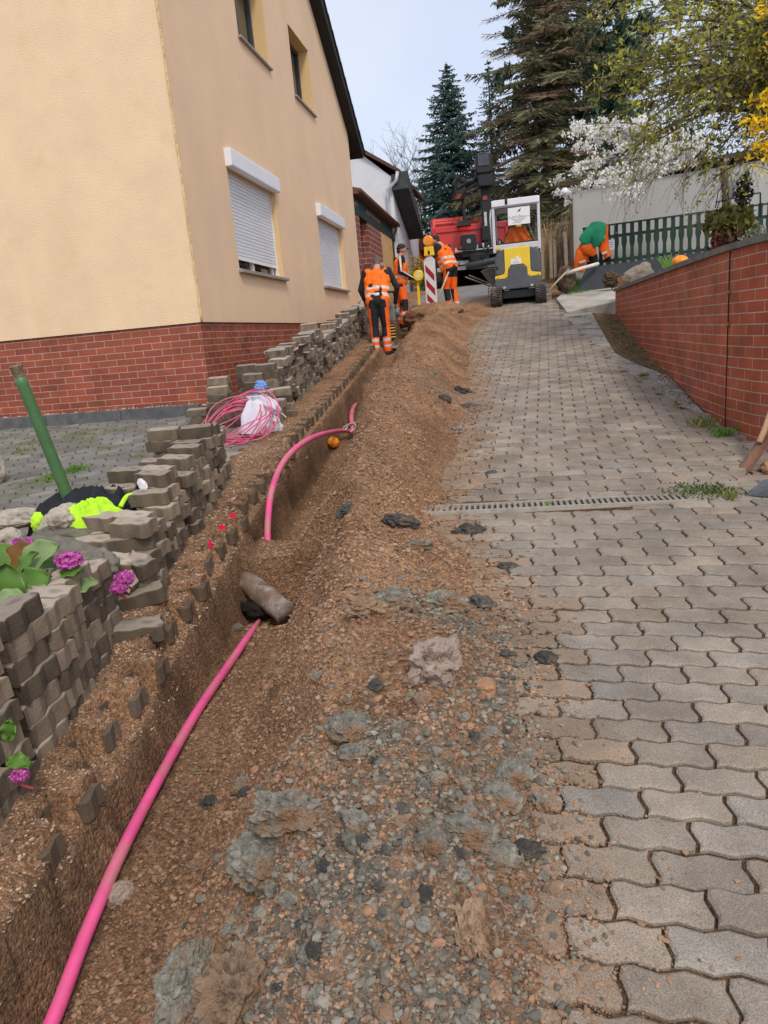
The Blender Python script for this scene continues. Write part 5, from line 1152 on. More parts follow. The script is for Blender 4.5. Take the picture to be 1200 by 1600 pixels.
def flesh(name, prims, voxel, parent=None, rule=None, smooth_it=3, fold=0):
    """capsules fused into ONE continuous surface; each face takes the cloth of the nearest limb"""
    vs, fs = [], []
    for (a, b_, r0, r1, m_) in prims: caps(vs, fs, a, b_, r0, r1)
    me = bpy.data.meshes.new(name); me.from_pydata([tuple(v) for v in vs], [], fs)
    bm = bmesh.new(); bm.from_mesh(me); bmesh.ops.recalc_face_normals(bm, faces=bm.faces); bm.to_mesh(me); bm.free()
    t_ = bpy.data.objects.new('tmp', me); link(t_)
    md = t_.modifiers.new('r', 'REMESH'); md.mode = 'VOXEL'; md.voxel_size = voxel
    sm = t_.modifiers.new('s', 'SMOOTH'); sm.iterations = smooth_it; sm.factor = .5
    dg = bpy.context.evaluated_depsgraph_get(); m2 = bpy.data.meshes.new_from_object(t_.evaluated_get(dg)); bpy.data.objects.remove(t_)
    m2.materials.clear()
    for m_ in ALLM: m2.materials.append(m_)
    import numpy as np
    C = np.empty(len(m2.polygons)*3); m2.polygons.foreach_get('center', C); C = C.reshape(-1, 3)
    bd = np.full(len(C), 1e9); bt = np.zeros(len(C)); bk = np.zeros(len(C), int)
    for k, (a, b_, r0, r1, m_) in enumerate(prims):
        a = np.array(a); ab = np.array(b_)-a; D_ = C-a; t = np.clip((D_[:,0]*ab[0]+D_[:,1]*ab[1]+D_[:,2]*ab[2])/max(1e-9, float((ab*ab).sum())), 0, 1); d = np.linalg.norm(C-a-t[:,None]*ab, axis=1)-(r0+(r1-r0)*t)
        q = d < bd; bd[q] = d[q]; bt[q] = t[q]; bk[q] = k
    idx = []; IX = {id(m): i for i, m in enumerate(ALLM)}; PM = [q[4] for q in prims]
    CL = C.tolist()
    for i_ in range(len(CL)):
        m_ = PM[bk[i_]]
        if rule: m_ = rule(Vector(CL[i_]), bt[i_], bk[i_], m_) or m_
        idx.append(IX[id(m_)])
    m2.polygons.foreach_set('material_index', idx); m2.polygons.foreach_set('use_smooth', [True]*len(m2.polygons))
    if fold:
        NR = [v.normal.copy() for v in m2.vertices]; CO = []
        for v, n__ in zip(m2.vertices, NR): q = nz(v.co.x*9, v.co.y*9, v.co.z*14); CO += (v.co+n__*(fold*q))[:]
        m2.vertices.foreach_set('co', CO); m2.update()
    m2.name = name; o = bpy.data.objects.new(name, m2); link(o)
    if parent: o.parent = parent
    return o
V = Vector
def hand(pr, wrist, dirv, palm_n, m_, curl=.5, thumb_side=1):
    d = V(dirv).normalized(); n_ = V(palm_n); n_ = (n_-d*n_.dot(d)).normalized(); s_ = d.cross(n_)*thumb_side; w0 = V(wrist)
    c = w0+d*.045
    for k in (-1.0, -.33, .33, 1.0): pr.append((w0+s_*.012*k, w0+d*.085+s_*.028*k, .014, .013, m_))
    for k, L_ in ((-1.0,.058),(-.33,.070),(.33,.076),(1.0,.068)):
        b0_ = w0+d*.085+s_*.029*k; b1_ = b0_+(d*cos(curl*.6)+n_*sin(curl*.6))*L_*.45; b2_ = b1_+(d*cos(curl*1.5)+n_*sin(curl*1.5))*L_*.33; b3_ = b2_+(d*cos(curl*2.2)+n_*sin(curl*2.2))*L_*.28
        pr += [(b0_, b1_, .010, .0095, m_), (b1_, b2_, .0095, .009, m_), (b2_, b3_, .009, .008, m_)]
    t0 = w0+d*.025+s_*.028; t1_ = t0+(d*.6+s_*.8).normalized()*.035; t2_ = t1_+(d*.85+n_*.4+s_*.2).normalized()*.032
    pr += [(t0, t1_, .013, .011, m_), (t1_, t2_, .011, .009, m_)]
def head(pr, c, face, up, hairmat, bald=False):
    f = V(face).normalized(); u = V(up); u = (u-f*u.dot(f)).normalized(); s_ = f.cross(u); c = V(c)
    pr += [(c+u*.025-f*.012, c+u*.03+f*.02, .088, .080, skin), (c-u*.02+f*.03, c-u*.065+f*.045, .062, .040, skin), (c+f*.088+u*.012, c+f*.105-u*.022, .010, .014, skin)]
    for k in (-1,1): pr += [(c+s_*.082*k+u*.01, c+s_*.086*k-u*.022, .016, .012, skin), (c+f*.080+s_*.032*k+u*.022, c+f*.078+s_*.040*k+u*.024, .014, .012, skin)]
    pr += [(c+f*.088-u*.048-s_*.018, c+f*.088-u*.048+s_*.018, .009, .009, skin)]
    if not bald: pr += [(c+u*.045-f*.035, c+u*.05+f*.005, .088, .082, hairmat), (c-f*.05-u*.01, c-f*.06-u*.04, .062, .05, hairmat)]
def boots(pr, ankle, toe, m_=None):
    a = V(ankle); t = V(toe); pr += [(a+V((0,0,.06)), a, .058, .060, boot), (a-V((0,0,.02)), t, .052, .048, boot), (a-(t-a).normalized()*.03-V((0,0,.03)), a-V((0,0,.03)), .045, .05, boot)]
def leg(pr, hip, knee, ankle, m1, m2): pr += [(hip, knee, .105, .075, m1), (knee, V(knee).lerp(V(ankle), .55), .074, .072, m2), (V(knee).lerp(V(ankle), .5), ankle, .073, .066, m2)]
def torso(pr, hip, chest, sh_l, sh_r, m_):
    h, c = V(hip), V(chest); ax = (V(sh_r)-V(sh_l)).normalized()
    for k in (-1,1): pr += [(h+ax*.07*k, c+ax*.085*k, .118, .122, m_), (c+ax*.085*k, V(sh_r if k > 0 else sh_l)-ax*.01*k, .115, .072, m_)]
    pr += [(h, c, .125, .13, m_)]
def person(name, label, loc, rz, pr, vestpr, rule, vrule, scale=1.0):
    o = flesh(name, pr, .0085, None, rule, 2, .004); o.location = loc; o.rotation_euler = (0,0,rz); o.scale = (scale,)*3; tag(o, label, 'person', 'workers in orange')
    v = flesh('vest', vestpr, .012, o, vrule, 3, .017)
    return o
# --- worker 1: seen from behind, bent over the rammer
pr = []; torso(pr, (0,0,.93), (.0,.15,1.28), (-.20,.20,1.40), (.20,.20,1.40), slv)
pr += [((0,.22,1.42),(.0,.32,1.50),.058,.055,skin)]; head(pr, (0,.40,1.53), (0,.75,-.6), (0,.6,.8), hairg)
pr += [((-.20,.20,1.39),(-.30,.20,1.13),.062,.050,slv),((-.30,.20,1.13),(-.24,.34,.90),.048,.036,slv)]; hand(pr, (-.24,.34,.90), (.05,.5,-.8), (.9,.1,0), glv, .9)
pr += [((.20,.20,1.39),(.33,.18,1.12),.062,.050,slv),((.33,.18,1.12),(.27,.30,.88),.048,.036,slv)]; hand(pr, (.27,.30,.88), (-.05,.5,-.8), (-.9,.1,0), glv, .9, -1)
leg(pr, (-.085,.0,.90), (-.095,.03,.50), (-.09,-.02,.11), tro, tro); leg(pr, (.085,.0,.90), (.10,.06,.50), (.105,.05,.11), tro, tro)
boots(pr, (-.09,-.02,.07), (-.11,.16,.05)); boots(pr, (.105,.05,.07), (.17,.21,.05))
def r1(c, t, k, m_):
    if m_ is tro:
        if .155 < c.z < .19 or .25 < c.z < .30: return refl
        if c.z > .33 and c.y < .11 and abs(c.x) < .122: return trb
        if c.z > .80 and c.y < .2: return trb if abs(c.x) < .15 else tro
    return m_
vp = []
for k in (-1,1): vp += [((.075*k,.02,.93),(.09*k,.16,1.28),.135,.136,vestm),((.09*k,.16,1.28),(.165*k,.20,1.39),.132,.082,vestm),((0,.02,.95),(0,.15,1.30),.135,.14,vestm),((0,.15,1.28),(0,.19,1.36),.14,.105,vestm)]
def band(h, c, lo1, lo2):
    h, c = V(h), V(c)
    def f(p, t, k, m_):
        s_ = (p-h).dot((c-h).normalized())
        for (a, b_) in (lo1, lo2):
            if a < s_ < b_: return refl
        return m_
    return f
w1 = person('person', 'worker in orange vest seen from behind, bent over the rammer in the trench', P(597,557,12.0)+V((0,0,.0)), radians(4), pr, vp, r1, band((0,0,.93),(0,.15,1.28),(.03,.08),(.15,.20)), .98)
# --- worker 2: standing in profile facing right, black cap, striped sleeve, holding a yellow staff
pr = []; torso(pr, (0,0,.95), (0,.03,1.32), (-.20,.0,1.45), (.20,.04,1.45), slv)
pr += [((0,.03,1.45),(.0,.08,1.56),.056,.052,skin)]; head(pr, (0,.10,1.64), (0,.96,-.3), (0,.3,.95), hairm)
pr += [((.20,.02,1.43),(.27,-.04,1.18),.062,.050,slv),((.27,-.04,1.18),(.20,.24,1.04),.048,.036,slv)]; hand(pr, (.20,.24,1.04), (-.1,.95,-.1), (-.8,0,-.2), glv, 1.0)
pr += [((-.20,.02,1.43),(-.26,-.02,1.17),.062,.050,slv),((-.26,-.02,1.17),(-.12,.26,1.05),.048,.036,slv)]; hand(pr, (-.12,.26,1.05), (.3,.9,0), (.8,.1,0), glv, .8)
leg(pr, (-.09,0,.92), (-.12,.02,.50), (-.13,-.02,.11), tro, tro); leg(pr, (.09,0,.92), (.11,.06,.50), (.10,.0,.11), tro, tro)
boots(pr, (-.13,-.02,.07), (-.14,.18,.05)); boots(pr, (.10,.0,.07), (.14,.20,.05))
def r2(c, t, k, m_):
    if m_ is tro:
        if .18 < c.z < .21 or .28 < c.z < .33: return refl
        if .35 < c.z < .60 and c.y > -.02: return trb
        if c.z > .86 and c.y < .03: return trb
    if m_ is slv and c.x > .20 and abs(c.y-(-.01 if c.z > 1.18 else .02+(1.18-c.z)*1.7)) < .022: return refl
    return m_
vp = []
for k in (-1,1): vp += [((.07*k,.01,.98),(.08*k,.04,1.32),.138,.138,vestm),((0,.0,1.0),(0,.03,1.36),.138,.13,vestm),((.085*k,.04,1.32),(.165*k,.03,1.43),.136,.082,vestm)]
vp += [((0,.05,1.0),(0,.08,1.28),.135,.125,vestm)]
w2 = person('person', 'worker in black cap and striped sleeve standing in profile beside the house, holding a staff', P(630,512,14.6), radians(-68), pr, vp, r2, band((0,0,.95),(0,.03,1.32),(.10,.15),(.9,.91)), .90)
w = MB(); n_ = 24
for j in range(6):
    t = j/5; r_ = .097*cos(t*pi/2*.85); z = .075*sin(t*pi/2*.85)
    for k in range(n_): a = 2*pi*k/n_; w.v.append((r_*cos(a), .085+r_*1.05*sin(a)-.005, 1.665+z))
for j in range(5):
    for k in range(n_): w.f.append([j*n_+k, j*n_+(k+1)%n_, (j+1)*n_+(k+1)%n_, (j+1)*n_+k]); w.mi.append(0)
w.f.append([5*n_+k for k in range(n_)]); w.mi.append(0); w.b2((-.06,.15,1.655),(.06,.25,1.667)); w.build('cap', mat('black_cap', (.015,.016,.02), bump=.2), w2, smooth=True)
q = w2.matrix_basis @ V((.13,.36,1.02))
q = Matrix.Translation(w2.location) @ Matrix.Rotation(w2.rotation_euler.z, 4, 'Z') @ V((.17*.9,.37*.9,1.0*.9))
st = thing('measuring_staff', 'yellow measuring staff held upright by the worker in the cap', 'staff', (q.x, q.y, 0))
w = MB(); w.b2((-.025,-.012,P(640,512,14.6).z-.0),(.025,.012,q.z+.02)); w.build('staff', yel, st)
tp = thing('tape_reel', 'round yellow tape reel in the gloved hand of the worker in the cap', 'tape reel', (q.x+.03,q.y-.06,q.z+.06), 0)
w = MB(); w.cyl((0,-.03,0),(0,.03,0),.105,n=28); w.build('case', yel, tp, bevel=.02); w = MB(); w.cyl((0,-.035,0),(0,-.03,0),.05,n=20); w.build('hub', mat('pale_hub', (.6,.55,.3), bump=0), tp)
# --- worker 3: leaning forward to the left with a shovel
pr = []; torso(pr, (0,0,.95), (.0,.15,1.30), (-.20,.19,1.42), (.20,.19,1.42), slv)
pr += [((0,.20,1.43),(.0,.30,1.51),.058,.055,skin)]; head(pr, (0,.37,1.55), (0,.80,-.6), (0,.55,.8), hairm)
pr += [((.20,.19,1.40),(.26,.25,1.10),.064,.052,slv),((.26,.25,1.10),(.20,.40,.84),.048,.036,slv)]; hand(pr, (.20,.40,.84), (-.1,.3,-.9), (-.8,.2,0), glv, 1.0)
pr += [((-.20,.19,1.40),(-.26,.28,1.12),.064,.052,slv),((-.26,.28,1.12),(-.06,.48,.92),.048,.036,slv)]; hand(pr, (-.06,.48,.92), (.4,.6,-.6), (.6,.1,-.3), glv, 1.0)
leg(pr, (-.09,0,.92), (-.10,.07,.52), (-.10,.02,.11), tro, tro); leg(pr, (.09,0,.92), (.10,.03,.50), (.09,-.06,.11), tro, tro)
boots(pr, (-.10,.02,.07), (-.10,.22,.05)); boots(pr, (.09,-.06,.07), (.10,.15,.05))
def r3(c, t, k, m_):
    if m_ is tro:
        if .17 < c.z < .22: return refl
        if .24 < c.z < .50 and c.y > -.03: return trb
        if c.z > .74 and c.y < -.01: return trb
    return m_
vp = []
for k in (-1,1): vp += [((.075*k,.02,.98),(.09*k,.16,1.29),.138,.138,vestm),((.09*k,.16,1.29),(.165*k,.19,1.40),.132,.082,vestm),((0,.02,1.0),(0,.16,1.31),.138,.14,vestm),((.07*k,.08,.95),(.08*k,.16,1.15),.125,.125,vestm)]
w3 = person('person', 'dark haired worker in orange vest leaning over a shovel in front of the truck', P(708,487,15.5), radians(58), pr, vp, r3, band((0,0,.95),(0,.15,1.30),(.05,.10),(.17,.22)), .93)
sv = thing('shovel', 'shovel with pale handle and steel blade held by the dark haired worker', 'shovel', (0,0,0))
a = P(699,438,15.2); b_ = P(680,478,15.0); w = MB(); w.tube([P(701,425,15.25), b_], .018, 8); w.build('handle', mat('pale_handle', (.52,.42,.30), bump=.1), sv, smooth=True)
w = MB(); w.box(b_+V((-.01,0,-.02)), (.2,.02,.28), Matrix.Rotation(.4,3,'Y')); w.build('blade', steel, sv, bevel=.004)
# ---- clothes hung on the fence
hc = thing('work_clothes', 'orange work trousers and jacket hanging on the green fence under a green cloth', 'clothes', (0,0,0))
def cloth_tube(nm, pts, rs, m_, par, fl=.5, seed=1):
    """hanging leg or sleeve: flattened, folded"""
    w = MB(); sp = smoothpts([V(p) for p in pts], 6); N_ = 18
    R_ = [interp(list(zip([i/(len(rs)-1) for i in range(len(rs))], rs)), k/(len(sp)-1)) for k in range(len(sp))]
    for k, p in enumerate(sp):
        d = (sp[min(k+1,len(sp)-1)]-sp[max(k-1,0)]).normalized(); s_ = d.cross(V((0,1,0))).normalized(); f_ = s_.cross(d)
        for j in range(N_): a = 2*pi*j/N_; r_ = R_[k]*(1+.18*nz(a*1.5+seed, k*.35, seed)); w.v.append(tuple(p+s_*cos(a)*r_+f_*sin(a)*r_*fl))
    for k in range(len(sp)-1):
        for j in range(N_): w.f.append([k*N_+j, k*N_+(j+1)%N_, (k+1)*N_+(j+1)%N_, (k+1)*N_+j]); w.mi.append(0)
    w.f += [list(range(N_-1,-1,-1)), [(len(sp)-1)*N_+j for j in range(N_)]]; w.mi += [0,0]
    return w.build(nm, m_, par, smooth=True)
Y_ = 16.45
lg1 = cloth_tube('trouser_leg', [P(922,378,Y_),P(915,390,Y_),P(909,402,Y_),P(904,425,Y_)], [.16,.17,.15,.10], hvo, hc, seed=1)
cloth_tube('trouser_leg', [P(914,383,Y_-.05),P(922,390,Y_-.1),P(929,399,Y_-.1)], [.15,.14,.04], hvo, hc, seed=2)
cloth_tube('sleeve', [P(946,352,Y_),P(943,372,Y_-.05),P(944,388,Y_-.05),P(950,402,Y_-.05)], [.06,.10,.10,.07], hvo, hc, seed=3)
cloth_tube('hem', [P(918,396,Y_+.02),P(926,402,Y_+.02),P(931,413,Y_+.02)], [.10,.10,.05], blackc, hc, seed=4)
cloth_tube('sleeve_cuff', [P(946,402,Y_),P(953,405,Y_)], [.07,.05], blackc, hc, seed=4)
for (pts) in ([P(905,411,Y_-.12),P(915,408,Y_-.12)], [P(941,397,Y_-.14),P(949,394,Y_-.14)], [P(939,374,Y_-.14),P(946,370,Y_-.14)]):
    w = MB(); w.tube(pts, .028, 8); w.build('reflective_band', refl, hc)
gm_ = mat('green_cloth', (.02,.30,.15), rough=.7, var=.15, scale=6, bump=.35, bscale=18)
gc_ = cloth_tube('green_cloth', [P(946,350,16.4),P(937,357,16.36),P(924,367,16.34),P(909,380,16.36)], [.03,.14,.20,.17,.10], gm_, None, .45, 6); tag(gc_, 'green cloth thrown over the orange clothes on the fence corner', 'cloth')
gd_ = cloth_tube('hanging_fold', [P(938,358,16.28),P(934,372,16.26),P(929,386,16.28)], [.10,.13,.03], gm_, gc_, .4, 9)
# ================================================================= VEGETATION
def leafcloud(name, pts, size, m, parent, rnd, elong=1.0, droop=0, cup=False):
    """many leaf-sized faces at the given points"""
    vs = []; fs = []
    for p in pts:
        s_ = size*rnd.uniform(.6,1.35); n__ = Vector((rnd.gauss(0,1), rnd.gauss(0,1), rnd.gauss(0,1))).normalized(); u = n__.orthogonal().normalized(); a = rnd.uniform(0,6.28)
        w_ = n__.cross(u); u, w_ = u*cos(a)+w_*sin(a), w_*cos(a)-u*sin(a)
        if droop: u = (u+Vector((0,0,-droop))).normalized()
        o = len(vs); vs += [p-w_*s_*.35, p+u*s_*elong*.5, p+w_*s_*.35, p-u*s_*elong*.5]; fs.append((o,o+1,o+2,o+3))
    me = bpy.data.meshes.new(name); me.from_pydata([tuple(v) for v in vs], [], fs); me.materials.append(m); o = bpy.data.objects.new(name, me); link(o)
    if parent: o.parent = parent
    return o
bark = mat('bark', (.10,.075,.055), rough=.95, var=.4, scale=8, bump=.7, bscale=20); twigm = mat('twig', (.15,.12,.09), rough=.9, var=.3, bump=0)
def conifer(label, base, H, R_, m, seed, density=1.0, zlo=.05, dead=0, gap=0, droop=.35, power=1.0, bl=None, needle=.16, mdead=None):
    rnd = random.Random(seed); t = thing('conifer', label, 'tree', base, 0, 'conifers behind the machines')
    w = MB(); w.tube([(0,0,-.6),(0.02,0,H*.3),(0,0.02,H*.6),(0,0,H)], .2, 9, rs=[H*.017,H*.013,H*.008,.012]); w.build('trunk', bark, t, smooth=True)
    vs = []; fs = []; bt = MB(); dv = []; df = []
    z = H*zlo; k = 0
    while z < H*.99:
        f_ = (1-z/H)**power; nb_ = rnd.randint(6,8) if z < H*.85 else 5
        for b_i in range(nb_):
            a = 2*pi*(b_i+rnd.random()*.8)/nb_+k*1.1; L_ = R_*f_*rnd.uniform(.72,1.12)+.12
            if rnd.random() < gap*.5: L_ *= rnd.uniform(.3,.7)
            d0 = Vector((cos(a), sin(a), 0)); el_ = .30*(z/H)-.12+rnd.uniform(-.1,.1); ns = max(4, int(L_/.10*density)); prev = Vector((0,0,z))
            isdead = rnd.random() < dead; VS, FS = (dv, df) if isdead else (vs, fs); pts = []
            for s_ in range(ns+1):
                q = s_/ns; p = Vector((0,0,z))+d0*L_*q+Vector((0,0,L_*(el_*q-droop*q*q+.22*q**4))); pts.append(p)
            if bl is not False: bt.tube(pts[::3]+[pts[-1]] if len(pts) > 4 else pts, .01, 4, rs=[.022*(1-i/(len(pts[::3])+1))+.004 for i in range(len(pts[::3])+1)] if len(pts) > 4 else None)
            for s_ in range(1, ns+1):
                q = s_/ns; p = pts[s_]; sd = Vector((-d0.y, d0.x, 0)); wid = L_*.36*(1-q*.75)*min(1, q*3)+.04
                for side in (-1,1):
                    if rnd.random() < gap*.4: continue
                    for _ in range(2):
                        tip = p+sd*side*wid*rnd.uniform(.4,1.15)+d0*wid*rnd.uniform(.1,.7)+Vector((0,0,-wid*rnd.uniform(.05,.65 if not isdead else .3)))
                        ax = tip-p; w_ = Vector((rnd.gauss(0,1),rnd.gauss(0,1),rnd.gauss(0,1))); w_ = (w_-ax*(w_.dot(ax)/max(1e-6, ax.length_squared))).normalized()*needle*rnd.uniform(.22,.5)*(.35 if isdead else 1)
                        nn2 = 3
                        for i_ in range(nn2):
                            c0 = p+ax*(i_/nn2); c1 = p+ax*((i_+1.25)/nn2); w2_ = w_ if i_ % 2 else Vector((w_.y, -w_.x, w_.z*.4-abs(w_.x)*.5)); o = len(VS); VS += [tuple(c0-w2_*.7), tuple(c1-w2_*.25), tuple(c1+w2_*.25), tuple(c0+w2_*.7)]; FS.append((o,o+1,o+2,o+3))
        z += H*.022*rnd.uniform(.8,1.3)*(1 if z < H*.8 else .7)/max(.6, density**.3); k += 1
    me = bpy.data.meshes.new('crown'); me.from_pydata(vs, [], fs); me.materials.append(m); o = bpy.data.objects.new('crown', me); link(o); o.parent = t
    if dv: me = bpy.data.meshes.new('dead_branches'); me.from_pydata(dv, [], df); me.materials.append(mdead); o = bpy.data.objects.new('dead_branches', me); link(o); o.parent = t
    if bl is not False: bt.build('limb', bark, t, fix=False)
    return t
sprb = leafmat('blue_spruce', (.065,.125,.10), trans=.12, island=.5, rough=.75); spro = leafmat('olive_spruce', (.15,.145,.072), trans=.15, island=.5, rough=.8); sprd = leafmat('brown_needles', (.21,.145,.09), trans=.1, island=.5, rough=.9); pinem = leafmat('pine_green', (.06,.115,.075), trans=.12, island=.5, rough=.75)
def gp(px, py, Y, zb): q = P(px, py, Y); return Vector((q.x, Y, zb))
conifer('blue green spruce with a pointed top behind the white farmhouse', gp(697,97,34,2.6), P(697,97,34).z-2.6, 3.3, sprb, 3, 1.2, .05, power=.8, gap=.26, droop=.3)
conifer('tall half brown spruce rising behind the crane truck and excavator', gp(848,0,29,2.6), 12.6, 3.9, spro, 5, 1.25, .03, dead=.36, mdead=sprd, gap=.38, power=.52, droop=.45)
conifer('slim dark spruce top between the blue spruce and the brown spruce', gp(762,92,41,2.6), P(762,92,41).z-2.6, 2.6, sprb, 8, .7, .25, power=.9, gap=.2, bl=False)
def pine(label, base, H, R_, m, seed, n_cl, zlo=.25):
    """pine: upswept limbs carrying separate tufts, sky between them"""
    rnd = random.Random(seed); t = thing('conifer', label, 'tree', base, 0, 'conifers behind the machines'); w = MB(); w.tube([(0,0,-.5),(.1,0,H*.5),(0,0,H)], .2, 9, rs=[.26,.18,.04]); w.build('trunk', bark, t, smooth=True)
    lm = MB(); pts = []
    for i in range(n_cl):
        z = H*(zlo+(1-zlo)*((i+.5)/n_cl)); a = i*2.4+rnd.uniform(-.4,.4); L_ = R_*(.35+.65*(1-(z/H-zlo)/(1-zlo))**.6)*rnd.uniform(.7,1.1)
        d0 = Vector((cos(a), sin(a), .45)); e0 = Vector((0,0,z))+d0*L_; lm.tube([Vector((0,0,z)), Vector((0,0,z))+d0*L_*.5-Vector((0,0,.1)), e0], .04, 5, rs=[.06,.04,.015])
        for k in range(9):
            c = Vector((0,0,z))+d0*L_*rnd.uniform(.3,1.08)+Vector((rnd.gauss(0,.28), rnd.gauss(0,.28), rnd.gauss(0,.25))); r_ = rnd.uniform(.22,.42)
            for _ in range(75): v = Vector((rnd.gauss(0,1),rnd.gauss(0,1),rnd.gauss(0,1.3))).normalized()*r_*rnd.uniform(.3,1); pts.append(c+v)
    leafcloud('crown', pts, .15, m, t, rnd, 2.6); lm.build('limb', bark, t); return t
pine('dark full pine with upswept boughs behind the brown spruce', gp(912,60,37,2.6), 17, 4.0, pinem, 9, 54, .12)
pine('smaller dark pine reaching out right over the blossom tree', gp(950,190,35,2.6), 9.8, 2.0, pinem, 12, 26, .2)
def bare_tree(label, base, H, seed, spread=.5, depth=6):
    rnd = random.Random(seed); t = thing('bare_tree', label, 'tree', base); w = MB(); tw = MB()
    def br(p, d, L_, r_, k):
        e = p+d*L_; m_ = p+d*L_*.5+Vector((rnd.gauss(0,.04),rnd.gauss(0,.04),0))*L_; (w if k < 2 else tw).tube([p, m_, e], r_, 5 if k < 3 else 3, rs=[r_, r_*.8, r_*.62], caps=False)
        if k >= depth: return
        for _ in range(rnd.choice((2,3,3)) if k else 4):
            nd = (d+Vector((rnd.gauss(0,spread),rnd.gauss(0,spread),rnd.gauss(.12,spread*.5)))).normalized(); br(e if rnd.random() < .6 else m_, nd, L_*rnd.uniform(.62,.85), r_*.58, k+1)
    br(Vector((0,0,-.5)), Vector((0,0,1)), H*.3, H*.014, 0); w.build('trunk', bark, t, fix=False); tw.build('crown', twigm, t, fix=False); return t
bare_tree('bare leafless tree left of the blue spruce, above the farmhouse roof', gp(655,160,46,2.6), 12.5, 4, .45)
bare_tree('small bare tree showing between the two house roofs', gp(597,200,42,2.6), 10.0, 7, .4)
bare_tree('bare tree behind the right flank of the blue spruce', gp(735,190,48,2.6), 10.5, 17, .45)
# dark thicket closing the view behind the machines
th = random.Random(4); pts = []
for _ in range(15000):
    x = th.uniform(-6.5,9); pts.append(Vector((x, th.uniform(32,36), th.uniform(2.4, 4.2+1.6*(fbm(x*.5,2)+.5)))))
tag(leafcloud('thicket', pts, .32, leafmat('thicket_leaf', (.04,.055,.025), trans=.1, island=.5), None, th), 'dark thicket under the conifers behind the truck', 'bushes', None, 'stuff')
# conifer hedge behind
pts = [Vector((th.uniform(-14,-3.6), th.uniform(37,39), th.uniform(2.4,6.0))) for _ in range(4000)]
tag(leafcloud('far_bushes', pts, .35, leafmat('pale_bush', (.16,.18,.07), trans=.2, island=.4), None, th), 'pale green bushes far behind the carport', 'bushes', None, 'stuff')
# dry reeds / maize stalks right of the excavator
w = MB(); rd = random.Random(6)
reed = mat('dry_reed', (.30,.21,.12), rough=.9, var=.4, scale=3, bump=0, island=.5)
for _ in range(520):
    x = rd.uniform(.3,1.6); y = rd.uniform(19.5,23); h = rd.uniform(.7,1.75); b_ = Vector((x*1.0, y, G(y))); l_ = Vector((rd.gauss(0,.12), rd.gauss(0,.1), 1)); s_ = Vector((.012,0,0))
    w.add([b_-s_, b_+s_, b_+l_*h*.6+s_*.8, b_+l_*h*.6-s_*.8, b_+l_*h+Vector((rd.gauss(0,.12),0,-.02))], [(0,1,2,3),(3,2,4)])
    if rd.random() < .6:
        q = b_+l_*h*rd.uniform(.3,.8); dd = Vector((rd.choice((-1,1))*rd.uniform(.1,.3), rd.gauss(0,.1), rd.uniform(-.25,.1))); w.add([q-Vector((0,0,.015)), q+Vector((0,0,.015)), q+dd], [(0,1,2)])
tag(w.build('dry_reeds', reed, fix=False), 'dry brown stalks standing between excavator and grey shed', 'reeds', None, 'stuff')
for i, (px, h) in enumerate(((862,.95),(868,.9),(849,1.0))):
    q = P(px, 440, 19); w = MB(); w.box((0,0,h/2+.1),(.07,.05,h)); o_ = w.build('stake', mat('grey_stake', (.30,.24,.17), rough=.9, bump=.3)); o_.location = (q.x, 19, G(19)); tag(o_, ('leftmost','middle','rightmost')[(1,2,0)[i]]+' of three old stakes in the reeds', 'stake', 'stakes in the reeds')
# grass bank
w = MB(); rd = random.Random(9); gm = leafmat('bank_grass', (.09,.20,.025), trans=.25, island=.4)
for _ in range(7000):
    x = rd.uniform(.72,2.2); y = rd.uniform(14.9,19.5)
    if y < 16.6 and x > .8+(16.6-y)*.0 and x < 2.6 and y < 16.0 and not (x < .0): 
        if not (y > 15.2 and .7 < x < 1.15): continue
    b_ = Vector((x,y,T(x,y))); h = rd.uniform(.05,.14); l_ = Vector((rd.gauss(0,.35),rd.gauss(0,.35),1))*h; s_ = Vector((rd.uniform(.004,.009),rd.gauss(0,.004),0)); w.add([b_-s_, b_+s_, b_+l_], [(0,1,2)])
tag(w.build('grass', gm, fix=False), 'green grass on the bank behind the excavator', 'grass', None, 'stuff')
# bright forsythia-like bush behind the beacon
def shrub(name, label, cat, c, r, n_, size, m, seed, group=None, stems=True, sc=(1,1,1), el=1.4):
    rd = random.Random(seed); t = thing(name, label, cat, c, 0, group); pts = []
    for _ in range(n_):
        v = Vector((rd.gauss(0,1),rd.gauss(0,1),rd.gauss(0,1))).normalized()*r*rd.random()**.45; v = Vector((v.x*sc[0], v.y*sc[1], v.z*sc[2])); v *= 1+.4*noise.noise(v*(2.2/r)+Vector((seed,0,0))); pts.append(v)
    leafcloud('leaves', pts, size, m, t, rd, el)
    if stems:
        w = MB()
        for _ in range(14): v = rd.choice(pts); w.tube([Vector((rd.gauss(0,.03),rd.gauss(0,.03),-r*sc[2]*1.1)), v*.5-Vector((0,0,r*.1)), v], .008, 4, rs=[.012,.008,.004])
        w.build('stems', twigm, t, fix=False)
    return t
shrub('flowering_bush', 'small yellow flowering bush by the slatted wall behind the beacon', 'bush', P(655,430,26), .42, 500, .09, leafmat('yellow_bush', (.50,.38,.04), island=.5), 3, sc=(1,1,1.6))
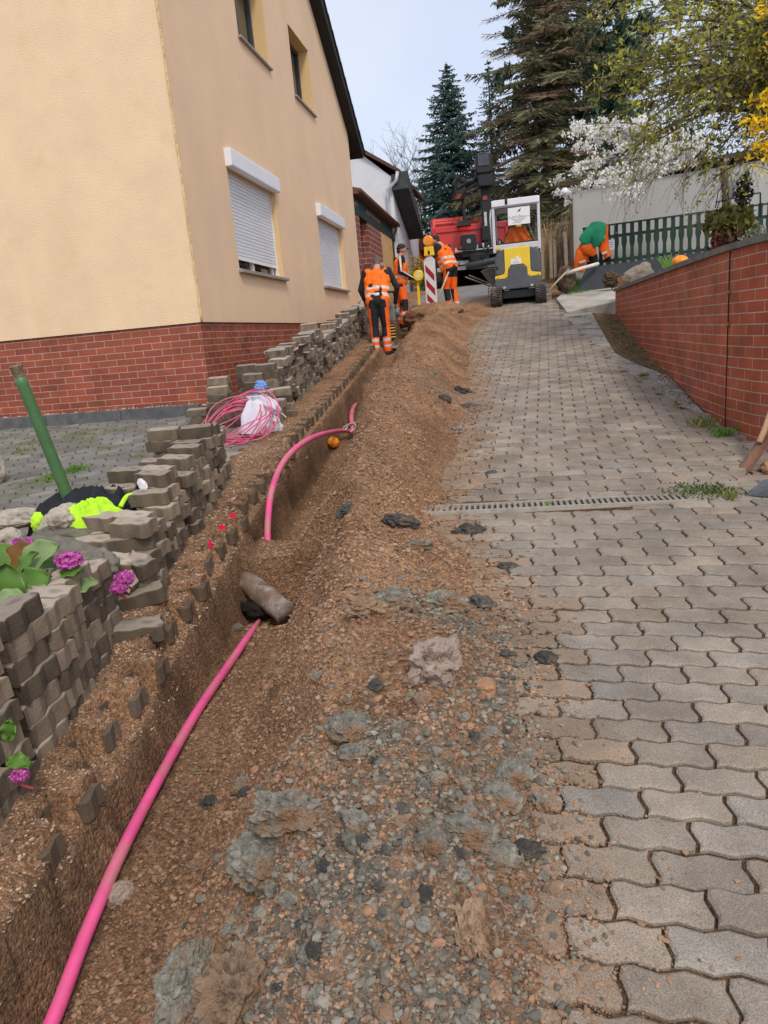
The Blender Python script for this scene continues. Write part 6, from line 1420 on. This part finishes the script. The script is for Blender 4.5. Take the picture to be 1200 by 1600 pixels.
# ---- white blossom tree over the shed corner
def spray_tree(name, label, root, tips, nb_, leafsets, seed, sag=.3, side=14, sl=.5, r0=.06, twig_r=.0035):
    """limbs sweep from the root to the tips; side shoots carry small leaves or petals"""
    rd = random.Random(seed); t = thing(name, label, 'tree', root); w = MB(); tw = MB(); P2 = []
    for (tip, wt) in tips:
        for k in range(wt):
            e = tip-root+Vector((rd.gauss(0,.22),rd.gauss(0,.3),rd.gauss(0,.2))); m_ = e*.5+Vector((rd.gauss(0,.12),rd.gauss(0,.12),e.length*sag*rd.uniform(.6,1.3))); sp = smoothpts([Vector((0,0,0)), m_*.62, m_+e*.12, e], 8)
            w.tube(sp, .02, 5, rs=[r0*(1-i/len(sp))+.004 for i in range(len(sp))])
            for s_ in range(side):
                q = rd.uniform(.35,1); i = min(len(sp)-2, int(q*(len(sp)-1))); p = sp[i]; d = (sp[i+1]-sp[i]).normalized(); d = (d+Vector((rd.gauss(0,.6),rd.gauss(0,.6),rd.gauss(0,.55)))).normalized(); L_ = sl*rd.uniform(.4,1.2)
                sp2 = [p, p+d*L_*.5, p+d*L_+Vector((0,0,-L_*rd.uniform(.05,.5)))]; tw.tube(sp2, twig_r, 3, caps=False, rs=[twig_r*1.6, twig_r, twig_r*.6]); P2.append((sp2, q))
    for nm, n_, size, m, spread, el, cond in leafsets:
        pts = []; pool = [s for s in P2 if cond(s[0][1]+root)] or P2
        for _ in range(n_):
            sp2, q = rd.choice(pool); u = rd.random(); p = (sp2[0].lerp(sp2[1], u*2) if u < .5 else sp2[1].lerp(sp2[2], u*2-1)); pts.append(p+Vector((rd.gauss(0,spread),rd.gauss(0,spread),rd.gauss(0,spread))))
        leafcloud(nm, pts, size, m, t, rd, el)
    zg = T(root.x, root.y)-.1-root.z; w.tube(smoothpts([Vector((.25,.1,zg)), Vector((.12,.05,zg*.5)), Vector((0,0,0))]), .1, 9, rs=None if zg > -.3 else [.13-.0035*i for i in range(21)])
    w.build('trunk', bark, t, fix=False, smooth=True); tw.build('twigs', twigm, t, fix=False); return t
petal = leafmat('white_petal', (.90,.89,.85), trans=.4, island=.12, rough=.7); budl = leafmat('fresh_leaf', (.25,.33,.06), trans=.4, island=.4)
Yb = 16.0
spray_tree('blossom_tree', 'white blossoming cherry plum hanging over the shed roof', P(1130,250,16.6), [(P(915,215,Yb),4),(P(900,265,Yb),4),(P(935,295,Yb-.3),4),(P(960,205,Yb),4),(P(990,240,Yb),5),(P(1010,262,Yb-.3),3),(P(1035,230,Yb),2),(P(985,310,Yb-.5),1)], 0,
    [('blossom', 22000, .060, petal, .04, 1.0, lambda p: True), ('leaves', 900, .05, budl, .04, 1.6, lambda p: True)], 5, sag=.10, side=15, sl=.33, r0=.03)
# ---- arching tree with fresh yellow green catkins, top right
willow = leafmat('catkin_green', (.50,.50,.06), trans=.45, island=.4); wil2 = leafmat('olive_leaf', (.22,.235,.05), trans=.35, island=.45); brn = leafmat('brown_leaf', (.10,.065,.035), trans=.2, island=.4)
R0 = P(1330,210,10.5)
tips = [(P(965,20,10),2),(P(985,75,9.6),3),(P(950,55,10.2),1),(P(970,115,10),2),(P(1000,150,9.6),4),(P(990,180,9.8),2),(P(1040,60,9),4),(P(1050,130,9.3),5),(P(1040,185,9.6),3),(P(1100,170,9),4),(P(1130,90,8.8),4),(P(1140,20,8.6),5),(P(1060,-20,9),4),(P(1000,-30,9.5),4),(P(1150,220,9.6),4),(P(1180,140,9),3)]
spray_tree('arching_tree', 'arching tree with fresh yellow green leaves hanging in from the right', R0, tips, 0,
    [('leaves', 5200, .040, wil2, .04, 2.0, lambda p: True), ('young_leaves', 6500, .042, willow, .05, 1.6, lambda p: p.z < 5.4+.5*nz(p.x*1.3,p.y,p.z)), ('old_leaves', 500, .05, brn, .04, 1.6, lambda p: p.x < 2.8)], 8, sag=.16, side=22, sl=.62, r0=.035)
# hanging bare shoots in front of the shed
sh2 = thing('hanging_shoots', 'bare hanging twigs in front of the grey shed wall', 'branches', P(1060,255,13.5)); w = MB(); rd = random.Random(3); pts = []
for _ in range(75):
    a = P(rd.uniform(990,1180), rd.uniform(240,270), 13.5)-sh2.location; b_ = a+Vector((rd.gauss(-.25,.25), rd.gauss(0,.1), -rd.uniform(.3,1.1))); w.tube([a,(a+b_)/2+Vector((rd.gauss(-.08,.05),0,-.05)),b_], .003, 3, rs=[.005,.004,.0015], caps=False); pts += [a.lerp(b_, rd.random()) for _ in range(5)]
w.build('twigs', twigm, sh2, fix=False); leafcloud('leaves', pts, .03, wil2, sh2, rd, 1.5)
# ---- forsythia sprays at the right edge
fy = leafmat('forsythia', (.85,.58,.015), trans=.35, island=.2)
t = thing('forsythia', 'forsythia twigs with bright yellow flowers at the right edge', 'shrub', P(1230,150,6.5)); rd = random.Random(13); w = MB(); pts = []
for (x0,y0,x1,y1,k) in ((1230,60,1190,-10,5),(1240,10,1178,8,5),(1235,100,1186,66,3),(1240,170,1170,152,6),(1240,200,1162,186,7),(1240,215,1180,212,6),(1240,240,1165,226,5),(1235,190,1150,192,3),(1235,290,1185,270,4),(1235,160,1188,155,5)):
    for _ in range(k):
        a = P(x0, y0, 6.5)-t.location; b_ = P(x1+12+rd.gauss(0,8), y1+rd.gauss(0,8), 6.4)-t.location; w.tube([a,(a+b_)/2+Vector((0,0,.03)),b_], .003, 4, rs=[.005,.004,.002]); 
        for _ in range(13): pts.append(a.lerp(b_, rd.uniform(.4,1.05))+Vector((rd.gauss(0,.02),rd.gauss(0,.02),rd.gauss(0,.02))))
fb = Vector((4.1,6.7,1.85))-t.location
for k in range(9):
    e_ = P(1236, 20+k*30, 6.5)-t.location; sp = smoothpts([fb+Vector((rd.gauss(0,.08),rd.gauss(0,.08),0)), fb.lerp(e_,.5)+Vector((.25,0,.5)), e_], 8); w.tube(sp, .008, 5, rs=[.014-.0006*i for i in range(len(sp))])
    for i in range(5, len(sp)): pts += [sp[i]+Vector((rd.gauss(0,.04),rd.gauss(0,.04),rd.gauss(0,.04))) for _ in range(7)]
w.build('twigs', twigm, t, fix=False); leafcloud('flowers', pts, .032, fy, t, rd, 1.5)
# ---- shrubs on the garden wall bed
mah = leafmat('mahonia_leaf', (.20,.19,.05), trans=.2, island=.5); mar = leafmat('maroon_leaf', (.20,.06,.055), trans=.2, island=.4)
t = shrub('shrub', 'olive and maroon shrub standing before the green fence', 'shrub', P(1140,350,10.8), .30, 1300, .07, mah, 21, sc=(1.1,.8,.75)); rd = random.Random(2)
leafcloud('lower_leaves', [Vector((rd.uniform(-.22,.26), rd.uniform(-.2,.2), rd.uniform(-.5,-.1))) for _ in range(700)], .06, mar, t, rd, 1.6)
tr = thing('trellis', 'dark metal trellis frame rising above the maroon shrub', 'trellis', (0,0,0)); w = MB()
w.tube([P(1138,335,11), P(1137,290,11)], .010, 6); w.tube([P(1118,316,11), P(1188,301,11)], .008, 6); w.tube([P(1188,301,11), P(1188,340,11)], .010, 6); w.tube([P(1124,316,11),P(1113,345,11)], .006, 6); w.tube([P(1118,325,11), P(1122,300,11), P(1130,288,11)], .006, 6); w.build('bars', blk, tr)
t = shrub('ivy', 'dark ivy clump climbing the metal trellis', 'shrub', P(1162,300,11), .15, 260, .05, leafmat('ivy_leaf', (.035,.055,.04), trans=.15, island=.4), 5, sc=(.8,.6,1.6))
w = MB(); w.b2((-.045,-.01,-.11),(.045,.01,.11)); o_ = w.build('plant_label', mat('white_tag', (.72,.72,.74))); o_.location = P(1142,296,11.05); tag(o_, 'white rectangular plate hanging on the metal trellis', 'plate')
shrub('lavender', 'grey green low shrub at the right end of the garden wall bed', 'shrub', P(1188,372,8.6), .16, 500, .03, leafmat('lavender_leaf', (.20,.23,.16), trans=.2, island=.3), 15, sc=(1.3,1,.8))
t = thing('iris_clump', 'fresh green pointed leaves behind the coping beside the pumpkin', 'plant', P(1045,418,9.9)); w = MB(); rd = random.Random(8)
for _ in range(16):
    a = rd.gauss(0,.5); h = rd.uniform(.1,.22); b_ = Vector((rd.gauss(0,.04),0,0)); tip = b_+Vector((sin(a)*h, rd.gauss(0,.04), cos(a)*h)); w.add([b_-Vector((.014,0,0)), b_+Vector((.014,0,0)), b_.lerp(tip,.6)+Vector((.012,0,0)), tip, b_.lerp(tip,.6)-Vector((.012,0,0))], [(0,1,2,3,4)])
w.build('leaves', leafmat('iris_leaf', (.16,.30,.05), trans=.3, island=.3), t, fix=False)
w = MB(); rd = random.Random(19); lm_ = mat('litter', (.16,.13,.06), rough=.95, var=.4, scale=5, bump=0, island=.6)
for _ in range(2600):
    y = rd.uniform(6.4, 13.3); x = 1.46-abs(rd.gauss(0,.16))-(.22*rd.random() if y > 8.6 else 0); z = T(x, y)+.012; s_ = rd.uniform(.006,.02); a = rd.uniform(0,6.3); u = Vector((cos(a),sin(a),rd.gauss(0,.3)))*s_; v = Vector((-sin(a),cos(a),rd.gauss(0,.3)))*s_*.5; c = Vector((x,y,z)); w.add([c-u, c+v, c+u, c-v], [(0,1,2,3)])
tag(w.build('leaf_litter', lm_, fix=False), 'dry leaves and moss crumbs along the foot of the brick wall', 'leaf litter', None, 'stuff')
# ---- weeds in the joints
def tuft(px, py, r, n_, h, m, label, seed, off=0, name='weed_tuft'):
    c = GR(px, py, off); rd = random.Random(seed); w = MB()
    for _ in range(n_):
        b_ = Vector((rd.gauss(0,r*.5), rd.gauss(0,r*.5), 0)); b_.z = G(c.y+b_.y)-c.z; hh = h*rd.uniform(.4,1.1); l_ = Vector((rd.gauss(0,.6),rd.gauss(0,.6),1)).normalized()*hh; s_ = Vector((rd.gauss(0,1),rd.gauss(0,1),0)).normalized()*rd.uniform(.002,.005); w.add([b_-s_, b_+s_, b_+l_*.6+s_*1.3, b_+l_, b_+l_*.6-s_*1.3], [(0,1,2,3,4)])
    o = w.build(name, m, fix=False); o.location = c; return tag(o, label, 'weeds')
wg = leafmat('weed_green', (.13,.27,.03), trans=.3, island=.4); wy = leafmat('weed_straw', (.26,.27,.08), trans=.3, island=.4); moss = leafmat('moss', (.07,.12,.02), trans=.1, island=.4)
for i, (px,py,r,n_,h,m,lb) in enumerate(((1005,588,.05,70,.04,wg,'small green weed in the paving farthest up the right gutter'),(1100,662,.10,170,.07,wy,'straw coloured grass tuft near the foot of the brick wall'),(1130,678,.08,220,.05,wg,'bright green weed mat near the foot of the brick wall'),(1157,672,.04,70,.06,wg,'leafy weed right against the foot of the brick wall'),(1178,676,.04,70,.06,wg,'leafy weed nearest the shovel at the foot of the brick wall'),(1058,634,.04,50,.03,wy,'tiny yellowish weed in a paving joint'),(1142,778,.05,60,.04,wy,'low weed in front of the rusty shovel'),(1080,767,.16,320,.02,moss,'moss patch at the right end of the drain grate'),(1125,768,.13,240,.02,moss,'moss patch between the drain grate and the slate block'),(855,790,.03,40,.02,wg,'tiny weed on the near lip of the drain grate'),
    (118,735,.12,140,.06,wg,'green weed clump in the yard left of the post foot'),(85,748,.10,80,.05,wg,'low weed in the yard beside the boulder'),(35,705,.15,80,.04,wy,'thin grass in the yard near the left edge'),(185,745,.10,60,.03,wg,'thin weed in the yard right of the post'),(330,700,.05,30,.05,wg,'weed by the gravel below the paver piles'),(215,960,.03,30,.05,wg,'grass blades between the nearest stack and the trench'))):
    tuft(px, py, r, n_, h, m, lb, i+30)
# ================================================================= CLODS, STONES, CRUMBS
def onT(x, y, up=0): return Vector((x, y, T(x, y)+up))
clayc = mat('grey_clay', (.165,.155,.125), rough=.97, var=.45, scale=24, bump=1.0, bscale=75, objrand=.25, col2=(.33,.31,.255), stain=((.22,.135,.08),8,.48,.62), bdist=.012)
darkc = mat('dark_asphalt_lump', (.075,.07,.062), rough=.95, var=.5, scale=25, bump=.9, bscale=70, objrand=.3, stain=((.20,.14,.09),9,.56,.74), bdist=.010)
brownc = mat('brown_clod', (.26,.17,.11), rough=.97, var=.35, scale=20, bump=.9, bscale=60, objrand=.25, bdist=.012)
pinkst = mat('pinkish_stone', (.31,.235,.19), rough=.9, var=.3, scale=14, bump=.7, bscale=60, objrand=.2, stain=((.16,.12,.10),9,.56,.7))
orst = mat('orange_brick_bit', (.31,.17,.10), rough=.9, var=.25, scale=14, bump=.5, objrand=.3)
def PT(px, py):
    d = ray(px, py); t = .7
    while t < 30 and (CAM+d*t).z > T((CAM+d*t).x, (CAM+d*t).y): t += .02+t*.006
    a, b_ = t-.02-t*.006, t
    for _ in range(14):
        m_ = (a+b_)/2; q = CAM+d*m_
        if q.z > T(q.x, q.y): a = m_
        else: b_ = m_
    return CAM+d*a
def clod(px, py, wpx, asp, m, label, cat='clod', seed=1, group=None, rot=0, amp=.42, fl=.6, sink=.40, name='clod', sq=1.0, freq=1.9):
    c = PT(px, py); zc = (c-CAM).length; s_ = wpx/FPX*zc*.5*.93
    o = blob(name, c+Vector((0,0,s_*fl*asp*(.5-sink))), (s_, s_*asp*1.1, s_*fl*asp*1.25), m, label, cat, group, rot=(random.uniform(-.3,.3), random.uniform(-.3,.3), rot), amp=amp, seed=seed+px*.13, sub=6 if wpx > 60 else 5 if wpx > 24 else 4, o=6, freq=freq, crack=0 if m in (orst, pinkst) else .055, smooth=False, ridged=(seed % 2 == 0), sq=sq)
    return o
random.seed(77)
clod(612,945,62,.8,clayc,'pale grey clay clod on the spoil crest beside a brown clod','clod',2); clod(570,950,66,.75,brownc,'brown clod leaning against the pale grey clod','clod',3)
clod(682,1038,70,1.3,pinkst,'large pinkish rough stone upright in the middle of the spoil','stone',5,amp=.30,fl=.6,sink=.35,sq=.55,name='stone'); clod(756,1075,36,.9,orst,'brick-orange square stone at the edge of the paving','stone',5,amp=.12,sq=.5,name='stone')
clod(695,950,66,.9,clayc,'dark grey clay lump right of the pale clod','clod',6); clod(752,945,44,.8,darkc,'black crumbly lump where spoil meets paving','clod',7)
clod(855,1032,34,.9,darkc,'black lump lying alone on the pavers','clod',8); clod(796,1028,40,.7,darkc,'dark lump at the paving edge left of the lone one','clod',9); clod(797,888,34,.6,darkc,'small dark lump on pavers below the drain','clod',10)
clod(732,832,58,.6,darkc,'flat dark crust on the pavers just below the drain','clod',11); clod(627,816,52,.55,darkc,'dark curved crust in the spoil beside the drain end','clod',12); clod(545,797,44,.5,darkc,'long dark lump on the spoil slope above the trench','clod',13,rot=.7); clod(653,855,44,.6,clayc,'grey lump on the spoil below the drain end','clod',14)
clod(450,1275,118,.62,clayc,'largest blue grey clay slab in the near spoil','clod',15,fl=.7,sink=.35); clod(418,1345,98,.8,clayc,'broad clay clod below the largest slab','clod',16,sink=.4); clod(730,1305,92,.62,clayc,'layered grey clod close to the paving edge','clod',17,amp=.3,sq=.8); clod(760,1335,80,.5,clayc,'flat grey clod under the layered one','clod',18,sq=.8)
clod(568,1290,72,.45,clayc,'long thin grey clay roll in the near spoil','clod',19,rot=-.5); clod(672,1318,42,1.0,clayc,'round grey clod left of the layered clod','clod',20); clod(845,1258,36,1.1,clayc,'grey clod resting on the first paver row','clod',21); clod(800,1215,52,.9,clayc,'grey clod on the paving edge above the layered one','clod',22)
clod(780,1250,58,.8,clayc,'bluish clod touching the paving edge','clod',24); clod(820,1330,56,.6,darkc,'dark clod spilled onto the pavers near the bottom','clod',23); clod(735,1455,40,1.6,brownc,'brown curled shard standing in the near spoil','shard',25,sq=.6,name='shard'); clod(230,1235+0,10,1,brownc,'x','x') if False else None
clod(300,1550,76,1.2,clayc,'rounded grey boulder-like clod at the bottom edge','clod',26,fl=.9); clod(370,1560,110,.9,brownc,'large brown clod at the bottom edge of the photo','clod',27,fl=.8); clod(186,1398,34,.9,pinkst,'pale flat stone against the near duct','stone',28,name='stone')
clod(548,1140,60,.9,clayc,'crumbling blue grey clay streak on the spoil crest','clod',30); clod(555,1180,52,.8,clayc,'lower half of the crumbling clay streak','clod',31)
clod(765,742,26,.6,darkc,'small oval dark stone on the pavers above the drain','stone',32,amp=.1,name='stone'); clod(745,710,24,.6,pinkst,'oval brown stone at the foot of the spoil above the drain','stone',33,amp=.1,name='stone'); clod(694,624,20,.8,darkc,'dark lump low on the far spoil','clod',34); clod(722,612,30,.6,darkc,'dark lump at the far spoil foot','clod',35); clod(735,636,26,.5,darkc,'flat dark lump on the far pavers','clod',36); clod(716,675,24,1,pinkst,'pale stone in the far spoil foot','stone',37,name='stone')
# the many smaller clods one can still count
random.seed(5); k = 0; GCL = 'small clods strewn over the near spoil'
spots = [(random.gauss(560,150), random.gauss(1390,130)) for _ in range(120)]+[(random.gauss(770,50), random.gauss(1200,110)) for _ in range(45)]+[(random.gauss(600,110), random.gauss(1120,90)) for _ in range(22)]
for (px, py) in spots:
    if not (250 < px < 870 and 960 < py < 1600): continue
    m, lb, ct = random.choice(((clayc,'small grey clay clod among many in the near spoil','clod'),(clayc,'small grey clay clod among many in the near spoil','clod'),(clayc,'small grey clay clod among many in the near spoil','clod'),(clayc,'small grey clay clod among many in the near spoil','clod'),(brownc,'small brown clod among many in the near spoil','clod'),(darkc,'small dark lump among many in the near spoil','clod'),(brownc,'small brown clod among many in the near spoil','clod'),(orst,'small orange stone chip among many in the near spoil','stone')))
    clod(px, py, random.uniform(10,28)*(.6 if m is orst else 1), random.uniform(.6,1), m, lb, ct, k % 9+1, GCL, random.uniform(0,3), sink=.2, name='clod' if m is not orst else 'stone_chip'); k += 1
# ---- crumbs and gravel: far past counting
def crumbs(name, n_, sampler, smin, smax, m, label, seed, cat='soil crumbs', pk=1.6):
    import numpy as np
    rd = random.Random(seed); protos = []
    for q in range(12):
        bm = bmesh.new(); bmesh.ops.create_icosphere(bm, subdivisions=1, radius=1); 
        for v in bm.verts: v.co *= 1+.8*noise.noise(v.co*1.3+Vector((q*3.1,0,seed))); v.co.z *= .75
        protos.append((np.array([v.co[:] for v in bm.verts]), np.array([[v.index for v in f.verts] for f in bm.faces]))); bm.free()
    VV = []; FF = []; o = 0; i = 0
    while i < n_:
        s_ = sampler(rd)
        if s_ is None: continue
        x, y, k = s_; r_ = (smin+(smax-smin)*rd.random()**(3.2*pk))*k; a = rd.uniform(0,6.28); c, sn = cos(a), sin(a); pv, pf = protos[rd.randrange(12)]
        sx, sy = r_*rd.uniform(.7,1.3), r_*rd.uniform(.6,1.1); q = np.empty_like(pv); q[:,0] = pv[:,0]*sx*c-pv[:,1]*sy*sn+x; q[:,1] = pv[:,0]*sx*sn+pv[:,1]*sy*c+y; zz = TQ(x, y); q[:,2] = pv[:,2]*r_*rd.uniform(.6,1.1)+zz+r_*.25
        VV.append(q); FF.append(pf+o); o += len(pv); i += 1
    V_ = np.concatenate(VV).astype('f'); F_ = np.concatenate(FF).astype('i'); me = bpy.data.meshes.new(name); me.vertices.add(len(V_)); me.vertices.foreach_set('co', V_.ravel()); me.loops.add(F_.size); me.loops.foreach_set('vertex_index', F_.ravel()); me.polygons.add(len(F_)); me.polygons.foreach_set('loop_start', np.arange(0, F_.size, 3, dtype='i')); me.polygons.foreach_set('use_smooth', np.zeros(len(F_), dtype=bool)); me.update(calc_edges=True); me.materials.append(m)
    o_ = bpy.data.objects.new(name, me); link(o_); return tag(o_, label, cat, None, 'stuff')
def TQ(x, y):
    z = T(x, y)
    if x > interp(TR, y)+.0 and x < interp(PR, y): z = max(z, G(y)-.002)
    return z
crm = mat('soil_crumb', (.285,.177,.11), rough=.97, var=.35, scale=2, bump=0, island=.26); crg = mat('clay_crumb', (.19,.17,.135), rough=.97, var=.3, scale=3, bump=0, island=.5); crt = mat('stone_chip_mix', (.235,.18,.14), rough=.9, var=.3, scale=6, bump=0, island=.45); crs = mat('sand_crumb', (.32,.225,.15), rough=.97, var=.3, scale=3, bump=0, island=.6)
def s_heap(rd):
    y = .75*exp(rd.random()*2.6); l = lip(y); r = interp(TR, y); x = rd.uniform(l+.12, r+.08+.12*abs(rd.gauss(0,1))); return (x, y, .55+.45*min(2.2, y/1.8))
def s_clay(rd):
    y = .85*exp(rd.random()*1.5); x = rd.uniform(-1.1, .12)
    if clay_mask(x, y)*1.1 < rd.random(): return None
    return (x, y, .8+.3*min(2, y/2))
def s_shelf(rd):
    y = .9*exp(rd.random()*2.2); l = lip(y); x = rd.uniform(l-.42, l+.03); return (x, y, .5+.4*min(2.5, y/2))
def s_road(rd):
    y = .9*exp(rd.random()*2.75); r = interp(TR, y); x = r+abs(rd.gauss(0,.22)); return (x, y, .6+.35*min(3, y/2)) if x < interp(PR, y) else None
def s_rubble(rd):
    y = .85*exp(rd.random()*1.35); r = interp(TR, y); x = rd.uniform(-1.0+.0*y, r+.05); return (x, y, 1) if fbm(x*3, y*3, 8)+.15 > rd.random()*.6-.2 else None
crumbs('soil_crumbs', 62000, s_heap, .0018, .011, crm, 'loose brown soil crumbs covering the spoil heap', 1)
crumbs('clay_crumbs', 13000, s_clay, .002, .013, crg, 'crumbled grey clay on the near spoil heap', 2)
crumbs('sand_crumbs', 18000, s_shelf, .002, .008, crs, 'coarse yellow brown bedding sand along the trench lip', 3)
crumbs('scattered_soil', 3200, s_road, .002, .011, crm, 'soil crumbs scattered over the pavers beside the spoil', 4)
crumbs('rubble_chips', 1300, s_rubble, .003, .014, crt, 'mixed orange and pale stone chips in the near spoil', 5, 'stone chips', 1.2)
crumbs('paving_grit', 900, lambda rd: (lambda y: (rd.uniform(-.1, interp(PR, y)), y, .5+.3*min(3, y/2)))(.9*exp(rd.random()*2.6)), .0015, .006, crt, 'fine grit strewn over the driveway pavers', 6, 'grit')
